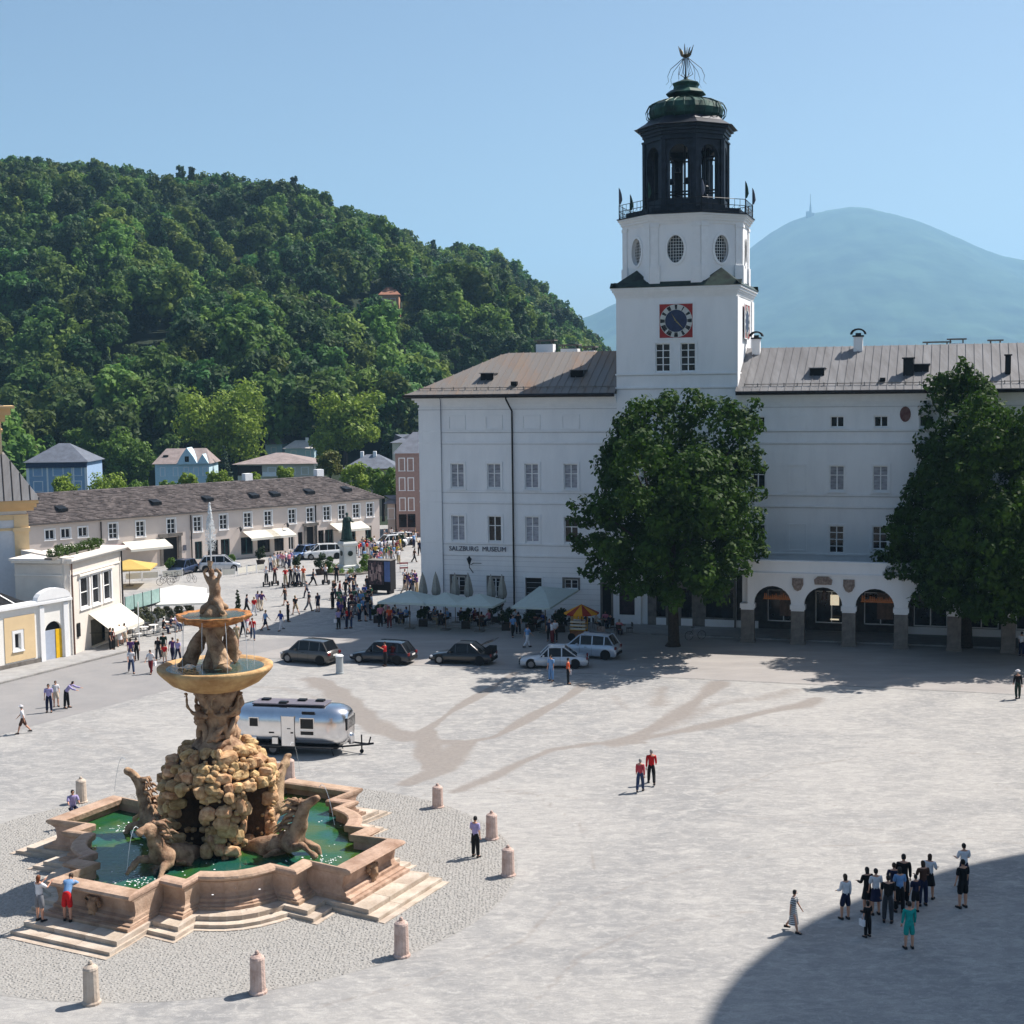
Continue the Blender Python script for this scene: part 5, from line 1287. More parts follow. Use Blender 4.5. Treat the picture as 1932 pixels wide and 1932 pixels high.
# roof of overlapping shingle rows
rfz, ry1 = 8.5, 5.2
rs = MB(); sl = (rfz-5.72)/(ry1+.6); nr = 22
for j in range(nr):
    t0, t1 = j/nr, (j+1)/nr; y0, y1 = -.3+(ry1+.3)*t0, -.3+(ry1+.3)*t1; z0, z1 = 5.72+(rfz-5.72)*t0, 5.72+(rfz-5.72)*t1
    xr = PL+.6-5.5*t0; x = -6.6
    while x < xr:
        w_ = random.uniform(.35,.7); h = random.uniform(.03,.11)
        rs.add([(x,y0-.03,z0+h),(min(x+w_,xr),y0-.03,z0+h),(min(x+w_,xr),y1+.05,z1+.02),(x,y1+.05,z1+.02),(x,y0-.03,z0-.02),(min(x+w_,xr),y0-.03,z0-.02)],[(0,1,2,3),(4,5,1,0)]); x += w_
tag(obj('shingles', rs, M_SHING, pk), kind='stuff')
hip = MB(); hip.add([(PL+.6,-.3,5.72),(PL+.6,10.9,5.72),(PL-4.9,5.2,rfz),(-6.6,5.2,rfz),(-6.6,10.9,5.72),(-6.6,-.3,5.7),(PL+.6,-.3,5.7)],[(0,1,2),(2,1,4,3),(3,4,5)])
hip.add([(-6.6,-.3,5.69),(PL+.6,-.3,5.69),(PL-4.9,5.2,rfz-.03),(-6.6,5.2,rfz-.03)],[(0,1,2,3)])
obj('roof', hip, M_SHING, pk)
for x, y in ((112,943),(150,0),(196,0),(240,0),(290,945),(300,0),(388,932),(475,925),(515,926),(580,922),(650,920)):
    if y == 0: continue
    u, _ = pu(x, y, 2.2); obj('roof_hatch', MB().add([(-.5,0,0),(.5,0,0),(.5,0,.35),(-.5,0,.35),(-.5,1.2,.6),(.5,1.2,.6)],[(0,1,2,3),(3,2,5,4)]).box(-.5,.5,-.02,.0,.02,.3), M_IRON, pk, (u,1.3,6.65))
for x in (605,470): u,_ = pu(x,905,5); obj('chimney', MB().box(-.5,.5,-.4,.4,7.6,9.3), M_PLASTER, pk, (u,5.4,0))
def awning(parent, a, b, z0=2.95, z1=2.3, out=1.6, y=-.02, name='awning', m=None):
    mb = MB(); mb.add([(a,y,z0),(b,y,z0),(b,y-out,z1),(a,y-out,z1),(a,y,z0-.03),(b,y,z0-.03),(b,y-out,z1-.03),(a,y-out,z1-.03),(b,y-out,z1-.25),(a,y-out,z1-.25)],[(0,3,2,1),(4,5,6,7),(3,9,8,2),(0,4,7,3),(1,2,6,5)])
    o = obj(name, mb, m or M_AWN, parent)
    obj('awning_arm', MB().bar((a+.05,y,z1-.1),(a+.05,y-out+.05,z1-.03),.02,4).bar((b-.05,y,z1-.1),(b-.05,y-out+.05,z1-.03),.02,4), M_IRON, o)
for x0, x1, yy in ((458,514,1028),(500,543,1015),(622,682,1012),(232,311,1050)):
    a, b = pu(x0,yy)[0], pu(x1,yy)[0]; awning(pk, a, b, 3.05, 2.35, 1.9)
M_RSIGN = mat('red_shop_sign', srgb(150,40,50), .7, var=.1)
u = pu(727*0+205,1063)[0]; obj('shop_sign', MB().box(u,u+2,-.1,-.02,2.4,2.8), M_RSIGN, pk)
obj('wall_notice', MB().box(pu(346,1050)[0],pu(352,1050)[0],-.05,-.003,1.5,2.1), M_LETTER, pk)
for x in (447,536): 
    u = pu(x,990)[0]; obj('wall_lamp', MB().bar((u,0,3.4),(u,-.8,3.7),.03,5).lathe([(.06,3.1),(.2,3.5),(.04,3.7)],6,cx=u,cy=-.8), M_IRON, pk)

# ------------------------------------------------------------------ small stone house at the left with the hedge on its roof
A_ = G(137.5,1238.6); B_ = G(233,1201); A_.z = 0; B_.z = 0
bd = (B_-A_); BL = bd.length; BA = math.atan2(bd.y, bd.x)
M_BEIGE = mat('beige_plaster', srgb(222,214,204), .9, var=.05, scale=.8, bump=.15)
M_BTRIM = mat('beige_trim', srgb(232,226,218), .85, var=.03)
bh = thing('corner_house', 'small beige stone house with three dark windows and a clipped hedge on its flat roof', 'building', tuple(A_), BA)
def bu(x, y):
    d = ray(x, y); n = Vector((-math.sin(BA),math.cos(BA),0)); t = n.dot(A_)/(n.x*d.x+n.y*d.y); P = d*t; return Vector((math.cos(BA),math.sin(BA),0)).dot(Vector((P.x,P.y,0))-A_), CAMH+P.z
HZ = bu(232,1028)[1]; 
w3 = [(bu(151+.0,1110)[0], bu(168,1110)[0]),(bu(174,1110)[0],bu(189,1110)[0]),(bu(195.5,1110)[0],bu(210,1110)[0])]
wz0, wz1 = bu(180,1139)[1], bu(180,1083)[1]
da, db = bu(172,1200)[0], bu(207,1190)[0]; dz = bu(186,1165)[1]
hol = [(a,b,wz0,wz1) for a,b in w3]+[(da,db,.1,dz)]
obj('wall', MB().wall_open(0,BL,0,HZ-.35,0,.4,hol).box(0,.4,.41,4.3,0,HZ-.35).box(BL-.4,BL,.41,4.3,0,HZ-.35), M_BEIGE, bh)
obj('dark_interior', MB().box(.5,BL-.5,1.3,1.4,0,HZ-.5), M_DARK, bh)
obj('flat_roof', MB().box(0,BL,0,4.3,HZ-.45,HZ-.36), M_BTRIM, bh)
obj('cornice', MB().box(-.3,BL+.3,-.3,4.4,HZ-.35,HZ-.18).box(-.42,BL+.42,-.42,4.5,HZ-.18,HZ).box(-.08,BL+.08,-.08,4.3,HZ-1.3,HZ-1.2), M_BTRIM, bh)
obj('corner_strip', MB().box(-.06,.3,-.07,-.003,0,HZ-1.3).box(BL-.3,BL+.06,-.07,-.003,0,HZ-1.3), M_BTRIM, bh)
for a, b in w3: put_window(window_mesh(b-a, wz1-wz0, 1, 2, M_GLASS, trim=.13), bh, ((a+b)/2,0,wz0))
obj('window_ledge', MB().box(w3[0][0]-.3,w3[2][1]+.3,-.2,-.05,wz1+.16,wz1+.3), M_BTRIM, bh)
obj('door', MB().box(da+.1,db-.6,.35,.4,.1,dz), mat('olive_door', srgb(70,66,50), .6, var=.2), bh)
awning(bh, bu(170,1172)[0]-.2, bu(228,1160)[0], bu(186,1158)[1]+.25, bu(200,1172)[1]-.35, 1.9)
obj('downpipe', MB().bar((.12,-.12,0),(.12,-.12,HZ-.4),.06,6), mat('brown_pipe', srgb(120,90,76), .6, var=.1), bh)
obj('downpipe', MB().bar((BL-.1,-.12,0),(BL-.1,-.12,HZ-.4),.06,6), M_GUTTER, bh)
obj('wall_case', MB().box(.75,1.15,-.1,-.003,1.3,2.3), M_IRON, bh)
# side wall running left from the corner
SW = AT(53,1028,107.9); sa = math.atan2(SW.y-A_.y, SW.x-A_.x); sl_ = math.hypot(SW.y-A_.y, SW.x-A_.x)
o_ = obj('side_wall', MB().box(0,sl_,0,.4,0,HZ-.35).box(-.2,sl_,-.3+.0,.6,HZ-.34,HZ+.1), M_BEIGE, None, tuple(A_), sa); o_.parent = bh; o_.matrix_parent_inverse = Matrix.Identity(4)
Mi = Matrix.Translation(A_) @ Matrix.Rotation(BA,4,'Z'); o_.location = (0.02,0,0); o_.rotation_euler = (0,0,sa-BA)
M_LEAFB = mat('bright_leaves', (.075,.13,.018), .6, col2=(.035,.075,.012), scale=3, trans=.35, rnd=0)
def leafcloud(lobes, n, s, seed=0, fill=.35, squash=1.0, up=.25, tuft=7):
    """leaf-sized quads on tufts that sit on balls (x,y,z,r)"""
    rq = np.random.default_rng(seed); L0 = np.array(lobes, float)
    if tuft:
        k = len(L0); d = rq.normal(size=(k*tuft,3)); d /= np.linalg.norm(d,axis=1)[:,None]; P = np.repeat(L0, tuft, 0)
        sr = P[:,3]*rq.uniform(.26,.46,k*tuft); c = P[:,:3]+d*((P[:,3]-sr*.55)*rq.uniform(.8,1.12,k*tuft))[:,None]*np.array([1,1,squash])
        L_ = np.concatenate([np.concatenate([L0[:,:3],L0[:,3:]*.72],1), np.concatenate([c,sr[:,None]],1)])
    else: L_ = L0
    w_ = L_[:,3]**2; idx = rq.choice(len(L_), n, p=w_/w_.sum())
    d = rq.normal(size=(n,3)); d /= np.linalg.norm(d,axis=1)[:,None]
    c = L_[idx,:3]+d*(L_[idx,3]*(1-fill*rq.random(n)**1.5))[:,None]*np.array([1,1,squash])
    nn = d*1.0+rq.normal(size=(n,3))*.42+np.array([0,0,up]); nn /= np.linalg.norm(nn,axis=1)[:,None]
    a = np.cross(nn, rq.normal(size=(n,3))); a /= np.linalg.norm(a,axis=1)[:,None]; b = np.cross(nn, a)
    sz = s*rq.uniform(.6,1.25,n)[:,None]
    q0 = c-a*sz*.5; q1 = c+b*sz*.34-nn*sz*.05; q2 = c+a*sz*.6-nn*sz*.12; q3 = c-b*sz*.34-nn*sz*.05
    v = np.stack([q0,q1,q2,q3],1).reshape(-1,3); f = np.arange(4*n).reshape(n,4)
    return v, f
def leafmesh(name, lobes, n, s, m, **k):
    v, f = leafcloud(lobes, n, s, **k); me = bpy.data.meshes.new(name); me.from_pydata(v.tolist(), [], f.tolist()); me.materials.append(m); return me
hx0, hx1 = bu(114,1020)[0], bu(205,1020)[0]
hd = thing('hedge', 'clipped green hedge along the flat roof of the small beige house', 'hedge', tuple(Mi @ Vector((0,.8,HZ))), BA)
n_h = 10; obj('foliage', leafmesh('foliage', [(hx0+.9+(hx1-hx0)*i/n_h,.2,.42,.5) for i in range(n_h)], 5200, .12, M_LEAFB, seed=2), None, hd)
obj('planter', MB().box(hx0,hx1,-.1,.5,0,.15), M_STONEG, hd)

# ------------------------------------------------------------------ gate building and yellow church at the left edge
GA0 = G(0,1267.7); GA1 = G(117,1235.7); ga = math.atan2((A_-GA0).y,(A_-GA0).x); gl_ = (A_-GA0).length
M_YEL = mat('yellow_plaster', srgb(226,200,158), .9, var=.05, scale=.8)
M_YEL2 = mat('deep_yellow_plaster', srgb(220,184,134), .9, var=.06, scale=.8)
M_GW = mat('warm_white_plaster', (.86,.84,.79), .9, var=.03)
gb = thing('gate_building', 'low white and yellow gate building with an arched doorway, one door leaf bright yellow', 'building', tuple(GA0), ga)
def gu(x, y):
    d = ray(x, y); n = Vector((-math.sin(ga),math.cos(ga),0)); t = n.dot(GA0)/(n.x*d.x+n.y*d.y); P = d*t; return Vector((math.cos(ga),math.sin(ga),0)).dot(Vector((P.x,P.y,0))-GA0), CAMH+P.z
gz = 4.2; d0, d1 = gu(85.5,1200)[0], gu(117.5,1200)[0]; dzz = gu(100,1172)[1]
wy0, wy1 = gu(22.5,1225)[0], gu(46,1215)[0]; 
obj('wall', MB().wall_open(-9,gl_-.02,0,gz,0,.4,[(d0,d1,.05,dzz),(wy0+.25,wy1-.3,1.35,2.45)]), M_GW, gb)
obj('yellow_panel', MB().wall_open(gu(8,1200)[0],gu(66,1200)[0],.5,gz-.55,-.04,-.003,[(wy0,wy1,1.1,2.7)]), M_YEL, gb)
put_window(window_mesh(wy1-wy0-.55,1.1,1,1,M_GLASS,trim=.2), gb, ((wy0+wy1)/2-.02,0,1.35))
obj('base_course', MB().box(-9,d0-.5,-.1,-.002,0,.4), M_STONEG, gb)
obj('cornice', MB().box(-9,gl_-.05,-.25,.5,gz,gz+.18).box(-9,gl_-.05,-.15,.4,gz+.18,gz+.3), M_PLASTER2, gb)
m_ = 10; ca_ = (d0+d1)/2; ra_ = (d1-d0)/2+.55
obj('arched_pediment', MB().prismy([(ca_+ra_*1.15*math.cos(PI*i/m_),gz+.3+.75*math.sin(PI*i/m_)) for i in range(m_+1)],-.2,.3), M_PLASTER2, gb)
obj('pilaster', MB().box(d0-.5,d0-.12,-.14,-.004,0,gz-.1).box(d1+.12,d1+.5,-.14,-.004,0,gz-.1), M_PLASTER2, gb)
dm_ = d0+(d1-d0)*.64; hr = (d1-d0)/2; za_ = dzz-hr*.9
sp_ = MB()
for i in range(10):
    t0_, t1_ = PI*i/10, PI*(i+1)/10; x0_, x1_ = ca_+hr*math.cos(t0_), ca_+hr*math.cos(t1_); y0_, y1_ = za_+hr*.9*math.sin(t0_), za_+hr*.9*math.sin(t1_)
    sp_.add([(x0_,.0,y0_),(x0_,.0,dzz+.01),(x1_,.0,dzz+.01),(x1_,.0,y1_),(x0_,.3,y0_),(x1_,.3,y1_)],[(0,1,2,3),(0,3,5,4)])
obj('arch', sp_, M_GW, gb)
obj('door', MB().box(d0+.02,dm_,.1,.16,.05,za_+.05), mat('pale_blue_door', srgb(170,180,198), .6, var=.05), gb)
obj('door', MB().box(dm_+.02,d1-.01,.06,.14,.05,za_+.05), mat('bright_yellow_door', srgb(236,188,30), .6, var=.08), gb)
obj('fanlight', MB().box(d0,d1,.2,.24,za_+.05,dzz), M_DARK, gb)
obj('dark_skylight', MB().add([(-9,.5,gz+.1),(gl_-3.2,.5,gz+.1),(gl_-4.2,3.6,gz+1.1),(-9,3.6,gz+1.1)],[(0,1,2,3)]).box(-9,gl_-3.2,.45,.5,gz,gz+.12), mat('black_glass_roof', (.02,.022,.026), .35, var=.3, scale=2), gb)
for k in range(3): obj('glazing_bar', MB().add([(-3.2+k*2.6,.45,gz+.14),(-3.08+k*2.6,.45,gz+.14),(-3.08+k*2.6,3.6,gz+1.16),(-3.2+k*2.6,3.6,gz+1.16)],[(0,1,2,3)]), M_WFRAME, gb)
CE = AT(56,1100,108.0)
cb = thing('church', 'pale church with deep yellow corner pilaster and grey metal roof, cut by the left edge', 'church', (CE.x,CE.y,0), math.radians(21))
zc1 = AT(66,942,107).z; 
obj('wall', MB().box(-12,-.0,0,10,0,zc1-.1), mat('pale_church_wall', srgb(212,216,222), .9, var=.04), cb)
obj('corner_pilaster', MB().box(-.95,.1,-.12,.5,0,zc1-1.2).box(-1.05,.2,-.25,.6,zc1-2.5,zc1-2.2).box(-11.9,-.96,-.06,-.002,zc1-2.4,zc1-2.2).box(-11.9,-.96,-.06,-.002,zc1-1.6,zc1-1.2), M_YEL, cb)
obj('cornice', MB().box(-12.5,.5,-.5,10.4,zc1-.9,zc1-.65).box(-12.5,.7,-.7,10.5,zc1-.65,zc1-.35).box(-12.5,.85,-.85,10.6,zc1-.35,zc1-.1), M_YEL2, cb)
zr = AT(14,859,108).z
ns_ = 16; xr0, xr1 = 1.0, -1.3
rp = MB(); rp.add([(-14,-1,zc1-.08),(xr0,-1,zc1-.08),(xr0,10.6,zc1-.08),(-14,10.6,zc1-.08),(xr1,2.2,zr),(-14,2.2,zr),(xr1,7.4,zr),(-14,7.4,zr)],[(0,1,4,5),(1,2,6,4),(2,3,7,6),(5,4,6,7),(3,2,1,0)])
obj('roof', rp, M_ROOF, cb)
sm_ = MB()
for k in range(18):
    x = xr0-.1-k*.62; xt = min(xr1, x-.0) if x > xr1 else x
    t = 1 if x <= xr1 else max(.05,(xr0-x)/(xr0-xr1)); sm_.tube([(x,-1.0,zc1-.04),(x,-1+3.2*t,zc1-.04+(zr-zc1+.08)*t)],.04,4)
obj('standing_seams', sm_, M_GUTTER, cb)
zt1 = AT(26,766,109).z
tu = MB().box(-14,-1.5,2.4,7.2,zr-.1,zt1-1.2)
obj('turret_wall', tu, M_YEL, cb)
obj('turret_cornice', MB().box(-14,-1.4,2.3,7.3,zt1-2.0,zt1-1.8).box(-14,-1.2,2.0,7.6,zt1-1.2,zt1-.7).box(-14,-.8,1.7,7.9,zt1-.7,zt1-.2).box(-14,-.5,1.4,8.2,zt1-.2,zt1), M_YEL2, cb)
obj('turret_roof', MB().lathe([(3.2,zt1),(2.2,zt1+.5),(1.0,zt1+.8)],8,cx=-4.4,cy=4.8), M_GUTTER, cb)

# ------------------------------------------------------------------ houses in the background
def house(name, label, px0, px1, yeave, Y, rz, wcol, roof, rh, depth, wins=(), base=-8.5, eave=.5, hipf=.45, chim=(), rot=0, wm_=None, cat='house'):
    L0, L1 = AT(px0, yeave, Y), AT(px1, yeave, Y); c = (L0+L1)/2; W_ = (L1-L0).length/math.cos(rot) if abs(rot) < 1 else (L1-L0).length
    ze = c.z; h = thing(name, label, cat, (c.x, c.y, base), rot); zz = ze-base
    obj('wall', MB().box(-W_/2,W_/2,0,depth,0,zz), wcol, h)
    rm = MB(); e = eave; hx = W_/2-hipf*depth*.5
    rm.add([(-W_/2-e,-e,zz),(W_/2+e,-e,zz),(W_/2+e,depth+e,zz),(-W_/2-e,depth+e,zz),(-hx,depth/2,zz+rh),(hx,depth/2,zz+rh)],[(0,1,5,4),(1,2,5),(2,3,4,5),(3,0,4),(3,2,1,0)])
    obj('roof', rm, roof, h)
    for cx_ in chim: obj('chimney', MB().box(cx_*W_-.3,cx_*W_+.3,depth*.4,depth*.5,zz+rh*.4,zz+rh+.6), M_PLASTER, h)
    for (fx, z0, ww, hh) in wins:
        put_window(window_mesh(ww, hh, 2, 1, M_GLASS, trim=.15), h, (fx*W_, 0, zz+z0))
    return h, W_, zz
M_BLUE = mat('blue_house_plaster', srgb(150,176,206), .9, var=.05); M_PBLUE = mat('pale_blue_plaster', srgb(190,216,226), .9, var=.05)
M_RDARK = mat('slate_roof', srgb(104,110,122), .7, var=.15, scale=1); M_RBROWN = mat('brown_roof', srgb(152,138,134), .7, var=.15, scale=1)
M_CREAM = mat('cream_house_plaster', srgb(208,204,190), .9, var=.05)
h1, W1, z1_ = house('villa', 'blue villa with a pale grey hipped roof behind the row of roofs at the left', 50, 163, 872, 262, 0, M_BLUE, M_RDARK, 3.3, 10,
   wins=[(f, -2.4-.0, 1.5, 1.5) for f in (-.32,)]+[(f,-2.4,1.7,1.5) for f in (.02,.33)]+[(f,-5.2,1.5,1.6) for f in (-.32,.02,.33)], hipf=.9)
obj('balcony_band', MB().box(-W1/2-.1,W1/2+.1,-.3,-.02,z1_-1.0,z1_-.1), mat('blue_loggia', srgb(60,72,100), .8, var=.2), h1)  # darker blue band across the front below the eave
obj('corner_strip', MB().box(-W1/2-.1,-W1/2+.4,-.1,-.003,0,z1_-1).box(W1/2-.4,W1/2+.1,-.1,-.003,0,z1_-1).box(-1.9,-1.6,-.1,-.003,0,z1_-1).box(2.9,3.2,-.1,-.003,0,z1_-1), M_PLASTER2, h1)
h2, W2, z2_ = house('villa', 'pale blue-white villa with a pointed gable and grey-pink roof, left of the conifer', 292, 394, 875, 285, 0, M_PBLUE, M_RBROWN, 2.9, 9,
   wins=[(f,-2.3,.8,1.5) for f in (-.36,-.12,.08,.26,.43)]+[(f,-5.2,.9,1.6) for f in (-.36,-.12,.2)], hipf=.3)
gm_ = MB(); gm_.add([(-2.1,-.7,z2_-.1),(2.1,-.7,z2_-.1),(1.3,-.7,z2_+1.4),(0,-.7,z2_+3.2),(-1.3,-.7,z2_+1.4),(-2.1,4,z2_-.1),(2.1,4,z2_-.1),(1.3,4,z2_+1.4),(0,4,z2_+3.2),(-1.3,4,z2_+1.4)],[(0,1,2,3,4),(1,6,7,2),(2,7,8,3),(3,8,9,4),(4,9,5,0)])
g_ = obj('gable', gm_, M_PBLUE, h2, (1.2,0,0)); obj('pane', MB().box(-.4,.4,-.75,-.71,z2_+.4,z2_+1.5), M_GLASS, g_); obj('spike', MB().bar((0,-.7,z2_+3.1),(0,-.7,z2_+4),.05,4), M_IRON, g_)
obj('gable', MB().add([(-1.2,-.6,z2_),(1.2,-.6,z2_),(0,-.6,z2_+1.9),(-1.2,3,z2_),(1.2,3,z2_),(0,3,z2_+1.9)],[(0,1,2),(1,4,5,2),(2,5,3,0)]), M_PBLUE, h2, (4.3,0,0))
obj('roof_window', MB().box(-.5,.5,-.2,.2,z2_+.8,z2_+1.7), M_IRON, h2, (-3.6,1.9,0))
h3, W3, z3_ = house('villa', 'wide cream villa with a shallow brown roof and dark top storey, above the pink row', 448, 592, 875, 275, 0, M_CREAM, M_RBROWN, 1.9, 11,
   wins=[(-.3,-2.0,1.4,1.2),(-.05,-2.0,1.4,1.2),(.2,-2.0,1.4,1.2),(.38,-2.0,1.2,1.2)], hipf=1.2, eave=1.0)
obj('dark_band', MB().box(-W3/2,-W3*.18,-.1,-.003,z3_-2.2,z3_-.3), mat('dark_timber', srgb(58,48,46), .8, var=.2), h3)
obj('white_balcony', MB().box(-W3*.17,W3*.2,-.8,-.01,z3_-2.4,z3_-1.6), M_PLASTER2, h3)
house('house', 'small house with a pale roof just above the wide cream villa, left one', 500, 532, 838, 330, 0, M_PBLUE, M_RBROWN, 2.2, 8, chim=(.1,), wins=[(0,-1.8,1,1)])
house('house', 'small house with a whitish roof and dark eaves just above the wide cream villa', 537, 592, 846, 322, 0, M_PBLUE, mat('pale_roof', srgb(196,190,186), .7, var=.08), 1.7, 8, chim=(.2,), wins=[(.3,-1.8,1,1.2),(-.2,-1.8,1,1.2)])
house('house', 'beige house with a grey roof beyond the round trees, left of the brown tall house', 650, 748, 884, 262, 0, mat('tan_plaster', srgb(178,160,140), .9, var=.08), M_RDARK, 2.4, 9, hipf=.8, chim=(-.2,.05), wins=[])
house('house', 'narrow pale house in a gap behind the brown tall house', 740, 775, 835, 300, 0, M_CREAM, M_RDARK, 1.6, 8, hipf=.9)
h7, W7, z7_ = house('tall_house', 'tall brown-pink house with white framed windows at the far left of the museum', 745.5, 830, 855, 184, 0, mat('brown_pink_plaster', srgb(158,132,124), .9, var=.08), M_RDARK, 2.6, 9,
   wins=[], base=0, eave=.3)
wt = window_mesh(.62,1.5,1,2,M_GLASS,trim=.11)
for px in (758.5,775,800,820):
    lx = (AT(px,900,184).x)-h7.location.x
    for yy in (887,924,962): put_window(wt, h7, (lx,0,AT(px,yy,184).z))
    obj('shop_window', MB().box(lx-.5,lx+.5,-.05,-.003,1.2,2.9), M_GLASS, h7)
obj('ground_floor_band', MB().box(-W7/2-.02,W7/2,-.04,-.003,0,4.0), M_STONEG, h7) if False else None
house('low_house', 'low pinkish house beside the brown tall house, by the grass patch', 731, 745, 950, 187, 0, M_PINK, M_RBROWN, .8, 8, base=0, wins=[(0,-1.9,.7,1.2)])
CLEAR = []; HB = []
def hillY(x, y):
    d = ray(x, y); best = None
    for Y_ in range(430, 800, 4):
        z = CAMH+d.z/d.y*Y_; e = abs(z-float(terrain(d.x/d.y*Y_, Y_))-10)
        if best is None or e < best[0]: best = (e, Y_)
    CLEAR.append((d.x/d.y, best[1])); HB.append(float(terrain(d.x/d.y*best[1], best[1]))-1.5); return best[1]
HY = [hillY(734,556), hillY(787,556), hillY(282,668)]
house('hill_house', 'orange house half hidden among the trees high on the hill', 716, 752, 556, HY[0], 0, mat('orange_plaster', srgb(206,158,128), .9, var=.1), mat('red_tile_roof', srgb(160,112,90), .8, var=.1), 3, 9, base=HB[0], wins=[(-.2,-3,1.6,1.6),(.2,-3,1.6,1.6)])
house('hill_house', 'pale pink house among the trees right of the orange one on the hill', 772, 802, 548, HY[1], 0, M_PINK, M_RBROWN, 3, 9, base=HB[1], wins=[(0,-3,1.5,1.5)])
house('hill_house', 'white-roofed hut among the trees low on the hill', 273, 292, 660, HY[2], 0, M_PBLUE, mat('white_roof', srgb(225,225,228), .7, var=.05), 1.4, 5, base=HB[2])
# grass slope by the tall house
struct(obj('lawn', MB().add([(AT(712,1000,200).x,182,.05),(AT(735,1000,200).x,182,.05),(AT(742,1000,250).x,214,3.2),(AT(705,1000,250).x,214,3.2)],[(0,1,2,3)]), mat('lawn_green', (.12,.22,.03), .9, var=.15, scale=1)))

# the far mountain and ridge, the mast
def skyline_mesh(name, pts, Y, depth, base):
    """heightfield mountain whose skyline passes through the given pixels at the distance Y"""
    az = [ray(x,y).x/ray(x,y).y for x,y in pts]; tz = [ray(x,y).z/ray(x,y).y for x,y in pts]
    n = 220; A0_, A1_ = az[0], az[-1]; vs = []; fs = []; m = 46
    for j in range(m+1):
        t = j/m
        for i in range(n+1):
            a = A0_+(A1_-A0_)*i/n; top = np.interp(a, az, tz)*Y+CAMH
            if t <= .8: q = t/.8; s = q**1.25
            else: q = 1; s = 1-(t-.8)*1.0
            yy = Y-depth*(1-t/.8); x = a*(Y if t > .8 else Y-depth*(1-t/.8)*.55) 
            z = base+(top-base)*s
            z += (34*mnoise.noise(Vector((x*.0016,yy*.0009,1)))+12*mnoise.noise(Vector((x*.009,yy*.009,4)))+5*mnoise.noise(Vector((x*.03,yy*.03,7))))*(1 if t < .75 else .35)*min(1,q*4)*Y/6000
            vs.append((x,yy,z))
    for j in range(m):
        for i in range(n): fs.append((j*(n+1)+i,j*(n+1)+i+1,(j+1)*(n+1)+i+1,(j+1)*(n+1)+i))
    me = bpy.data.meshes.new(name); me.from_pydata(vs,[],fs); me.update(); me.shade_smooth(); return me
MTN = [(1050,690),(1130,660),(1230,590),(1320,530),(1405,474),(1450,441),(1500,413),(1530,404),(1560,396),(1600,391),(1640,393),(1670,399),(1700,405),(1750,418),(1800,440),(1850,461),(1900,480),(1932,487),(2050,520),(2300,600),(2600,680)]
M_MTN = mat('mountain_forest', (.008,.03,.032), 1, col2=(.05,.10,.068), scale=.004, world=True, detail=14)
mt = obj('mountain', skyline_mesh('mountain', MTN, 8500, 4000, -20), M_MTN); struct(mt)
mt2 = obj('far_ridge', skyline_mesh('far_ridge', [(700,660),(900,640),(1000,625),(1080,606),(1125,590),(1160,573),(1200,560),(1260,556),(1330,570),(1450,620)], 7000, 2200, -20), M_MTN); struct(mt2)
ma = AT(1529,404,8440); mast = thing('radio_mast', 'thin radio mast on the left shoulder of the far hazy mountain', 'mast', (ma.x,ma.y,ma.z-18), 0, None, 1.52)
obj('tower', MB().lathe([(6,0),(4.5,30),(2.5,52)],8), M_STONEG, mast); obj('antenna', MB().lathe([(1.6,52),(1.2,88)],6), M_STONEG, mast)
obj('station', MB().box(-16,-4,-6,6,0,22).box(5,14,-6,6,0,16), M_STONEG, mast)

# ------------------------------------------------------------------ trees
M_LEAF = mat('chestnut_leaves', (.046,.098,.010), .6, col2=(.018,.045,.008), scale=.6, spec=.15, trans=.36, detail=3)
M_BARK = mat('tree_bark', (.06,.045,.035), .9, var=.3, scale=8, bump=.6)
def px_lobes(L_, Y, seed=0, jit=2.2):
    rq = random.Random(seed); out = []
    for x, y, r in L_:
        p = AT(x, y, Y); R_ = r/FPX*Y; out.append((p.x, p.y+rq.uniform(-jit,jit)*min(1,R_/2), p.z, R_))
    return out
def tree(name, label, base, lobes, n, s, m, seed=0, cat='tree', trunk_r=.38, group=None, fill=.4, limbs=True):
    t = thing(name, label, cat, tuple(base), 0, group); L_ = [(x-base[0],y-base[1],z-base[2],r) for x,y,z,r in lobes]
    obj('crown', leafmesh('crown', L_, n, s, m, seed=seed, fill=fill), None, t)
    tr = MB(); top = max(l[2] for l in L_); cx_ = sum(l[0] for l in L_)/len(L_); cy_ = sum(l[1] for l in L_)/len(L_)
    fork = min(l[2]-l[3] for l in L_)+ (top*.12)
    tr.tube([(0,0,-.1),(.05,0,.3),(cx_*.1,cy_*.1,fork*.6),(cx_*.3,cy_*.3,fork),(cx_*.7,cy_*.7,top*.75)],[trunk_r*1.7,trunk_r*1.15,trunk_r,trunk_r*.85,trunk_r*.2],10)
    if limbs:
        rq = random.Random(seed)
        for l in L_[::max(1,len(L_)//9)]:
            st_ = Vector((cx_*.3,cy_*.3,fork)); e = Vector(l[:3]); md = st_.lerp(e,.5)+Vector((rq.uniform(-.4,.4),rq.uniform(-.4,.4),.3)); tr.tube([st_,md,e],[trunk_r*.5,trunk_r*.28,.05],6)
    obj('trunk', tr, M_BARK, t, smooth=True); return t
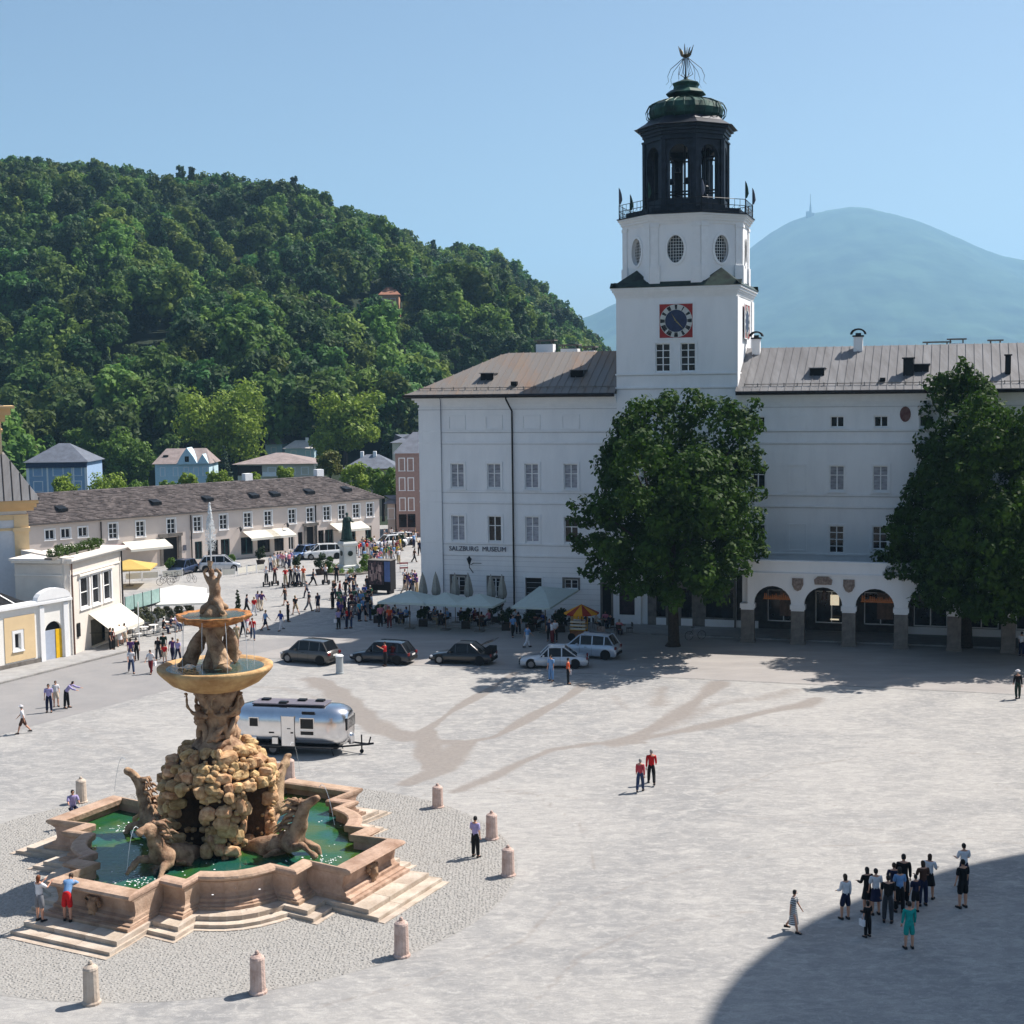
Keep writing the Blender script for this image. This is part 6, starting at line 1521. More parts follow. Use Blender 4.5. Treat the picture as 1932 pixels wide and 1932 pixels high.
def extra_depth(lobes, R_, Yc, seed, k=1):
    """crown depth: more balls before and behind"""
    rq = random.Random(seed); out = list(lobes)
    xs_ = [l[0] for l in lobes]; zs_ = [l[2] for l in lobes]; cx_ = (min(xs_)+max(xs_))/2; cz = (min(zs_)+max(zs_))/2; hw_ = (max(xs_)-min(xs_))/2
    zt_ = max(zs_)
    for (x,y,z,r) in lobes:
        if z > zt_-3.2: continue
        half = math.sqrt(max(0,1-((x-cx_)/(hw_+1))**2))*R_
        for sgn in (-1.45,-.8,.9): out.append((cx_+(x-cx_)*.78, Yc+sgn*half*rq.uniform(.6,.9), z+rq.uniform(-.3,.4)+(.3 if sgn < -1 else 0), r*.8))  # front balls reach further forward to lengthen the shadow on the ground
    return out
T1L = [(1402,795,42),(1350,772,40),(1205,778,42),(1422,862,30),(1172,822,42),(1140,880,38),(1400,930,40),(1290,800,62),(1225,800,56),(1365,808,54),(1185,855,58),(1300,885,80),(1398,880,44),(1152,925,48),(1230,960,80),(1335,965,78),(1405,985,46),(1103,975,36),(1125,1035,40),(1088,1018,22),(1200,1045,58),(1300,1055,68),(1395,1040,48),(1165,1092,30),(1245,1105,34),(1345,1095,40),(1425,1035,26),(1110,1075,22),(1310,768,34),(1250,768,30)]
b1 = G(1270,1219); l1 = extra_depth(px_lobes(T1L,b1.y,1), 7.2, b1.y, 1)
tree('chestnut_tree', 'broad dark chestnut tree in front of the clock tower', tuple(b1), l1, 46000, .36, M_LEAF, 1, group='dark trees before the museum')
T2L = [(1690,1065,38),(1705,1110,34),(1760,1125,36),(1810,1130,36),(1865,1125,44),(1915,1110,50),(1725,1055,44),(1900,1010,60),(1816,700,26),(1790,718,24),(1848,722,28),(1778,860,44),(1700,1000,36),(1880,1100,50),(1935,1120,50),(1818,735,40),(1795,740,44),(1850,745,44),(1868,795,40),(1800,790,50),(1770,830,40),(1840,850,60),(1880,860,50),(1780,890,55),(1740,945,50),(1820,950,70),(1890,950,60),(1730,1010,55),(1800,1040,70),(1880,1040,60),(1700,1070,34),(1750,1090,50),(1840,1110,50),(1745,905,26),(1712,965,26)]
b2 = G(1822,1221); l2 = extra_depth(px_lobes(T2L,b2.y,2), 7.0, b2.y, 2)
tree('chestnut_tree', 'tall pointed dark chestnut tree over the right end of the arcade', tuple(b2), l2, 56000, .36, M_LEAF, 2, group='dark trees before the museum')
T3L = [(1915,840,36),(1950,830,50),(1925,900,46),(1970,900,60),(1910,960,44),(1950,990,70),(1905,1040,44),(1960,1080,70),(1915,1100,40),(2030,950,70),(2040,1060,70),(2010,880,50)]
b3 = G(1985,1224); l3 = extra_depth(px_lobes(T3L,b3.y,3), 6, b3.y, 3)
tree('chestnut_tree', 'dark tree cut off by the right edge of the picture', tuple(b3), l3, 20000, .36, M_LEAF, 3, group='dark trees before the museum')
# round street trees behind the pink row, big trees below the hill
M_LEAFY = mat('yellow_green_leaves', (.25,.34,.035), .6, col2=(.14,.22,.025), scale=.5, trans=.35, detail=4)
M_LEAFM = mat('mid_green_leaves', (.14,.24,.03), .6, col2=(.07,.14,.02), scale=.5, trans=.35, detail=4)
M_LEAFD = mat('conifer_needles', (.02,.05,.022), .7, col2=(.012,.03,.016), scale=1, detail=4)
def far_tree(label, x, y, r, Y, m, n=2600, s=.5, seed=0, elong=1.0, group=None, name='tree', base=None):
    c = AT(x, y, Y); R_ = r/FPX*Y; rq = random.Random(seed*7+int(x)); bz = base if base is not None else (0 if Y < 200 else -7.5)
    lobes = [(c.x,c.y,c.z,R_*.84)]+[(c.x+rq.uniform(-.6,.6)*R_, c.y+rq.uniform(-.6,.2)*R_, c.z+rq.uniform(-.5,.62)*R_*elong, R_*rq.uniform(.34,.5)) for _ in range(12)]
    return tree(name, label, (c.x,c.y,bz), lobes, n, s, m, seed, trunk_r=.05*R_+.12, group=group, limbs=False)
for i, (x, y, r, lb) in enumerate([(120,922,32,'round light green tree before the blue villa'),(205,918,42,'round light green tree right of the blue villa'),(262,925,24,'small light green tree left of the pale villa'),
    (315,925,20,'small green tree before the left corner of the pale villa'),(358,912,24,'round green tree before the pale villa'),(415,908,24,'round green tree right of the pale villa'),(478,906,16,'little green tree before the wide cream villa'),
    (540,895,18,'yellowish bush-like tree before the wide cream villa')]):
    far_tree(lb, x, y, r, 215, M_LEAFM if i in (2,3) else M_LEAFY, 2200, .42, i+20, group='rounded trees behind the pink row', name='street_tree')
far_tree('round bright green tree left of the brown tall house, bigger one', 668, 905, 36, 212, M_LEAFY, 3000, .42, 31, name='street_tree', group='rounded trees behind the pink row')
far_tree('bright green tree touching the brown tall house', 722, 912, 33, 208, M_LEAFM, 3000, .42, 32, name='street_tree', group='rounded trees behind the pink row')
far_tree('orange-tinged green tree behind the right end of the pink roof', 622, 878, 32, 225, mat('orange_tinged_leaves',(.16,.15,.03),.6,col2=(.07,.11,.02),scale=.5,trans=.3), 2400, .45, 33, name='street_tree', group='rounded trees behind the pink row')
far_tree('great yellow-green tree above the pale villa', 415, 800, 92, 312, M_LEAFY, 11000, .8, 41, name='broadleaf_tree')
far_tree('great round yellow-green tree left of the museum', 648, 806, 74, 312, M_LEAFY, 9000, .8, 42, name='broadleaf_tree')
far_tree('tall mid-green tree between the two villas', 240, 862, 62, 300, M_LEAFM, 6000, .75, 43, name='broadleaf_tree')
far_tree('dark tree left of the tall mid-green tree', 165, 840, 40, 320, M_LEAFM, 3500, .75, 44, name='broadleaf_tree')
# conifer
cc = AT(425, 893, 290); cn_ = [(cc.x,cc.y,cc.z-5.5+k*1.35,2.3-.23*k) for k in range(9)]
tree('conifer', 'dark pointed conifer right of the pale villa', (cc.x,cc.y,-7.5), cn_, 3500, .5, M_LEAFD, 9, limbs=False)

# wooded hillside: a few crown shapes set out over the slope
def forest_mat(name, c1, c2, rnd): return mat(name, c1, .7, col2=c2, scale=.35, trans=.4, rnd=rnd, detail=4)
M_F = [forest_mat('hill_leaves', (.09,.175,.038), (.042,.098,.026), .5), forest_mat('hill_leaves_light', (.16,.24,.042), (.08,.15,.032), .42), forest_mat('hill_leaves_dark', (.045,.095,.028), (.022,.055,.02), .4)]
protos = []
for k in range(7):
    rq = random.Random(50+k); R_ = 5.2
    lobes = [(0,0,8.5,3.6)]+[(rq.uniform(-3,3),rq.uniform(-3,3),rq.uniform(5.5,12),rq.uniform(1.5,2.6)) for _ in range(11)]
    if k == 6: lobes = [(0,0,4+j*1.6,3.1-.36*j) for j in range(7)]
    me = leafmesh('crown', lobes, 2600, .95, M_F[[0,1,2,0,1,0,2][k]], seed=60+k, fill=.35)
    po = bpy.data.objects.new('hill_tree', me); protos.append(po)
CLEAR += [(ray(648,806).x/ray(648,806).y, 335), (ray(415,800).x/ray(415,800).y, 335)]
small = set(); rq = np.random.default_rng(12); pts = []; N_ = 3400
for _ in range(N_*3):
    if len(pts) >= N_: break
    r = math.sqrt(rq.uniform(330**2, 900**2)); az = rq.uniform(-.44, .135); y = r/math.sqrt(1+az*az); x = az*y
    t_ = float(terrain(x, y)); 
    if t_ < -3 and y > 420: continue
    if any(abs(az-ca_)*y < 10 and cy_-8 < y < cy_+9 for ca_, cy_ in CLEAR[:3]): continue
    if any(abs(az-ca_)*y < 14 and cy_-50 < y <= cy_-8 for ca_, cy_ in CLEAR[:3]): small.add(len(pts))
    pts.append((x, y, t_))
for (x, y, ls) in [(775,440,12),(790,462,9),(752,432,9),(838,452,14),(862,455,15),(884,462,11),(712,402,11),(730,415,12)]:
    d = ray(x, y); Y_ = RIDGE*.985; pts.append((d.x/d.y*Y_, Y_, float(terrain(d.x/d.y*Y_,Y_))+(4 if y < 445 else 2)))
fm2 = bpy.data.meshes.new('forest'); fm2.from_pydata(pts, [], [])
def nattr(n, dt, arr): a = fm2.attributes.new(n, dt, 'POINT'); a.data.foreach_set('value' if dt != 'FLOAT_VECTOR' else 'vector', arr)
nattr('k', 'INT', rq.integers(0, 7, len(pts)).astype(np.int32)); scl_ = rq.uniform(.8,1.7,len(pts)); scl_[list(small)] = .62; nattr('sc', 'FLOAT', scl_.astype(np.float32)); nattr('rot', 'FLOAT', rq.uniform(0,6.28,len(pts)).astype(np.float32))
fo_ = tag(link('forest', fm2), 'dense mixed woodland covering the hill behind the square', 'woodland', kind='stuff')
ng = bpy.data.node_groups.new('scatter_trees', 'GeometryNodeTree'); ng.interface.new_socket('Geometry', in_out='INPUT', socket_type='NodeSocketGeometry'); ng.interface.new_socket('Geometry', in_out='OUTPUT', socket_type='NodeSocketGeometry')
N = ng.nodes; L = ng.links; gi = N.new('NodeGroupInput'); go = N.new('NodeGroupOutput')
g2i = N.new('GeometryNodeGeometryToInstance')
for po in protos[::-1]:
    oi = N.new('GeometryNodeObjectInfo'); oi.inputs['Object'].default_value = po; oi.inputs['As Instance'].default_value = True; L.new(oi.outputs['Geometry'], g2i.inputs[0])
iop = N.new('GeometryNodeInstanceOnPoints'); L.new(gi.outputs[0], iop.inputs['Points']); L.new(g2i.outputs[0], iop.inputs['Instance']); iop.inputs['Pick Instance'].default_value = True
for nm, dt, sk in (('k','INT','Instance Index'),('sc','FLOAT','Scale')):
    na = N.new('GeometryNodeInputNamedAttribute'); na.data_type = dt; na.inputs['Name'].default_value = nm; L.new(na.outputs['Attribute'], iop.inputs[sk])
na = N.new('GeometryNodeInputNamedAttribute'); na.data_type = 'FLOAT'; na.inputs['Name'].default_value = 'rot'; cx_ = N.new('ShaderNodeCombineXYZ'); L.new(na.outputs['Attribute'], cx_.inputs['Z']); L.new(cx_.outputs[0], iop.inputs['Rotation'])
L.new(iop.outputs[0], go.inputs[0]); md = fo_.modifiers.new('scatter', 'NODES'); md.node_group = ng
# ------------------------------------------------------------------ cars
M_TYRE = mat('rubber_tyre', (.012,.012,.013), .85, var=.1); M_RIMC = mat('alloy_rim', (.22,.225,.235), .4, .7, var=.15)
M_CGL = mat('car_glass', (.008,.009,.011), .08, var=.2, spec=.35); M_LAMPW = mat('headlamp_glass', (.6,.62,.65), .1, var=.1); M_LAMPR = mat('tail_lamp_red', (.18,.015,.015), .25, var=.1)
M_PLATE = mat('number_plate', (.75,.75,.72), .5, var=.05)
def car_paint(n, c, metal=.4): return mat(n, c, .28, metal, var=.03, scale=2, spec=.5, coat=.8)
def car(label, f_wheel, r_wheel, L_, W_, H_, paint, kind='sedan', group='cars parked before the museum', tailgate=False, name='parked_car', side=-1):
    """side=-1: the wheel points given are the ones on the camera's side; the car looks towards the front wheel"""
    f = Vector(f_wheel); r = Vector(r_wheel); f.z = r.z = 0; d = (f-r).normalized(); n_ = Vector((-d.y, d.x, 0))
    if n_.y < 0: n_ = -n_
    wb = L_*.6; mid = (f+r)/2 + n_*(W_/2-.1); rz = math.atan2(d.y, d.x)
    t = thing(name, label, 'car', (mid.x,mid.y,.006), rz, group)
    X = lambda q: (q-.5)*L_*-1.0                # q=0 front ... 1 rear
    if kind == 'sedan': P = [(0,.42,.62,.0),(.03,.66,.80,0),(.12,.78,.88,0),(.27,.90,.95,0),(.40,.94,1.0,1),(.47,.95,1.0,1),(.66,.96,1.0,1),(.74,.96,1.0,1),(.86,.93,.98,0),(.97,.86,.92,0),(1,.6,.80,0)]; roof=[(.30,0),(.43,.97),(.53,1.0),(.66,.97),(.84,0)]
    elif kind == 'wagon': P = [(0,.42,.62,0),(.03,.64,.82,0),(.12,.74,.90,0),(.26,.86,.96,0),(.40,.90,1,0),(.66,.93,1,0),(.86,.94,.99,0),(.97,.90,.95,0),(1,.6,.86,0)]; roof=[(.28,0),(.42,.96),(.52,1.0),(.72,.98),(.86,.92),(.97,0)]
    else: P = [(0,.45,.66,0),(.03,.74,.84,0),(.10,.84,.92,0),(.22,.96,.97,0),(.40,1.0,1,0),(.66,1.02,1,0),(.88,1.04,.98,0),(.97,1.0,.94,0),(1,.6,.86,0)]; roof=[(.20,0),(.38,.96),(.50,1.0),(.70,.99),(.86,.93),(.985,0)]
    belt0 = np.interp; zb = .60*H_
    bel = lambda q: float(np.interp(q,[p[0] for p in P],[p[1] for p in P]))*zb; wid = lambda q: float(np.interp(q,[p[0] for p in P],[p[2] for p in P]))*W_/2
    qs = sorted(set([p[0] for p in P]+[.06,.18,.22,.34,.55,.78,.82,.92])); vs = []; fs = []
    for q in qs:
        w_ = wid(q); z1 = bel(q); zl = .2 if .02 < q < .98 else .32
        ring = [(-w_*.92,zl),(-w_,zl+.12),(-w_*1.0,z1*.72),(-w_*.955,z1*.93),(-w_*.87,z1),(0,z1+.03)]; ring = ring+[(-a,b) for a,b in ring[-2::-1]]
        for y, z in ring: vs.append((X(q),y,z))
    m = 11
    for j in range(len(qs)-1):
        for i in range(m-1): fs.append((j*m+i,j*m+i+1,(j+1)*m+i+1,(j+1)*m+i))
        fs.append((j*m+m-1,j*m,(j+1)*m,(j+1)*m+m-1))
    fs += [tuple(range(m))[::-1], tuple((len(qs)-1)*m+i for i in range(m))]
    body = MB().add(vs, fs); o = obj('body', body, paint, t, smooth=False)
    for p_ in o.data.polygons: p_.use_smooth = True
    # glasshouse
    gq = [r_[0] for r_ in roof]; gvs = []; gfs = []
    for q, k in roof:
        w_ = wid(q)*.87; zb_ = bel(q)+.01; zt_ = zb_+(H_-zb_)*k; wt = w_*(1-.2*k)
        gvs += [(X(q),-w_,zb_),(X(q),-wt,zt_-.02),(X(q),-wt*.8,zt_+.015*(k>0)),(X(q),0,zt_+.035*(k>0)),(X(q),wt*.8,zt_+.015*(k>0)),(X(q),wt,zt_-.02),(X(q),w_,zb_)]
    nr_ = len(roof)
    glass = MB(); top = MB()
    gf_g = []; gf_t = []
    for j in range(nr_-1):
        for i in range(6):
            f4 = (j*7+i,j*7+i+1,(j+1)*7+i+1,(j+1)*7+i)
            (gf_g if (i in (0,5) or j == 0 or j == nr_-2) else gf_t).append(f4)
    go_ = obj('side_glass', MB().add(gvs, gf_g), M_CGL, t); to_ = obj('roof', MB().add(gvs, gf_t), paint, t, smooth=True)
    pl_ = MB()                                   # pillars
    for q in ([.43,.62] if kind=='sedan' else [.40,.60,.80]):
        w_ = wid(q)*.87; zb_ = bel(q); k = float(np.interp(q,gq,[r_[1] for r_ in roof])); zt_ = zb_+(H_-zb_)*k; wt = w_*(1-.2*k)
        for sy in (-1,1): pl_.add([(X(q-.008),sy*(w_+.008),zb_),(X(q+.008),sy*(w_+.008),zb_),(X(q+.008),sy*(wt+.01),zt_),(X(q-.008),sy*(wt+.01),zt_)],[(0,1,2,3)])
    for q0, q1, k1 in ((roof[0][0],roof[1][0],roof[1][1]),(roof[-1][0],roof[-2][0],roof[-2][1])):
        for sy in (-1,1):
            a = Vector((X(q0),sy*wid(q0)*.87,bel(q0))); w_ = wid(q1)*.87*(1-.2*k1); b = Vector((X(q1),sy*w_,bel(q1)+(H_-bel(q1))*k1)); pl_.bar(a,b,.045,5)
    for sy in (-1,1): pl_.tube([(X(q),sy*wid(q)*.87*(1-.2*k),bel(q)+.01+(H_-bel(q)-.01)*k) for q,k in roof[1:-1]],.035,5)
    obj('pillars', pl_, paint, t)
    wm_ = MB(); wr_ = .33 if H_ > 1.5 else .315
    wv = MB().lathe([(wr_*.62,-.11),(wr_*.97,-.11),(wr_,-.07),(wr_,.07),(wr_*.97,.11),(wr_*.62,.11)],20); wv.xf(Matrix.Rotation(PI/2,4,'X')); wme = wv.mesh('tyre'); wme.materials.append(M_TYRE)
    rv = MB().lathe([(.03,.125),(wr_*.2,.115),(wr_*.63,.118)],14,cap=False); 
    for k in range(5):
        a = 2*PI*k/5; rv.box(-.02,.02,0,0,0,0) if False else None
    rv.lathe([(wr_*.64,-.118),(wr_*.64,.118)],14); rv.xf(Matrix.Rotation(PI/2,4,'X')); rme = rv.mesh('rim'); rme.materials.append(M_RIMC)
    ac = MB().lathe([(wr_*1.13,-.02),(wr_*1.13,.02)],18); ac.xf(Matrix.Rotation(PI/2,4,'X')); ame = ac.mesh('wheel_arch'); ame.materials.append(M_TYRE)
    for q in (.18,.81 if kind!='mpv' else .83):
        for sy in (-1,1):
            wn = link('tyre', wme, t, (X(q),sy*(W_/2-.13),wr_)); link('rim', rme, wn, (0,0,0)); link('wheel_arch', ame, t, (X(q),sy*(wid(q)-.012),wr_+.03))
    for sy in (-1,1):
        obj('headlight', MB().box(-.14,.05,-.17,.17,-.07,.07), M_LAMPW, t, (X(.035),sy*(W_/2*.72),bel(.05)*.86), bevel=.02)
        obj('tail_light', MB().box(-.05,.06,-.14,.14,-.1,.1), M_LAMPR, t, (X(.985),sy*(W_/2*.74),zb*.82), bevel=.02)
        obj('mirror', MB().box(-.07,.07,-.1,.1,-.06,.06), paint, t, (X(.36),sy*(W_/2+.06),zb*1.04), bevel=.02)
        obj('door_line', MB().box(X(.60)-.006,X(.60)+.006,0,.004,.3,zb*.9).box(X(.40)-.006,X(.40)+.006,0,.004,.3,zb*.88).box(X(.5)-.09,X(.5)+.09,0,.02,zb*.84,zb*.87), M_TYRE, t, (0,sy*(wid(.5)+.002)-(.004 if sy<0 else 0),0))
    obj('bumper', MB().box(X(0)-.02,X(.03),-W_*.36,W_*.36,.28,.5), M_TYRE, t); obj('bumper', MB().box(X(.98),X(1.0)+.02-.04,-W_*.38,W_*.38,.3,.5), M_TYRE, t) 
    obj('number_plate', MB().box(X(1)-.03,X(1)-.005,-.26,.26,.62,.74), M_PLATE, t)
    if tailgate:
        g = MB(); g.add([(0,-W_*.38,0),(0,W_*.38,0),(-.95,W_*.36,.35),(-.95,-W_*.36,.35),(0,-W_*.38,-.06),(0,W_*.38,-.06),(-.93,W_*.36,.28),(-.93,-W_*.36,.28)],[(0,3,2,1),(4,5,6,7),(0,1,5,4),(2,3,7,6),(0,4,7,3),(1,2,6,5)])
        obj('tailgate', g, paint, t, (X(.82),0,H_-.02)); obj('boot_opening', MB().box(X(1.0)+.02,X(.88),-W_*.36,W_*.36,zb*.9,zb+.32), M_DARK, t)
    if kind == 'mpv' or kind == 'wagon': obj('roof_rail', MB().bar((X(.46),-W_*.33,H_+.02),(X(.82),-W_*.33,H_-.01),.02,5).bar((X(.46),W_*.33,H_+.02),(X(.82),W_*.33,H_-.01),.02,5), M_IRON, t)
    return t
car('dark grey compact people carrier parked leftmost in the row, partly in the sun', G(540,1250), G(607,1256), 4.2, 1.78, 1.62, car_paint('grey_brown_paint', (.085,.08,.075)), 'mpv')
car('black estate car behind the man in the red shirt', G(678,1251), G(751,1255), 4.6, 1.82, 1.5, car_paint('black_blue_paint', (.012,.014,.022)), 'wagon')
car('black car with its boot lid raised', G(831,1253), G(904,1256), 4.6, 1.82, 1.45, car_paint('black_paint', (.010,.010,.012)), 'sedan', tailgate=True)
car('silver-white saloon with people standing beside it', G(1008,1262), G(1080,1262), 4.75, 1.84, 1.43, car_paint('pale_silver_paint', (.55,.58,.62), .2), 'sedan')
car('silver-blue compact off-roader parked behind the saloon', G(1072,1241), G(1139,1245), 4.4, 1.82, 1.66, car_paint('light_blue_silver_paint', (.48,.54,.62), .3), 'mpv')
gb_ = 'cars by the shop fronts'
car('dark blue car in front of the dark portal of the pink row', G(345,1086), G(368,1080), 4.2, 1.75, 1.5, car_paint('dark_blue_paint', (.03,.05,.11)), 'wagon', gb_)
car('silver off-roader in front of the teal shop windows', G(430,1078), G(400,1079), 4.5, 1.8, 1.65, car_paint('silver_paint', (.5,.52,.55), .3), 'mpv', gb_)
car('blue car parked left of the white van before the arched door', G(575,1055), G(590,1053), 4.2, 1.75, 1.5, car_paint('mid_blue_paint', (.06,.12,.26)), 'wagon', gb_)
car('white off-roader parked beside the statue pedestal', G(600,1056), G(622,1055), 4.5, 1.8, 1.7, car_paint('white_paint', (.7,.71,.72), .0), 'mpv', gb_)
for i,(x,y,c) in enumerate([(735,1031,'white'),(752,1026,'silver')]): car(['white car','silver car'][i]+' far off at the mouth of the street beyond the crowd', G(x,y+4), G(x+12,y+3), 4.2,1.75,1.55, [car_paint('white_paint',(.7,.71,.72),0),car_paint('silver_paint',(.5,.52,.55),.3)][i], 'mpv', 'cars at the street mouth')

# ------------------------------------------------------------------ the caravan
M_ALU = mat('polished_aluminium', (.80,.80,.82), .22, 1.0, var=.04, scale=1.5, bump=.05, bscale=1.2)
cw = G(520,1428); ch = G(655,1433); cdir = (G(652,1431)-G(470,1424)); cdir.z=0; cdir.normalize(); crz = math.atan2(cdir.y,cdir.x)
c0 = G(655,1431); nn_ = Vector((-cdir.y,cdir.x,0)); CL, CW_, CH_ = 6.3, 2.3, 2.55
cc_ = c0 - cdir*(CL/2+.1) + nn_*(CW_/2)
cv = thing('caravan', 'shiny rounded aluminium caravan standing on the square behind the fountain', 'caravan', (cc_.x,cc_.y,0), crz)
vs = []; fs = []; nx, na = 26, 28
for i in range(nx+1):
    t = -1+2*i/nx; x = math.sin(t*PI/2)*CL/2; e = abs(x)/(CL/2); k = (1-max(0,(e-.66)/.34)**2.2*.94)**.5 if e > .66 else 1.0
    for j in range(na):
        a = 2*PI*j/na; c, s = math.cos(a), math.sin(a); n_ = 3.1
        rr_ = (abs(c)**n_+abs(s)**n_)**(-1/n_)
        y = CW_/2*rr_*c*(.35+.65*k if e>.66 else 1); z = 1.52+(CH_-.42)/2*rr_*s*(.55+.45*k)*(1 if s>0 else 1)
        if s < -.55: z = max(z, .46)
        vs.append((x*(1),y,z))
for i in range(nx):
    for j in range(na): fs.append((i*na+j,(i+1)*na+j,(i+1)*na+(j+1)%na,i*na+(j+1)%na))
fs += [tuple(range(na)), tuple(nx*na+j for j in range(na))[::-1]]
obj('body', MB().add(vs,fs), M_ALU, cv, smooth=True)
ys = -CW_/2
def cvbox(n, x0, x1, z0, z1, m, th=.03, y=ys): return obj(n, MB().box(x0,x1,y-th,y+.05,z0,z1), m, cv)
for x0,x1,z0,z1 in ((-2.05,-1.6,1.55,1.98),(.75,1.45,1.5,2.02),(.75,1.45,1.17,1.36)):
    w_ = cvbox('window', x0,x1,z0,z1, M_CGL); obj('frame', MB().box(x0-.05,x1+.05,ys-.022,ys+.04,z0-.05,z1+.05), M_ALU, w_)
cvbox('door', -.3,.4,.55,2.12, M_ALU, .018); cvbox('door_line', -.33,-.30,.55,2.14, M_STONEG, .02); cvbox('door_line', .40,.43,.55,2.14, M_STONEG, .02)
cvbox('hatch', -.85,-.5,.62,1.0, M_STONEG, .012); cvbox('hatch', -.83,-.52,.64,.98, M_ALU, .018); cvbox('hatch', -2.1,-1.7,.75,.98, M_ALU, .016)
cvbox('vent', -1.0,-.72,1.2,1.27, M_IRON, .02); cvbox('handle', .2,.34,1.22,1.3, M_IRON, .03); cvbox('vent', 0.0,.2,1.45,1.5, M_IRON,.02)
cvbox('trim_strip', -2.6,2.5,.5,.53, M_STONEG, .02)
obj('front_window', MB().box(CL/2-.16,CL/2-.0,-.75,.75,1.35,2.0), M_CGL, cv, bevel=.05)
obj('roof_panel', MB().add([(-2.1,-.62,2.665),(1.9,-.62,2.665),(1.9,.62,2.665),(-2.1,.62,2.665),(-2.1,-.62,2.6),(1.9,-.62,2.6),(1.9,.62,2.6),(-2.1,.62,2.6)],[(0,1,2,3),(4,5,1,0),(5,6,2,1),(6,7,3,2),(7,4,0,3)]), mat('grey_roof_panel', srgb(112,108,118), .6, var=.1), cv)
for x,y in ((-1.6,.2),(-.4,-.45),(.4,.25),(1.4,.25)): obj('roof_vent', MB().box(x-.22,x+.22,y-.18,y+.18,2.668,2.76), M_IRON, cv)
cvbox('awning_rail', .8,1.5,2.25,2.38, M_IRON,.0,ys+.08)
for x in (-.85,-1.7):
    for sy in (-1,1):
        w_ = obj('tyre', MB().lathe([(.2,-.1),(.33,-.1),(.34,.1),(.2,.1)],18).xf(Matrix.Rotation(PI/2,4,'X')), M_TYRE, cv, (x,sy*(CW_/2-.2),.34)); obj('rim', MB().lathe([(.02,.1),(.2,.105)],12,cap=False).lathe([(.2,-.105),(.2,.105)],12).xf(Matrix.Rotation(PI/2,4,'X')), M_RIMC, w_)
obj('wheel_housing', MB().box(-2.15,-.4,ys+.02,-ys-.02,.4,.62), M_IRON, cv)
obj('chassis', MB().box(-2.6,2.6,-.8,.8,.36,.5), M_IRON, cv)
obj('drawbar', MB().bar((2.4,-.7,.45),(4.1,0,.5),.05,6).bar((2.4,.7,.45),(4.1,0,.5),.05,6).bar((4.0,0,.5),(4.35,0,.55),.06,6).bar((3.7,0,.1),(3.7,0,1.0),.04,6).bar((4.1,0,.55),(4.2,0,.9),.04,6), M_IRON, cv)
obj('jockey_wheel', MB().lathe([(.1,-.04),(.11,.04)],12).xf(Matrix.Rotation(PI/2,4,'X')), M_TYRE, cv, (3.7,0,.12))
for x in (2.75,3.15): obj('gas_bottle', MB().lathe([(.15,.5),(.16,.55),(.16,.95),(.1,1.05),(.04,1.08)],12,cx=x), M_ALU, cv)
obj('corner_steady', MB().bar((2.3,-.8,.4),(2.4,-.8,.0),.03,5).bar((2.3,.8,.4),(2.4,.8,0),.03,5), M_IRON, cv)

# ------------------------------------------------------------------ cafe parasols before the museum
M_PARA = mat('pale_green_parasol', srgb(208,220,214), .8, var=.04, scale=2, trans=.3); M_PARW = mat('white_parasol', srgb(236,236,230), .8, var=.03, scale=2, trans=.25)
M_PARC = mat('closed_parasol_grey', srgb(156,154,146), .85, var=.12, scale=3); M_WOODP = mat('parasol_wood', srgb(120,92,64), .7, var=.2)
def parasol(label, loc, hw, hd, zt_, ze, m, rz=0, group=None, ribs=8, cols=None, val=.16):
    p = thing('parasol', label, 'parasol', tuple(loc), rz, group)
    pts = [(-hw,-hd),(0,-hd),(hw,-hd),(hw,0),(hw,hd),(0,hd),(-hw,hd),(-hw,0)] if ribs == 8 else [(hw*math.cos(2*PI*i/ribs),hd*math.sin(2*PI*i/ribs)) for i in range(ribs)]
    if cols: 
        for i in range(len(pts)):
            a, b = pts[i], pts[(i+1)%len(pts)]; obj('canopy_panel', MB().add([(a[0],a[1],ze),(b[0],b[1],ze),(0,0,zt_),(a[0],a[1],ze-val),(b[0],b[1],ze-val)],[(0,1,2),(0,3,4,1)]), cols[i%2], p)
    else:
        mb = MB(); n = len(pts); mb.add([(a,b,ze) for a,b in pts]+[(a*.5,b*.5,ze+(zt_-ze)*.46) for a,b in pts]+[(0,0,zt_)]+[(a,b,ze-val) for a,b in pts],[(i,(i+1)%n,n+(i+1)%n,n+i) for i in range(n)]+[(n+i,n+(i+1)%n,2*n) for i in range(n)]+[(2*n+1+i,2*n+1+(i+1)%n,(i+1)%n,i) for i in range(n)])
        obj('canopy', mb, m, p)
    rb = MB()
    for a, b in pts: rb.bar((0,0,zt_-.05),(a*.98,b*.98,ze-.03),.018,4); 
    obj('ribs', rb, M_WOODP, p)
    obj('pole', MB().bar((0,0,0),(0,0,zt_),.035,8), M_WOODP, p); obj('base', MB().box(-.35,.35,-.35,.35,0,.1), M_STONEG, p)
    return p
cg = 'open cafe parasols before the museum'
for i,(x,y,hw,lb) in enumerate([(772,1113.5,1.95,'pale green open cafe parasol, leftmost of the three square ones'),(840,1117,1.75,'pale green open cafe parasol, middle of the three square ones'),(903.6,1119.4,1.7,'pale green open cafe parasol beside the big sloping awning')]):
    q = AT(x, y, 112.8-i*.9); parasol(lb, (q.x,q.y,.0), hw, hw, q.z, q.z-.72, M_PARA, FA, cg)
q0 = AT(1036,1147,107.5)
ca = thing('parasol', 'largest pale green cafe awning, sloping from the wall towards the cars', 'parasol', (q0.x,q0.y,0), FA, cg)
L0, R0_, TL_, TR_ = AT(965,1145,108.3), AT(1037,1147,106.9), AT(1018,1106,113.5), AT(1092,1112,112)
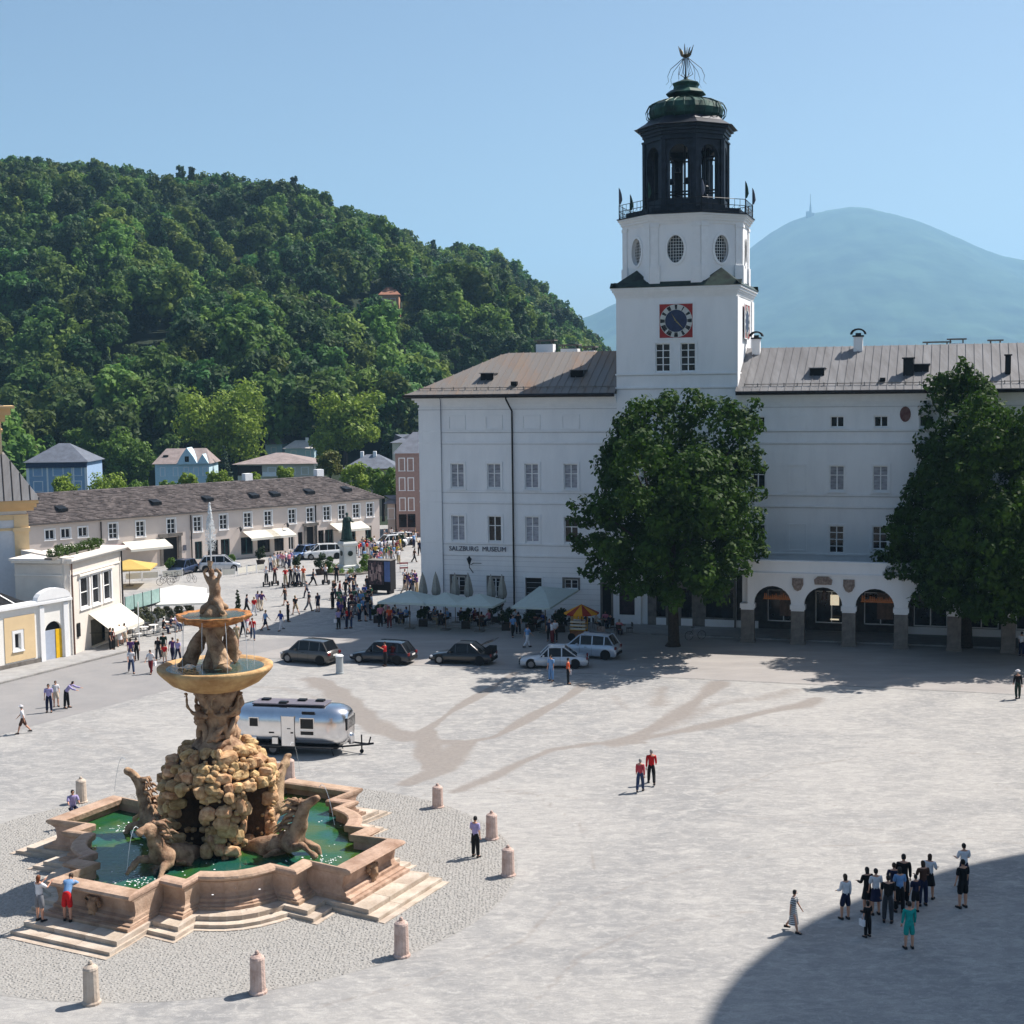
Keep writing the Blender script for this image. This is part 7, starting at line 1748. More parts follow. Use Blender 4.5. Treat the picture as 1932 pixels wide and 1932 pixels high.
def loc_(p): v = p-Vector((q0.x,q0.y,0)); v.rotate(Matrix.Rotation(-FA,3,'Z')); return v
c4 = [loc_(v) for v in (L0,R0_,TR_,TL_)]; md_ = sum(c4,Vector())/4+Vector((0,0,.5))
obj('canopy', MB().add([tuple(v) for v in c4]+[tuple(md_)]+[tuple(v-Vector((0,0,.15))) for v in c4],[(0,1,4),(1,2,4),(2,3,4),(3,0,4),(5,6,1,0),(6,7,2,1),(8,5,0,3)]), M_PARA, ca)
obj('pole', MB().bar((md_.x,md_.y,0),tuple(md_),.05,8), M_WOODP, ca); obj('base', MB().box(md_.x-.4,md_.x+.4,md_.y-.4,md_.y+.4,0,.1), M_STONEG, ca)
for i,(x,y,lb) in enumerate([(796.8,1082,'closed grey parasol standing free left of the museum corner'),(821.6,1081,'closed grey parasol against the corner pilaster'),(858,1083,'closed grey parasol at the left of the first ground floor window'),(882.8,1083,'closed grey parasol at the right of the first ground floor window'),(925.8,1086,'closed grey parasol at the left of the second ground floor window'),(946.6,1086,'closed grey parasol next to the downpipe')]):
    q = AT(x, y, 115.5-i*.35); p = thing('parasol', lb, 'parasol', (q.x,q.y,.1), 0, 'closed parasols along the wall')
    obj('folded_canopy', MB().lathe([(.28,q.z-1.9),(.36,q.z-1.6),(.26,q.z-.9),(.14,q.z-.35),(.04,q.z-.1),(.02,q.z)],9,sq=lambda a: 1+.18*math.cos(5*a)), M_PARC, p)
    obj('pole', MB().bar((0,0,0),(0,0,q.z),.03,6), M_WOODP, p); obj('base', MB().box(-.3,.3,-.3,.3,0,.08), M_STONEG, p)
M_UY = mat('yellow_umbrella_cloth', srgb(238,170,36), .8, var=.05, trans=.3); M_UR = mat('red_umbrella_cloth', srgb(170,52,36), .8, var=.05, trans=.3)
q = AT(1097,1140,106.2); parasol('umbrella striped yellow and dark red over the snack cart', (q.x,q.y,0), 1.32, 1.32, q.z, q.z-.62, None, 0, None, 12, [M_UY,M_UR], .1)
q = G(1092,1208); ct = thing('snack_cart', 'yellow snack cart with shelves under the striped umbrella', 'cart', tuple(q), FA)
M_CY = mat('cart_yellow', srgb(226,176,44), .6, var=.1)
obj('body', MB().box(-.6,.6,-.35,.35,.3,.78), mat('cart_wood', srgb(150,96,52), .6, var=.15), ct)
for k in range(3): obj('shelf', MB().box(-.62,.62,-.38+.06*k,.36,.82+.26*k,.86+.26*k), M_CY, ct)
gd = MB(); rq = random.Random(8)
for k in range(36): gd.lathe([(.05,0),(.07,.06),(.03,.12)],6,cx=-.55+rq.random()*1.1,cy=-.3+rq.random()*.5) if False else gd.box(*(lambda x,z: (x,x+.09,-.34,-.2,z,z+.13))(-.58+(k%12)*.097,.86+.26*(k//12)))
obj('goods', gd, M_AWN, ct); obj('post', MB().bar((-.6,.3,.3),(-.6,.3,1.9),.03,5).bar((.6,.3,.3),(.6,.3,1.9),.03,5), M_CY, ct)
obj('sign_board', MB().box(-.42,-.06,-.05,.0,1.62,1.92).box(.02,.4,-.05,0,1.62,1.92), M_CY, ct)
for x in (-.45,.45): obj('wheel', MB().lathe([(.28,-.04),(.3,.04)],16).xf(Matrix.Rotation(PI/2,4,'X')), M_TYRE, ct, (x,-.4,.3))
q = G(1134,1205); bdp = thing('menu_board', 'small pale menu board on the pavement right of the snack cart', 'sign', tuple(q), FA); obj('panel', MB().box(-.32,.32,-.03,.0,.15,.95), mat('menu_paper', srgb(190,176,168), .7, col2=srgb(120,90,80), scale=5), bdp); obj('leg', MB().bar((-.28,.02,0),(-.28,.02,.95),.02,4).bar((.28,.02,0),(.28,.02,.95),.02,4), M_IRON, bdp)
# street lamp on the wall
q = uat(888,1060); lp = obj('wall_lamp', MB().tube([(0,0,-.75),(.0,-.25,-.6),(-.12,-.55,-.25),(-.12,-.6,.0)],.035,6).bar((0,0,.0),(0,-.6,.0),.03,5).bar((0,-.02,.05),(.75,-.02,.05),.02,4), M_IRON, wing, (q[0]+.2,0,q[1]-.15)); obj('lamp_shade', MB().lathe([(.06,0),(.2,.42),(.24,.46),(.08,.62),(.02,.7)],6,cx=-.12,cy=-.6), M_IRON, lp)
# tables, chairs and hedges of the terrace
M_CHAIR = mat('dark_cafe_chair', srgb(60,50,44), .7, var=.2); M_TABLE = mat('cafe_table_top', srgb(120,104,92), .6, var=.15); M_WCHAIR = mat('white_cafe_chair', srgb(226,224,220), .6, var=.05)
def mk_table(loc, rz, lab, m, g):
    t = thing('cafe_table', lab, 'table', tuple(loc), rz, g); obj('tabletop', MB().lathe([(.38,.71),(.38,.74)],12), m, t); obj('leg', MB().bar((0,0,0),(0,0,.71),.03,6).lathe([(.22,0),(.2,.03)],10), M_IRON, t); return t
def mk_chair(loc, rz, lab, m, g):
    t = thing('cafe_chair', lab, 'chair', tuple(loc), rz, g); obj('seat', MB().box(-.21,.21,-.21,.21,.43,.46), m, t); obj('backrest', MB().box(-.2,.2,.19,.22,.55,.88).bar((-.2,.2,.45),(-.2,.2,.6),.015,4).bar((.2,.2,.45),(.2,.2,.6),.015,4), m, t)
    for sx in (-.18,.18):
        for sy in (-.18,.18): obj('leg', MB().bar((sx,sy,0),(sx,sy,.43),.016,4), m, t)
    return t
t0_ = mk_table((0,0,0),0,'dark round cafe table in the shade under the pale green parasols',M_TABLE,'tables under the green parasols'); c0_ = mk_chair((0,0,0),0,'dark cafe chair at a table under the pale green parasols',M_CHAIR,'chairs under the green parasols')
SEATS = []; ORD = ['first','second','third','fourth','fifth','sixth','seventh','eighth','ninth','tenth','eleventh','twelfth']
first = [True]
for i in range(12):
    u = -10.2+i*1.75+(1.0 if i > 6 else 0); wd = -2.2-(i%2)*1.7
    if 7.5 < u: wd -= .5
    pos = FW(u, wd, .115 if wd > -4.1 else .006); tt = t0_ if i == 0 else dup(t0_); tt['label'] = f'dark round cafe table, {ORD[i]} from the left under the green parasols'; tt.location = pos; tt.rotation_euler = (0,0,FA)
    for k in range(3):
        a = FA+k*2*PI/3+i;  cp_ = pos+Vector((math.cos(a)*.7,math.sin(a)*.7,0)); cc2 = c0_ if (i == 0 and k == 0) else dup(c0_); cc2['label'] = f"{['first','second','third'][k]} dark chair of the {ORD[i]} terrace table from the left"; cc2.location = cp_; cc2.rotation_euler = (0,0,a+PI/2+PI); SEATS.append((cp_, a))
M_BUSH = mat('dark_bush_leaves', (.03,.06,.014), .6, col2=(.016,.03,.01), scale=3, trans=.25)
for i,(u,wd,r) in enumerate([(-.9,-1.9,.8),(-10.6,-3.4,.5),(-6.3,-4.3,.5),(-2.6,-4.5,.5),(.8,-4.6,.6),(2.8,-4.7,.6),(5.2,-4.4,.7)]):
    p = FW(u,wd,.0); t = thing('planter_bush', 'dark potted bush '+['beside the downpipe of the museum','at the left end of the terrace','before the first green parasol','before the second green parasol','before the third green parasol','at the left corner of the sloping awning','under the right edge of the sloping awning'][i], 'plant', tuple(p), 0, 'potted bushes of the terrace')
    obj('foliage', leafmesh('foliage', [(0,0,.55+r,r*.8),(.2,.1,.9+r,r*.6),(-.3,0,.5+r*.8,r*.6)], 900, .16, M_BUSH, seed=70+i), None, t); obj('pot', MB().box(-.35,.35,-.35,.35,0,.55), M_CHAIR, t)
# white pillar bin by the cars, purple box at the arcade, white post, bicycle
q = G(641,1271); ad = thing('info_pillar', 'short grey-white cylindrical pillar standing between two parked cars', 'pillar', tuple(q)); obj('shaft', MB().lathe([(.28,0),(.28,.1),(.25,.12),(.25,1.12),(.28,1.14),(.28,1.22)],16), mat('grey_white_enamel', srgb(176,182,184), .5, var=.08), ad); obj('lid', MB().lathe([(.29,1.222),(.2,1.3),(.02,1.34)],16), M_WFRAME, ad)
q = G(1698,1203); pb2 = thing('ticket_stand', 'purple and magenta stand at the fourth arcade pillar', 'stand', tuple(q), FA); M_MAG = mat('magenta_print', srgb(150,44,100), .6, col2=srgb(70,40,100), scale=3); obj('body', MB().box(-.3,.3,-.2,.2,0,1.7), M_MAG, pb2, bevel=.03); obj('top', MB().box(-.42,.42,-.25,.25,1.702,1.85), M_MAG, pb2)
q = G(1711,1200); wp_ = thing('marker_post', 'white post right of the magenta stand', 'post', tuple(q)); obj('post', MB().lathe([(.09,0),(.09,1.35),(.02,1.42)],8), M_WFRAME, wp_)
def bicycle(loc, rz, lab, m=M_IRON, group=None):
    b = thing('bicycle', lab, 'bicycle', tuple(loc), rz, group)
    for x in (-.52,.52):
        mb = MB(); mb.tube([(x+.33*math.cos(2*PI*i/16),0,.34+.33*math.sin(2*PI*i/16)) for i in range(17)],.018,4,cap=False)
        for k in range(6): mb.bar((x,0,.34),(x+.33*math.cos(PI*k/3),0,.34+.33*math.sin(PI*k/3)),.004,3)
        obj('wheel', mb, M_TYRE, b)
    obj('frame', MB().bar((-.52,0,.34),(-.15,0,.85),.016,5).bar((-.15,0,.85),(.38,0,.85),.016,5).bar((.38,0,.85),(-.08,0,.3),.016,5).bar((-.08,0,.3),(-.2,0,.95),.016,5).bar((-.52,0,.34),(-.08,0,.3),.014,5).bar((.36,0,1.0),(.52,0,.34),.016,5), m, b)
    obj('saddle', MB().box(-.32,-.08,-.06,.06,.95,1.0), M_IRON, b); obj('handlebar', MB().bar((.34,-.25,1.03),(.34,.25,1.03),.014,5), M_IRON, b); return b
bicycle(G(1312,1207), .3, 'pale bicycle leaning near the foot of the broad tree', M_ALU)
for i,(x,y) in enumerate([(318,1100),(332,1098),(362,1098),(312,1104)]): bicycle(G(x,y), .4+i, ['dark bicycle at the white chain barrier, nearest the green plant','bicycle in the middle of the bikes by the barrier','bicycle right of the others by the barrier','bicycle nearest the glass screens'][i], M_IRON, 'bicycles by the barrier')

# ------------------------------------------------------------------ left cafe: glass screens, white parasols, plants
M_SCREEN = mat('pale_green_glass_screen', srgb(150,182,176), .25, var=.1, spec=.6)
sq_ = [(236,1125),(254,1122),(269,1121),(283,1118),(301,1116)]
S0, S1 = G(238,1198), G(303,1178); sr = math.atan2((S1-S0).y,(S1-S0).x); sL = (S1-S0).length
sc2 = thing('glass_screen', 'row of pale green glass wind screens on a dark frame by the left cafe', 'screen', tuple(S0), sr)
for k in range(4): obj('glass_panel', MB().box(.06+k*sL/4,-.06+(k+1)*sL/4,-.02,.02,1.9,3.0), M_SCREEN, sc2)
obj('frame', MB().box(0,sL,-.05,.05,1.72,1.88), M_IRON, sc2)
for k in range(5): obj('post', MB().bar((k*sL/4,0,0),(k*sL/4,0,3.05),.035,6), M_IRON, sc2)
for i,(x,y,hw,Y) in enumerate([(335,1103,2.3,122),(352,1115,2.4,118.5)]):
    q = AT(x,y,Y); parasol(['white square parasol, the farther of the two by the left cafe','white square parasol, the nearer of the two by the left cafe'][i], (q.x,q.y,0), hw*1.05, hw, q.z, q.z-.7, M_PARW, .2, 'white parasols of the left cafe')
M_PYEL = mat('yellow_parasol_cloth', srgb(222,190,110), .8, var=.04, trans=.3)
q = AT(243,1055,140); parasol('big yellow parasol behind the glass screens', (q.x,q.y,0), 2.4, 2.4, q.z, q.z-.75, M_PYEL, .1)
M_OLIVE = mat('olive_leaves', (.11,.115,.055), .6, col2=(.05,.06,.025), scale=4, trans=.3)
for i,(x,y,h) in enumerate([(243,1196,1.5),(262,1192,1.7),(280,1188,1.5),(300,1183,1.4),(318,1178,1.3),(338,1174,1.1),(356,1170,1.2)]):
    q = G(x,y); t = thing('potted_plant', 'olive-green potted plant '+['next to the beige house','second from the beige house','third from the beige house','by the white post of the cafe','below the nearer white parasol','left of the red-flowered plant','at the right end of the cafe'][i], 'plant', tuple(q), 0, 'potted plants of the left cafe')
    obj('foliage', leafmesh('foliage', [(0,0,.5+h*.5,h*.36),(.1,0,.5+h*.25,h*.3),(-.1,.1,.5+h*.7,h*.25)], 700, .15, M_OLIVE, seed=90+i), None, t); obj('pot', MB().lathe([(.22,0),(.3,.5)],10), M_STONEG, t)
wt_ = mk_table(G(250,1203),0,'white round table of the left cafe, nearest the beige house',M_WCHAIR,'white tables of the left cafe'); wc_ = mk_chair(G(262,1206),1,'white chair of the left cafe beside the people in white',M_WCHAIR,'white chairs of the left cafe')
for i,(x,y) in enumerate([(272,1200),(290,1196),(310,1190),(330,1184),(350,1180),(300,1170),(325,1166)]):
    c_ = dup(wt_, None, tuple(G(x,y))); c_['label'] = f'white round table of the left cafe, {ORD[i+1]} counted from the beige house'
    for k in range(2): e = dup(wc_, None, tuple(G(x,y)+Vector((.7*math.cos(i+k*2.6),.7*math.sin(i+k*2.6),0))), i+k*2.6-PI/2); e['label'] = f"{['near','far'][k]} white chair at the {ORD[i+1]} left cafe table from the beige house"
q = G(264,1226); wpst = thing('white_pole', 'slim white pole at the front of the left cafe', 'pole', tuple(G(263,1214))); obj('pole', MB().bar((0,0,0),(0,0,3.2),.04,6), M_WFRAME, wpst)
# ------------------------------------------------------------------ statue, planters, barriers, picture kiosk
q = G(657,1079); sg_ = thing('monument_pedestal', 'white stepped stone pedestal with round medallions under the dark statue', 'pedestal', tuple(q), .5)
M_MARB = mat('white_marble', srgb(206,208,204), .7, var=.1, scale=1, bump=.1)
def zpx(x,y,Y): return AT(x,y,Y).z
zp = zpx(655,1021,q.y); 
obj('steps', MB().box(-1.5,1.5,-1.5,1.5,0,.2).box(-1.25,1.25,-1.25,1.25,.201,.4), M_MARB, sg_)
obj('shaft', MB().lathe([(1.25,.401),(1.25,.7),(1.0,.8),(.92,zp-.5),(1.15,zp-.4),(1.15,zp-.2),(1.0,zp)],4,ph=PI/4), M_MARB, sg_)
for k in range(4):
    a = k*PI/2; m_o = obj('medallion', MB().lathe([(.28,0),(.28,.06)],14).xf(Matrix.Rotation(PI/2,4,'X')), M_COPPERDK, sg_, (.70*math.sin(a),-.70*math.cos(a),zp*.62), a)
fs_ = Fig(hipL=6,hipR=-6,kneeL=8,armL=(30,10,60),armR=(5,8,20),headdown=0)
stt = thing('statue', 'dark green bronze statue of a man in a long cloak on the white pedestal', 'statue', (q.x,q.y,zp), .6, None, (zpx(641,967,q.y)-zp)/1.75)
obj('figure', fs_.body(), mat('bronze_patina', srgb(44,72,66), .5, .5, col2=srgb(24,36,36), scale=4), stt); M_BRZ = _mc['bronze_patina']
obj('cloak', MB().lathe([(.34,.12),(.3,.5),(.25,.95),(.24,1.25),(.17,1.42),(.08,1.47)],12,cy=.05,sq=lambda a: 1+.1*math.cos(5*a)), M_BRZ, stt); obj('coat', fs_.shirt(True), M_BRZ, stt); obj('hair', fs_.hair(), M_BRZ, stt); obj('base', MB().box(-.35,.35,-.35,.35,-.06,.09), M_BRZ, stt)
fb_ = thing('flower_bed', 'low planted bed round the foot of the pedestal', 'flower bed', (q.x,q.y,0))
obj('kerb', MB().lathe([(3.0,0),(3.0,.18),(2.85,.18)],28), M_STONEG, fb_); obj('foliage', leafmesh('foliage', [(2.3*math.cos(i*.45),2.3*math.sin(i*.45),.3,.5) for i in range(14)], 3000, .16, M_LEAFM, seed=101), None, fb_)
for i,(x,y,r,lb) in enumerate([(605,1084,.95,'green bush in a tub left of the pedestal'),(688,1079,.8,'green bush right of the pedestal'),(492,1066,.85,'palm-like bush before the cream awning'),(437,1073,.6,'small cypress in a purple-grey pot before the silver off-roader'),(560,1078,.6,'low bush in a tub among the segway riders'),(622,1082,.7,'low bush beside the flower bed'),(396,1166,.0,''),(697,1040,.6,'green tub plant in the crowd beyond the monument'),(755,1036,.7,'green tub plant at the street mouth'),(322,1084,.7,'spiky plant before the dark portal'),(666,1061,.6,'bush behind the pedestal')]):
    if r == 0: continue
    p = G(x,y); t = thing('tub_plant', lb, 'plant', tuple(p), 0, 'tub plants on the far square'); obj('foliage', leafmesh('foliage', [(0,0,.6+r*.8,r*.75),(.2*r,0,.6+r*1.3,r*.5),(-.2*r,.1,.6+r*.5,r*.5)], 900, .18, M_LEAFM if i%2 else M_BUSH, seed=110+i), None, t); obj('tub', MB().lathe([(r*.45,0),(r*.6,.55)],10), M_CHAIR, t)
p = G(388,1166+8); p = G(386,1160)
p = G(449,1157); t = thing('tub_plant', 'slender cypress in a pot standing alone on the square right of the fountain top', 'plant', tuple(p)); obj('foliage', leafmesh('foliage', [(0,0,.5+k*.28,.34-.04*k) for k in range(6)], 900, .13, M_BUSH, seed=130), None, t); obj('tub', MB().lathe([(.2,0),(.28,.4)],10), M_STONEG, t)
for i,(x0,y0,x1,y1) in enumerate([(236,1098,268,1096),(268,1096,300,1094),(305,1093,345,1090),(418,1090,445,1088),(448,1087,466,1084),(466,1084,484,1081),(484,1081,500,1079)]):
    a, b = G(x0,y0), G(x1,y1); L_ = (b-a).length; t = thing('barrier', ['white barrier panel behind the glass screens, left one','white barrier panel behind the glass screens, right one','white barrier panel by the bicycles','white barrier panel right of the fountain figure','white barrier panel before the black shop front, left one','white barrier panel before the black shop front, middle one','white barrier panel before the black shop front, right one'][i], 'barrier', tuple(a), math.atan2((b-a).y,(b-a).x), 'white barriers along the shops')
    obj('panel', MB().box(.1,L_-.1,-.01,.01,.25,.85), M_AWN, t); obj('post', MB().bar((.05,0,0),(.05,0,1),.03,6).bar((L_-.05,0,0),(L_-.05,0,1),.03,6), M_WFRAME, t)
p = G(712,1121); kz = thing('poster_kiosk', 'tall dark kiosk covered in a figure collage with a blue right side, by the crowd', 'kiosk', (p.x+.2,p.y,0), -.35)
hz_ = zpx(712,1058,p.y)
M_COLL = mat('figure_collage_print', srgb(84,62,70), .5, col2=srgb(26,26,36), scale=3.5, detail=3, lo=.42, hi=.55)
obj('body', MB().box(-1.15,1.15,0,1.2,.35,hz_), M_DARK, kz); obj('poster', MB().box(-1.12,.45,-.03,-.004,.9,hz_-.05), M_COLL, kz); obj('blue_panel', MB().box(.55,1.13,-.03,-.004,1.2,hz_-.05), mat('blue_print', srgb(84,108,160), .5, var=.12), kz)
pf_ = MB(); rq = random.Random(4)
for k in range(14):
    x = -1.0+rq.random()*1.3; z = 1.1+rq.random()*(hz_-1.9); pf_.add([(x-.08,-.034,z),(x+.09,-.034,z),(x+.05,-.034,z+.5),(x-.05,-.034,z+.5)],[(0,1,2,3)]); pf_.add([(x+.07*math.cos(a*PI/3),-.035,z+.58+.09*math.sin(a*PI/3)) for a in range(6)],[tuple(range(6))])
obj('printed_figures', pf_, mat('pale_print', srgb(176,150,146), .5, var=.25, scale=3), kz)
obj('canopy', MB().box(-1.2,1.2,-.08,1.25,hz_,hz_+.06), M_STONEG, kz); obj('foot', MB().box(-1.0,-.7,.1,1.1,0,.35).box(.7,1.0,.1,1.1,0,.35), M_IRON, kz)
p = G(762,1079); rwb = thing('road_barrier', 'small red and white striped barrier on the far square near the museum corner', 'barrier', tuple(p), .2)
for k in range(3): obj('board', MB().box(-.45,.45,-.02,.02,.35+.25*k,.5+.25*k), [M_RSIGN,M_WFRAME,M_RSIGN][k], rwb)
obj('leg', MB().bar((-.4,.03,0),(-.4,.03,1),.02,4).bar((.4,.03,0),(.4,.03,1),.02,4), M_IRON, rwb)
# the cathedral beyond the right edge; its dome throws the round shadow on the square
SHD = Vector((-.67,-.357,0))
M_CATH = mat('cathedral_stone', srgb(200,190,175), .9, var=.1, scale=.5)
E_c = Vector((26.2,39.2,0)); hc = 40.0; Cc = E_c + Vector((math.cos(SUN_AZ),math.sin(SUN_AZ),0))*hc/math.tan(SUN_EL); RD = 18.0
ct_ = thing('cathedral', 'stone cathedral with a great dome beyond the right edge, casting the rounded shadow', 'building', (Cc.x,Cc.y,0))
obj('nave', MB().box(-9,34,-13,13,0,20), M_CATH, ct_); obj('drum', MB().lathe([(RD-.6,19.5),(RD-.6,hc-2),(RD,hc-1.8),(RD,hc)],48), M_CATH, ct_)
obj('dome', MB().lathe([(RD*math.cos(PI/2*k/12),hc+RD*math.sin(PI/2*k/12)) for k in range(12)]+[(.3,hc+RD)],48), M_COPPER, ct_, smooth=True)
# ------------------------------------------------------------------ people
WQ = G
def toface(x, y): return 0
P_ = person
g1 = 'group of young people at the edge of the round shadow'
P_(G(1497,1758),'walk2','striped','striped','black',False,'dr','s',60,1.55,'child in a striped black and white dress walking just outside the round shadow')
P_(G(1595,1735),'stand2','white','navy','brown',True,'sh','l',200,1.68,'girl with long dark hair in a white sweater and dark shorts, apart from the group',g1)
P_(G(1636,1722),'crossed','black','black','black',True,'sk','l',200,1.7,'person in black with bent head directly behind the child with a bag',g1)
P_(G(1652,1726),'stand','white','navy','black',False,'sk','s',190,1.72,'person in a white shirt and dark skirt standing behind the one in black',g1)
P_(G(1637,1768),'stand','black','black','black',True,'tr','s',210,1.3,'small child in black with a white bag',g1,'bag')
P_(G(1675,1741),'stand','black','dark grey','black',False,'tr','s',160,1.75,'youth in a black t-shirt and dark trousers left of the blue-white shirt',g1)
P_(G(1697,1722),'stand2','light blue','black','black',True,'tr','s',180,1.7,'person in a pale blue and white top in the middle of the group',g1)
P_(G(1704,1706),'stand','black','black','black',False,'tr','l',170,1.9,'tallest person in black, standing at the back of the group',g1)
P_(G(1686,1712),'crossed','navy','black','brown',False,'tr','s',170,1.68,'person in navy half hidden left of the tallest one',g1)
P_(G(1727,1721),'stand','navy','black','black',False,'sh','s',200,1.4,'boy in navy just behind the one in the teal top',g1)
P_(G(1741,1709),'crossed','brown','navy','brown',True,'tr','s',190,1.7,'person in a brown top right of the boy in navy',g1)
P_(G(1753,1696),'crossed','white','black','brown',True,'sk','s',150,1.72,'girl in a white shirt and black skirt at the right end of the group',g1)
P_(G(1818,1676),'crossed','white','navy','black',False,'tr','s',190,1.75,'person in a white t-shirt behind the broad man in black',g1)
P_(G(1816,1713),'stand','black','black','black',False,'sh','s',200,1.82,'broad man in a black t-shirt and shorts standing right of the group',g1)
P_(G(1715,1790),'stand','teal','teal','black',False,'sh','l',185,1.66,'person in a teal-green top nearest the camera in the shadow',g1)
P_(G(1208,1494),'walk2','red checked','jeans','grey',False,'tr','l',170,1.62,'grey-haired woman in a red checked jacket walking arm in arm')
P_(G(1229,1480),'walk','red','black','grey',False,'tr','l',175,1.76,'grey-haired man in a red pullover and black trousers walking beside the woman')
P_(G(897,1618),'stand2','lilac','black','black',False,'tr','s',150,1.74,'man in a lilac-grey shirt and black trousers between two bollards')
P_(G(1920,1319),'walk2','black','dark green','grey',False,'tr','l',170,1.78,'person in dark clothes and a pale hat alone at the right edge',None,'hat')
stp = .34
a_ = G(76,1738,stp); P_(a_,'photo','white','grey','red',True,'sh','s',150,1.7,'red-haired woman in a white sleeveless top standing on the fountain step')
a_ = G(128,1738,stp); P_(a_,'lean','light blue','red','brown',False,'sh','s',175,1.78,'man in a light blue checked shirt and bright red shorts leaning on the basin rim')
a_ = G(146,1718,stp); P_(a_,'lean','white','light blue','brown',False,'sh','s',190,1.2,'small child in a white hat leaning over the rim beside the red shorts',None,'hat')
sp_ = Vector((-18.4, 60.2, 0)); sp_ = AT(137,1520,61.6); P_((sp_.x,sp_.y,.34),'sit','lilac','navy','black',False,'tr','s',30,1.72,'dark-haired person in a lilac top sitting behind the left rim of the basin') 
P_(G(44,1384),'walk','white','brown','grey',False,'sh','s',-80,1.66,'person in white and brown shorts walking alone at the left edge',None,'hat')
P_(G(93,1344),'stand','lilac','navy','black',False,'tr','s',10,1.75,'man in a lilac shirt and navy trousers, left of the three on the side road')
P_(G(106,1333),'stand2','white','beige','brown',False,'sh','s',30,1.62,'middle one of three on the side road, in white top and beige shorts')
P_(G(126,1336),'lean','lilac','black','black',False,'tr','l',80,1.85,'man bending forward over his bicycle, right of the three on the side road')
gA = 'walkers between the left cafe and the fountain'
for x,y,top,bot,hr,lg,leg,ps,fc,h,lb,ex in [
 (248,1270,'white','jeans','brown',False,'tr','walk',20,1.78,'man in a white shirt and jeans, front left of the walkers',None),
 (258,1247,'black','black','black',False,'tr','walk2',200,1.72,'person in black just behind the man in white and jeans','darkbag'),
 (247,1248,'purple','jeans','brown',True,'tr','stand',180,1.7,'person in a purple top behind the man in white and jeans',None),
 (285,1271,'white','dark red','brown',False,'tr','walk',-10,1.72,'person in a white top and dark red trousers beside the great bowl','bag'),
 (299,1246,'black','dark grey','black',False,'tr','walk2',10,1.74,'person in a black shirt left of the child in red',None),
 (309,1239,'dark green','black','brown',False,'tr','stand',190,1.78,'tall person in dark green behind the child in red',None),
 (311,1250,'red','beige','brown',False,'sh','stand',0,1.35,'child in a bright red t-shirt among the walkers',None),
 (326,1247,'purple','navy','brown',False,'tr','walk',170,1.76,'man in a purple shirt, second from the right of the walkers',None),
 (336,1249,'lilac','navy','fair',False,'tr','walk2',170,1.7,'person in a lilac top, rightmost of the walkers before the bowl',None),
 (209,1228,'black','black','black',False,'tr','stand',90,1.76,'person in black under the edge of the cream awning',None),
 (215,1226,'dark red','black','brown',True,'tr','stand2',270,1.66,'person in dark red and black beside the one under the awning',None),
 (226,1219,'white','white','fair',True,'sk','walk2',20,1.7,'woman dressed in white just right of the cream awning',None),
 (236,1217,'white','beige','brown',False,'sh','walk',200,1.75,'man in a white shirt and beige shorts beside the woman in white',None),
 (322,1193,'navy','grey','brown',False,'tr','sit',90,1.7,'person in navy sitting at the left cafe by the white parasols',None),
 (333,1190,'lilac','jeans','brown',False,'tr','sit',60,1.7,'person in lilac sitting at the left cafe by the white parasols',None),
 (308,1197,'black','navy','black',False,'tr','sit',120,1.7,'person in black sitting behind the child in red',None)]:
    P_(G(x,y),ps,top,bot,hr,lg,leg,'s',fc,h,lb,gA,ex)
gB = 'strollers on the sunny square right of the fountain top'
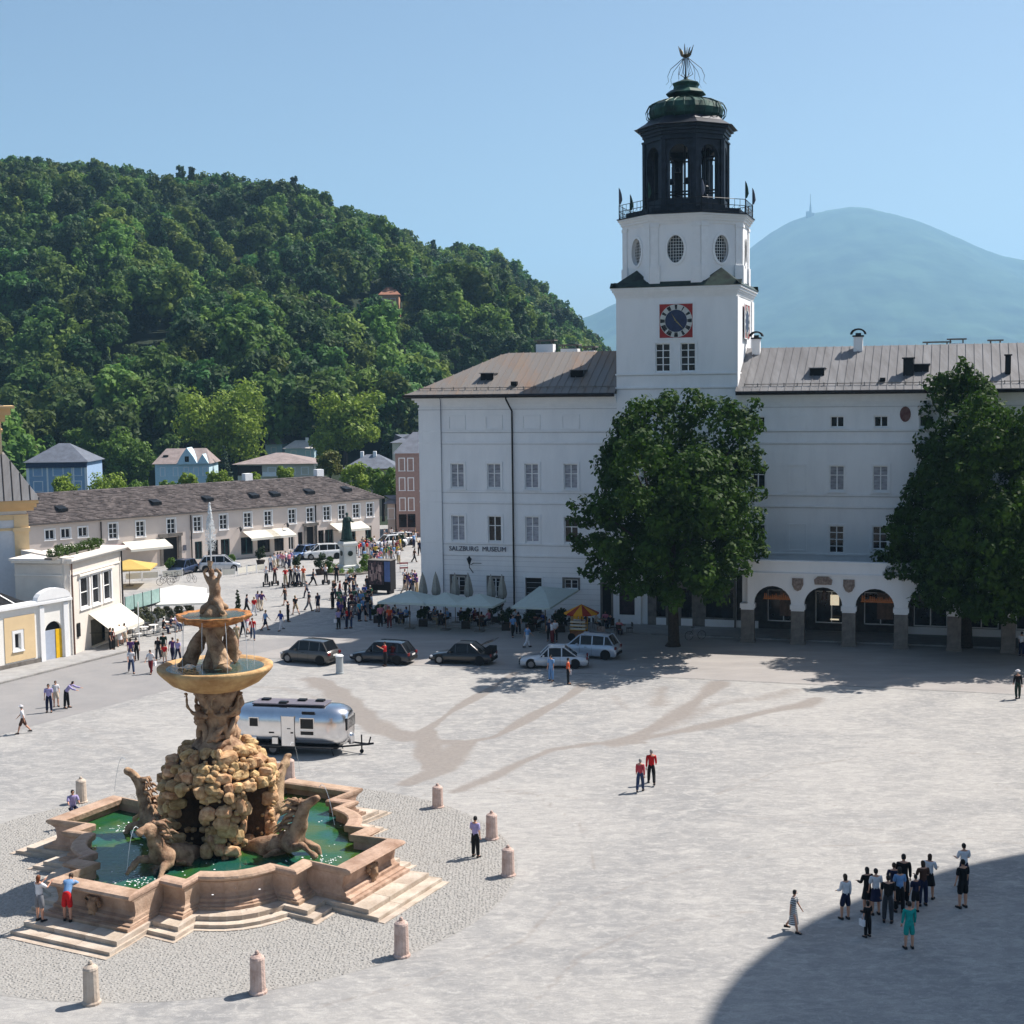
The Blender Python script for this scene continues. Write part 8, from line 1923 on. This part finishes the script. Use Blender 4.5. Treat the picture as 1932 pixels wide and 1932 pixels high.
M2 = [(465.5,1159,'navy','black','walk','person in navy, leftmost of the strollers right of the fountain top',None),(480,1162,'red','white','walk2','person in red and white among the strollers',None),
 (487,1150,'lilac','beige','stand','person in lilac behind the strollers in red and purple',None),(494,1153,'purple','beige','walk','person in a purple shirt among the strollers',None),
 (500.7,1190,'light blue','navy','walk','person in light blue and navy just left of the shadow tip',None),(477,1207,'red','jeans','walk','person in a bright red top and jeans, nearest the cars',None),
 (459,1203,'navy','black','walk2','person in dark stripes left of the red top',None),(467,1196,'pink','white','walk2','person in pink and white behind the red top','bag'),(429,1214,'white','navy','walk','person in a white shirt beside the bowl column',None),
 (447,1219,'khaki','khaki','stand','person in khaki beside the bowl column',None),(530.6,1190,'blue','white','walk','person in a blue top and white trousers at the tip of the shadow',None),
 (543.6,1173,'black','black','stand','person in black just right of the blue top',None),(538.4,1143,'brown','dark grey','walk2','person in a red-brown top walking away',None),(558,1160,'black','khaki','walk','person in black with bare legs at the shadow edge',None),
 (579,1128,'grey','navy','walk','person in grey-blue beyond the one with a white hat',None),(583,1153,'dark grey','grey','walk2','person with a white hat on the shadow edge','hat'),(600,1154,'navy','navy','stand','person in navy with a white backpack on the shadow edge','backpack'),
 (628,1149,'black','black','stand','person in black at the left side of the dense crowd',None),(640,1147,'green','black','stand','person in a green top at the left of the dense crowd',None),(641,1131,'dark red','navy','walk','person in dark red at the back left of the dense crowd',None),
 (652,1127,'black','black','walk','person in black at the back of the dense crowd',None),(660,1131,'dark green','navy','stand','person in dark green in the back of the dense crowd',None),(668,1133,'navy','black','stand','person in navy in the back row of the dense crowd',None),
 (675,1137,'white','navy','stand','person in white in the back row of the dense crowd',None),(688,1139,'blue','navy','walk2','person in blue at the right of the dense crowd',None),(696,1144,'black','black','stand','person in black at the right end of the dense crowd',None),
 (650,1157,'purple','black','stand','person in purple in the middle of the dense crowd',None),(664,1155,'dark red','black','stand2','person in dark red in the middle of the dense crowd',None),(672,1157,'blue','navy','stand','person in bright blue in the middle of the dense crowd',None),
 (682,1153,'light blue','navy','stand','person in light blue in the middle of the dense crowd',None),(678,1172,'cyan','navy','stand','person in a cyan t-shirt in the shade before the crowd',None),(689.5,1172,'navy','black','stand','person in navy in the shade right of the cyan t-shirt',None),
 (639,1187,'lilac','black','stand','person in a lilac top and black trousers in the shade with a white bag','bag'),(655,1186,'red','navy','stand2','person in red, left of a pair, in the shade of the museum',None),(663,1185,'dark red','jeans','stand','person in dark red, right of a pair, in the shade of the museum',None),
 (718,1182,'pink','black','stand','person in pink with a dark bag left of the terrace','darkbag'),(782,1061,'brown','black','walk','person in brown striding on the far square near the museum corner',None),(792,1048,'navy','black','walk2','person in navy far off right beside the museum corner',None)]
rq = random.Random(21)
for x,y,top,bot,ps,lb,ex in M2: P_(G(x,y),ps,top,bot,rq.choice(['brown','black','brown','fair','grey']),rq.random()<.35,'sh' if rq.random()<.3 else 'tr','s',rq.uniform(0,360),rq.uniform(1.62,1.84),lb,gB,ex)
# riders on two-wheeled electric boards
M_SEG = mat('board_plastic', (.02,.02,.022), .5, var=.1)
def segway(loc, rz, lab):
    s = thing('electric_scooter', lab, 'scooter', tuple(loc), rz, 'two-wheeled electric boards')
    obj('platform', MB().box(-.22,.22,-.16,.16,.2,.28), M_SEG, s)
    for sx in (-.3,.3): obj('wheel', MB().lathe([(.24,-.05),(.25,.05)],14).xf(Matrix.Rotation(PI/2,4,'Y')), M_TYRE, s, (sx,0,.25))
    obj('handle', MB().bar((0,-.12,.25),(0,-.2,1.35),.02,5).bar((-.24,-.2,1.35),(.24,-.2,1.35),.018,5), M_SEG, s); return s
for i,(x,y,top,bot,lb) in enumerate([(503,1107,'white','black','leftmost rider, in white and black'),(519,1105,'dark red','black','rider in dark red, second from the left'),(539,1109,'red','khaki','rider in bright red'),(549,1107,'black','dark grey','rider in black beside the bright red one'),(557,1105,'white','black','rider in white behind the front row'),(564,1107,'white','navy','rider in white and navy'),(573,1106,'orange','beige','rider in orange, rightmost of the riders'),(615,1103,'white','black','lone rider in white left of the pedestal')]):
    q = G(x,y); f_ = rq.uniform(-30,30); segway(q, math.radians(f_), 'electric two-wheel board under the '+lb)
    P_((q.x,q.y,.28),'photo',top,bot,rq.choice(['brown','black','fair']),False,'tr','s',f_,1.75,'person standing on an electric board, '+lb,'riders on electric boards')
P_(G(635,1099),'stand','black','black','black',False,'tr','s',0,1.8,'person in black just left of the flower bed',gB); P_(G(591,1105),'walk','dark grey','black','brown',False,'tr','s',90,1.74,'person in dark grey between the riders and the bushes',gB,'darkbag')
# the crowd far off round the monument
gC = 'distant crowd beyond the monument'; cols = ['white','black','red','navy','light blue','grey','pink','purple','beige','dark red','white','blue','green','yellow']
spots = [(511,1079),(518,1074),(524,1071),(529,1069),(534,1071),(540,1070),(546,1072),(550,1067)]+[(664+rq.uniform(0,92),1037+rq.uniform(0,27)) for _ in range(46)]+[(722+rq.uniform(0,70),1022+rq.uniform(0,12)) for _ in range(14)]+[(762+rq.uniform(0,28),1108+rq.uniform(0,16)) for _ in range(12)]+[(700+rq.uniform(0,26),1062+rq.uniform(0,18)) for _ in range(6)]
spots += [(rq.uniform(628,706),rq.uniform(1106,1172)) for _ in range(24)]
bots = ['black','navy','khaki','grey','jeans','beige','white']
for i,(x,y) in enumerate(spots):
    if i >= len(spots)-24: top = rq.choice(['navy','black','purple','dark grey','blue','red','white','green','light blue']); where = 'in dense crowd left of the kiosk'
    elif y > 1100: top = rq.choice(['navy','blue','black','purple','dark grey','white']); where = 'shade by museum corner'
    elif x < 560: top = rq.choice(['red','white','white','pink','lilac']); where = 'row before shop awnings'
    elif y < 1037: top = rq.choice(cols); where = 'far street mouth'
    else: top = rq.choice(cols); where = 'crowd beyond monument'
    bot = rq.choice(bots); hr = rq.choice(['brown','black','fair','grey'])
    P_(G(x,y),rq.choice(['stand','walk','walk2','stand2','crossed']),top,bot,hr,rq.random()<.4,'tr','s',rq.uniform(0,360),rq.uniform(1.6,1.85),f'{hr}-haired person, {top} top, {bot} trousers, {where}',gC)
# people in the shade by the cars and under the parasols
gD = 'people in the shade by the cars and the cart'
for x,y,top,bot,ps,lb,ex in [(995,1222,'light blue','white','walk','person in white trousers walking left of the snack cart',None),(1037,1210,'navy','black','stand','person in navy near the two in white by the cart',None),(1042,1214,'white','dark red','stand','person in a white top and dark red trousers left of the cart',None),(1048,1211,'white','black','stand2','person in a white top and black trousers right beside the other white top',None),
 (1040,1285,'light blue','light blue','stand','person in light blue standing before the pale saloon',None),(1072,1291,'orange','black','stand','person in an orange top with a white bag before the pale saloon','bag'),(727,1257,'red','black','photo','man in a bright red shirt before the black estate car',None),
 (968,1202,'light blue','black','walk2','person walking under the left corner of the sloping awning',None),(978,1196,'black','black','stand','person in black under the sloping awning',None),(1898,1227,'white','beige','walk','person in pale trousers in deep shade under the right tree',None),(1927,1238,'white','navy','stand','person in white at the right edge in deep shade',None),(1908,1224,'black','black','stand','person in black in deep shade near the right edge',None),(735,1184,'orange','dark red','stand','person in orange and dark red at the left end of the terrace',None),(728,1176,'beige','black','stand','person in beige behind the orange one at the terrace',None)]:
    P_(G(x,y),ps,top,bot,rq.choice(['brown','black']),False,'tr','s',rq.uniform(0,360),1.74,lb,gD,ex)
gE = 'guests seated under the green parasols'
for i,(p,a) in enumerate(SEATS[:34]):
    top = rq.choice(['white','light blue','navy','purple','dark red','pink','grey','beige','blue']); hr = rq.choice(['brown','black','grey','fair']); bot = rq.choice(['navy','black','khaki'])
    P_((p.x,p.y,p.z-.08+.0),'sit',top,bot,hr,rq.random()<.4,'tr','s',math.degrees(a)-90,1.7,f'seated {hr}-haired guest, {top} top, {bot} trousers, under green parasols',gE)
# labels that came out the same get a place in their row
SC.view_layers[0].update()
from collections import defaultdict
def colx(o): p = o.location; return p.x/max(1,p.y)
dd = defaultdict(list)
for o in list(COL.objects):
    if o.parent is None and 'label' in o: dd[o['label']].append(o)
words = ['leftmost','second from left','third from left','fourth from left','fifth from left','sixth from left','seventh from left','eighth from left']
for lb, os_ in dd.items():
    if len(os_) > 1 and len(os_) <= 8 and os_[0].get('category') == 'person':
        for k, o in enumerate(sorted(os_, key=colx)): o['label'] = words[k]+' '+lb
for o in COL.objects:
    if o.parent is None and 'label' in o and len(o['label'].split()) > 16: print('LONG', len(o['label'].split()), o['label'])
# haze: one box of faint air round everything
HZ0 = MB().box(-8500, 8500, -1600, 13500, -30, 1240)
hz = obj('haze', HZ0, None); tag(hz, 'thin blue summer haze over the town and hills', 'haze', kind='stuff')
hm = bpy.data.materials.new('summer_haze'); hm.use_nodes = True; nt = hm.node_tree; nt.nodes.clear(); ou = nt.nodes.new('ShaderNodeOutputMaterial'); pv_ = nt.nodes.new('ShaderNodeVolumePrincipled')
pv_.inputs['Color'].default_value = (.40,.70,1,1); pv_.inputs['Density'].default_value = .00010; pv_.inputs['Anisotropy'].default_value = .2; nt.links.new(pv_.outputs[0], ou.inputs['Volume']); hz.data.materials.append(hm)
print('objects', len(bpy.data.objects), 'top', sum(1 for o in COL.objects if o.parent is None))
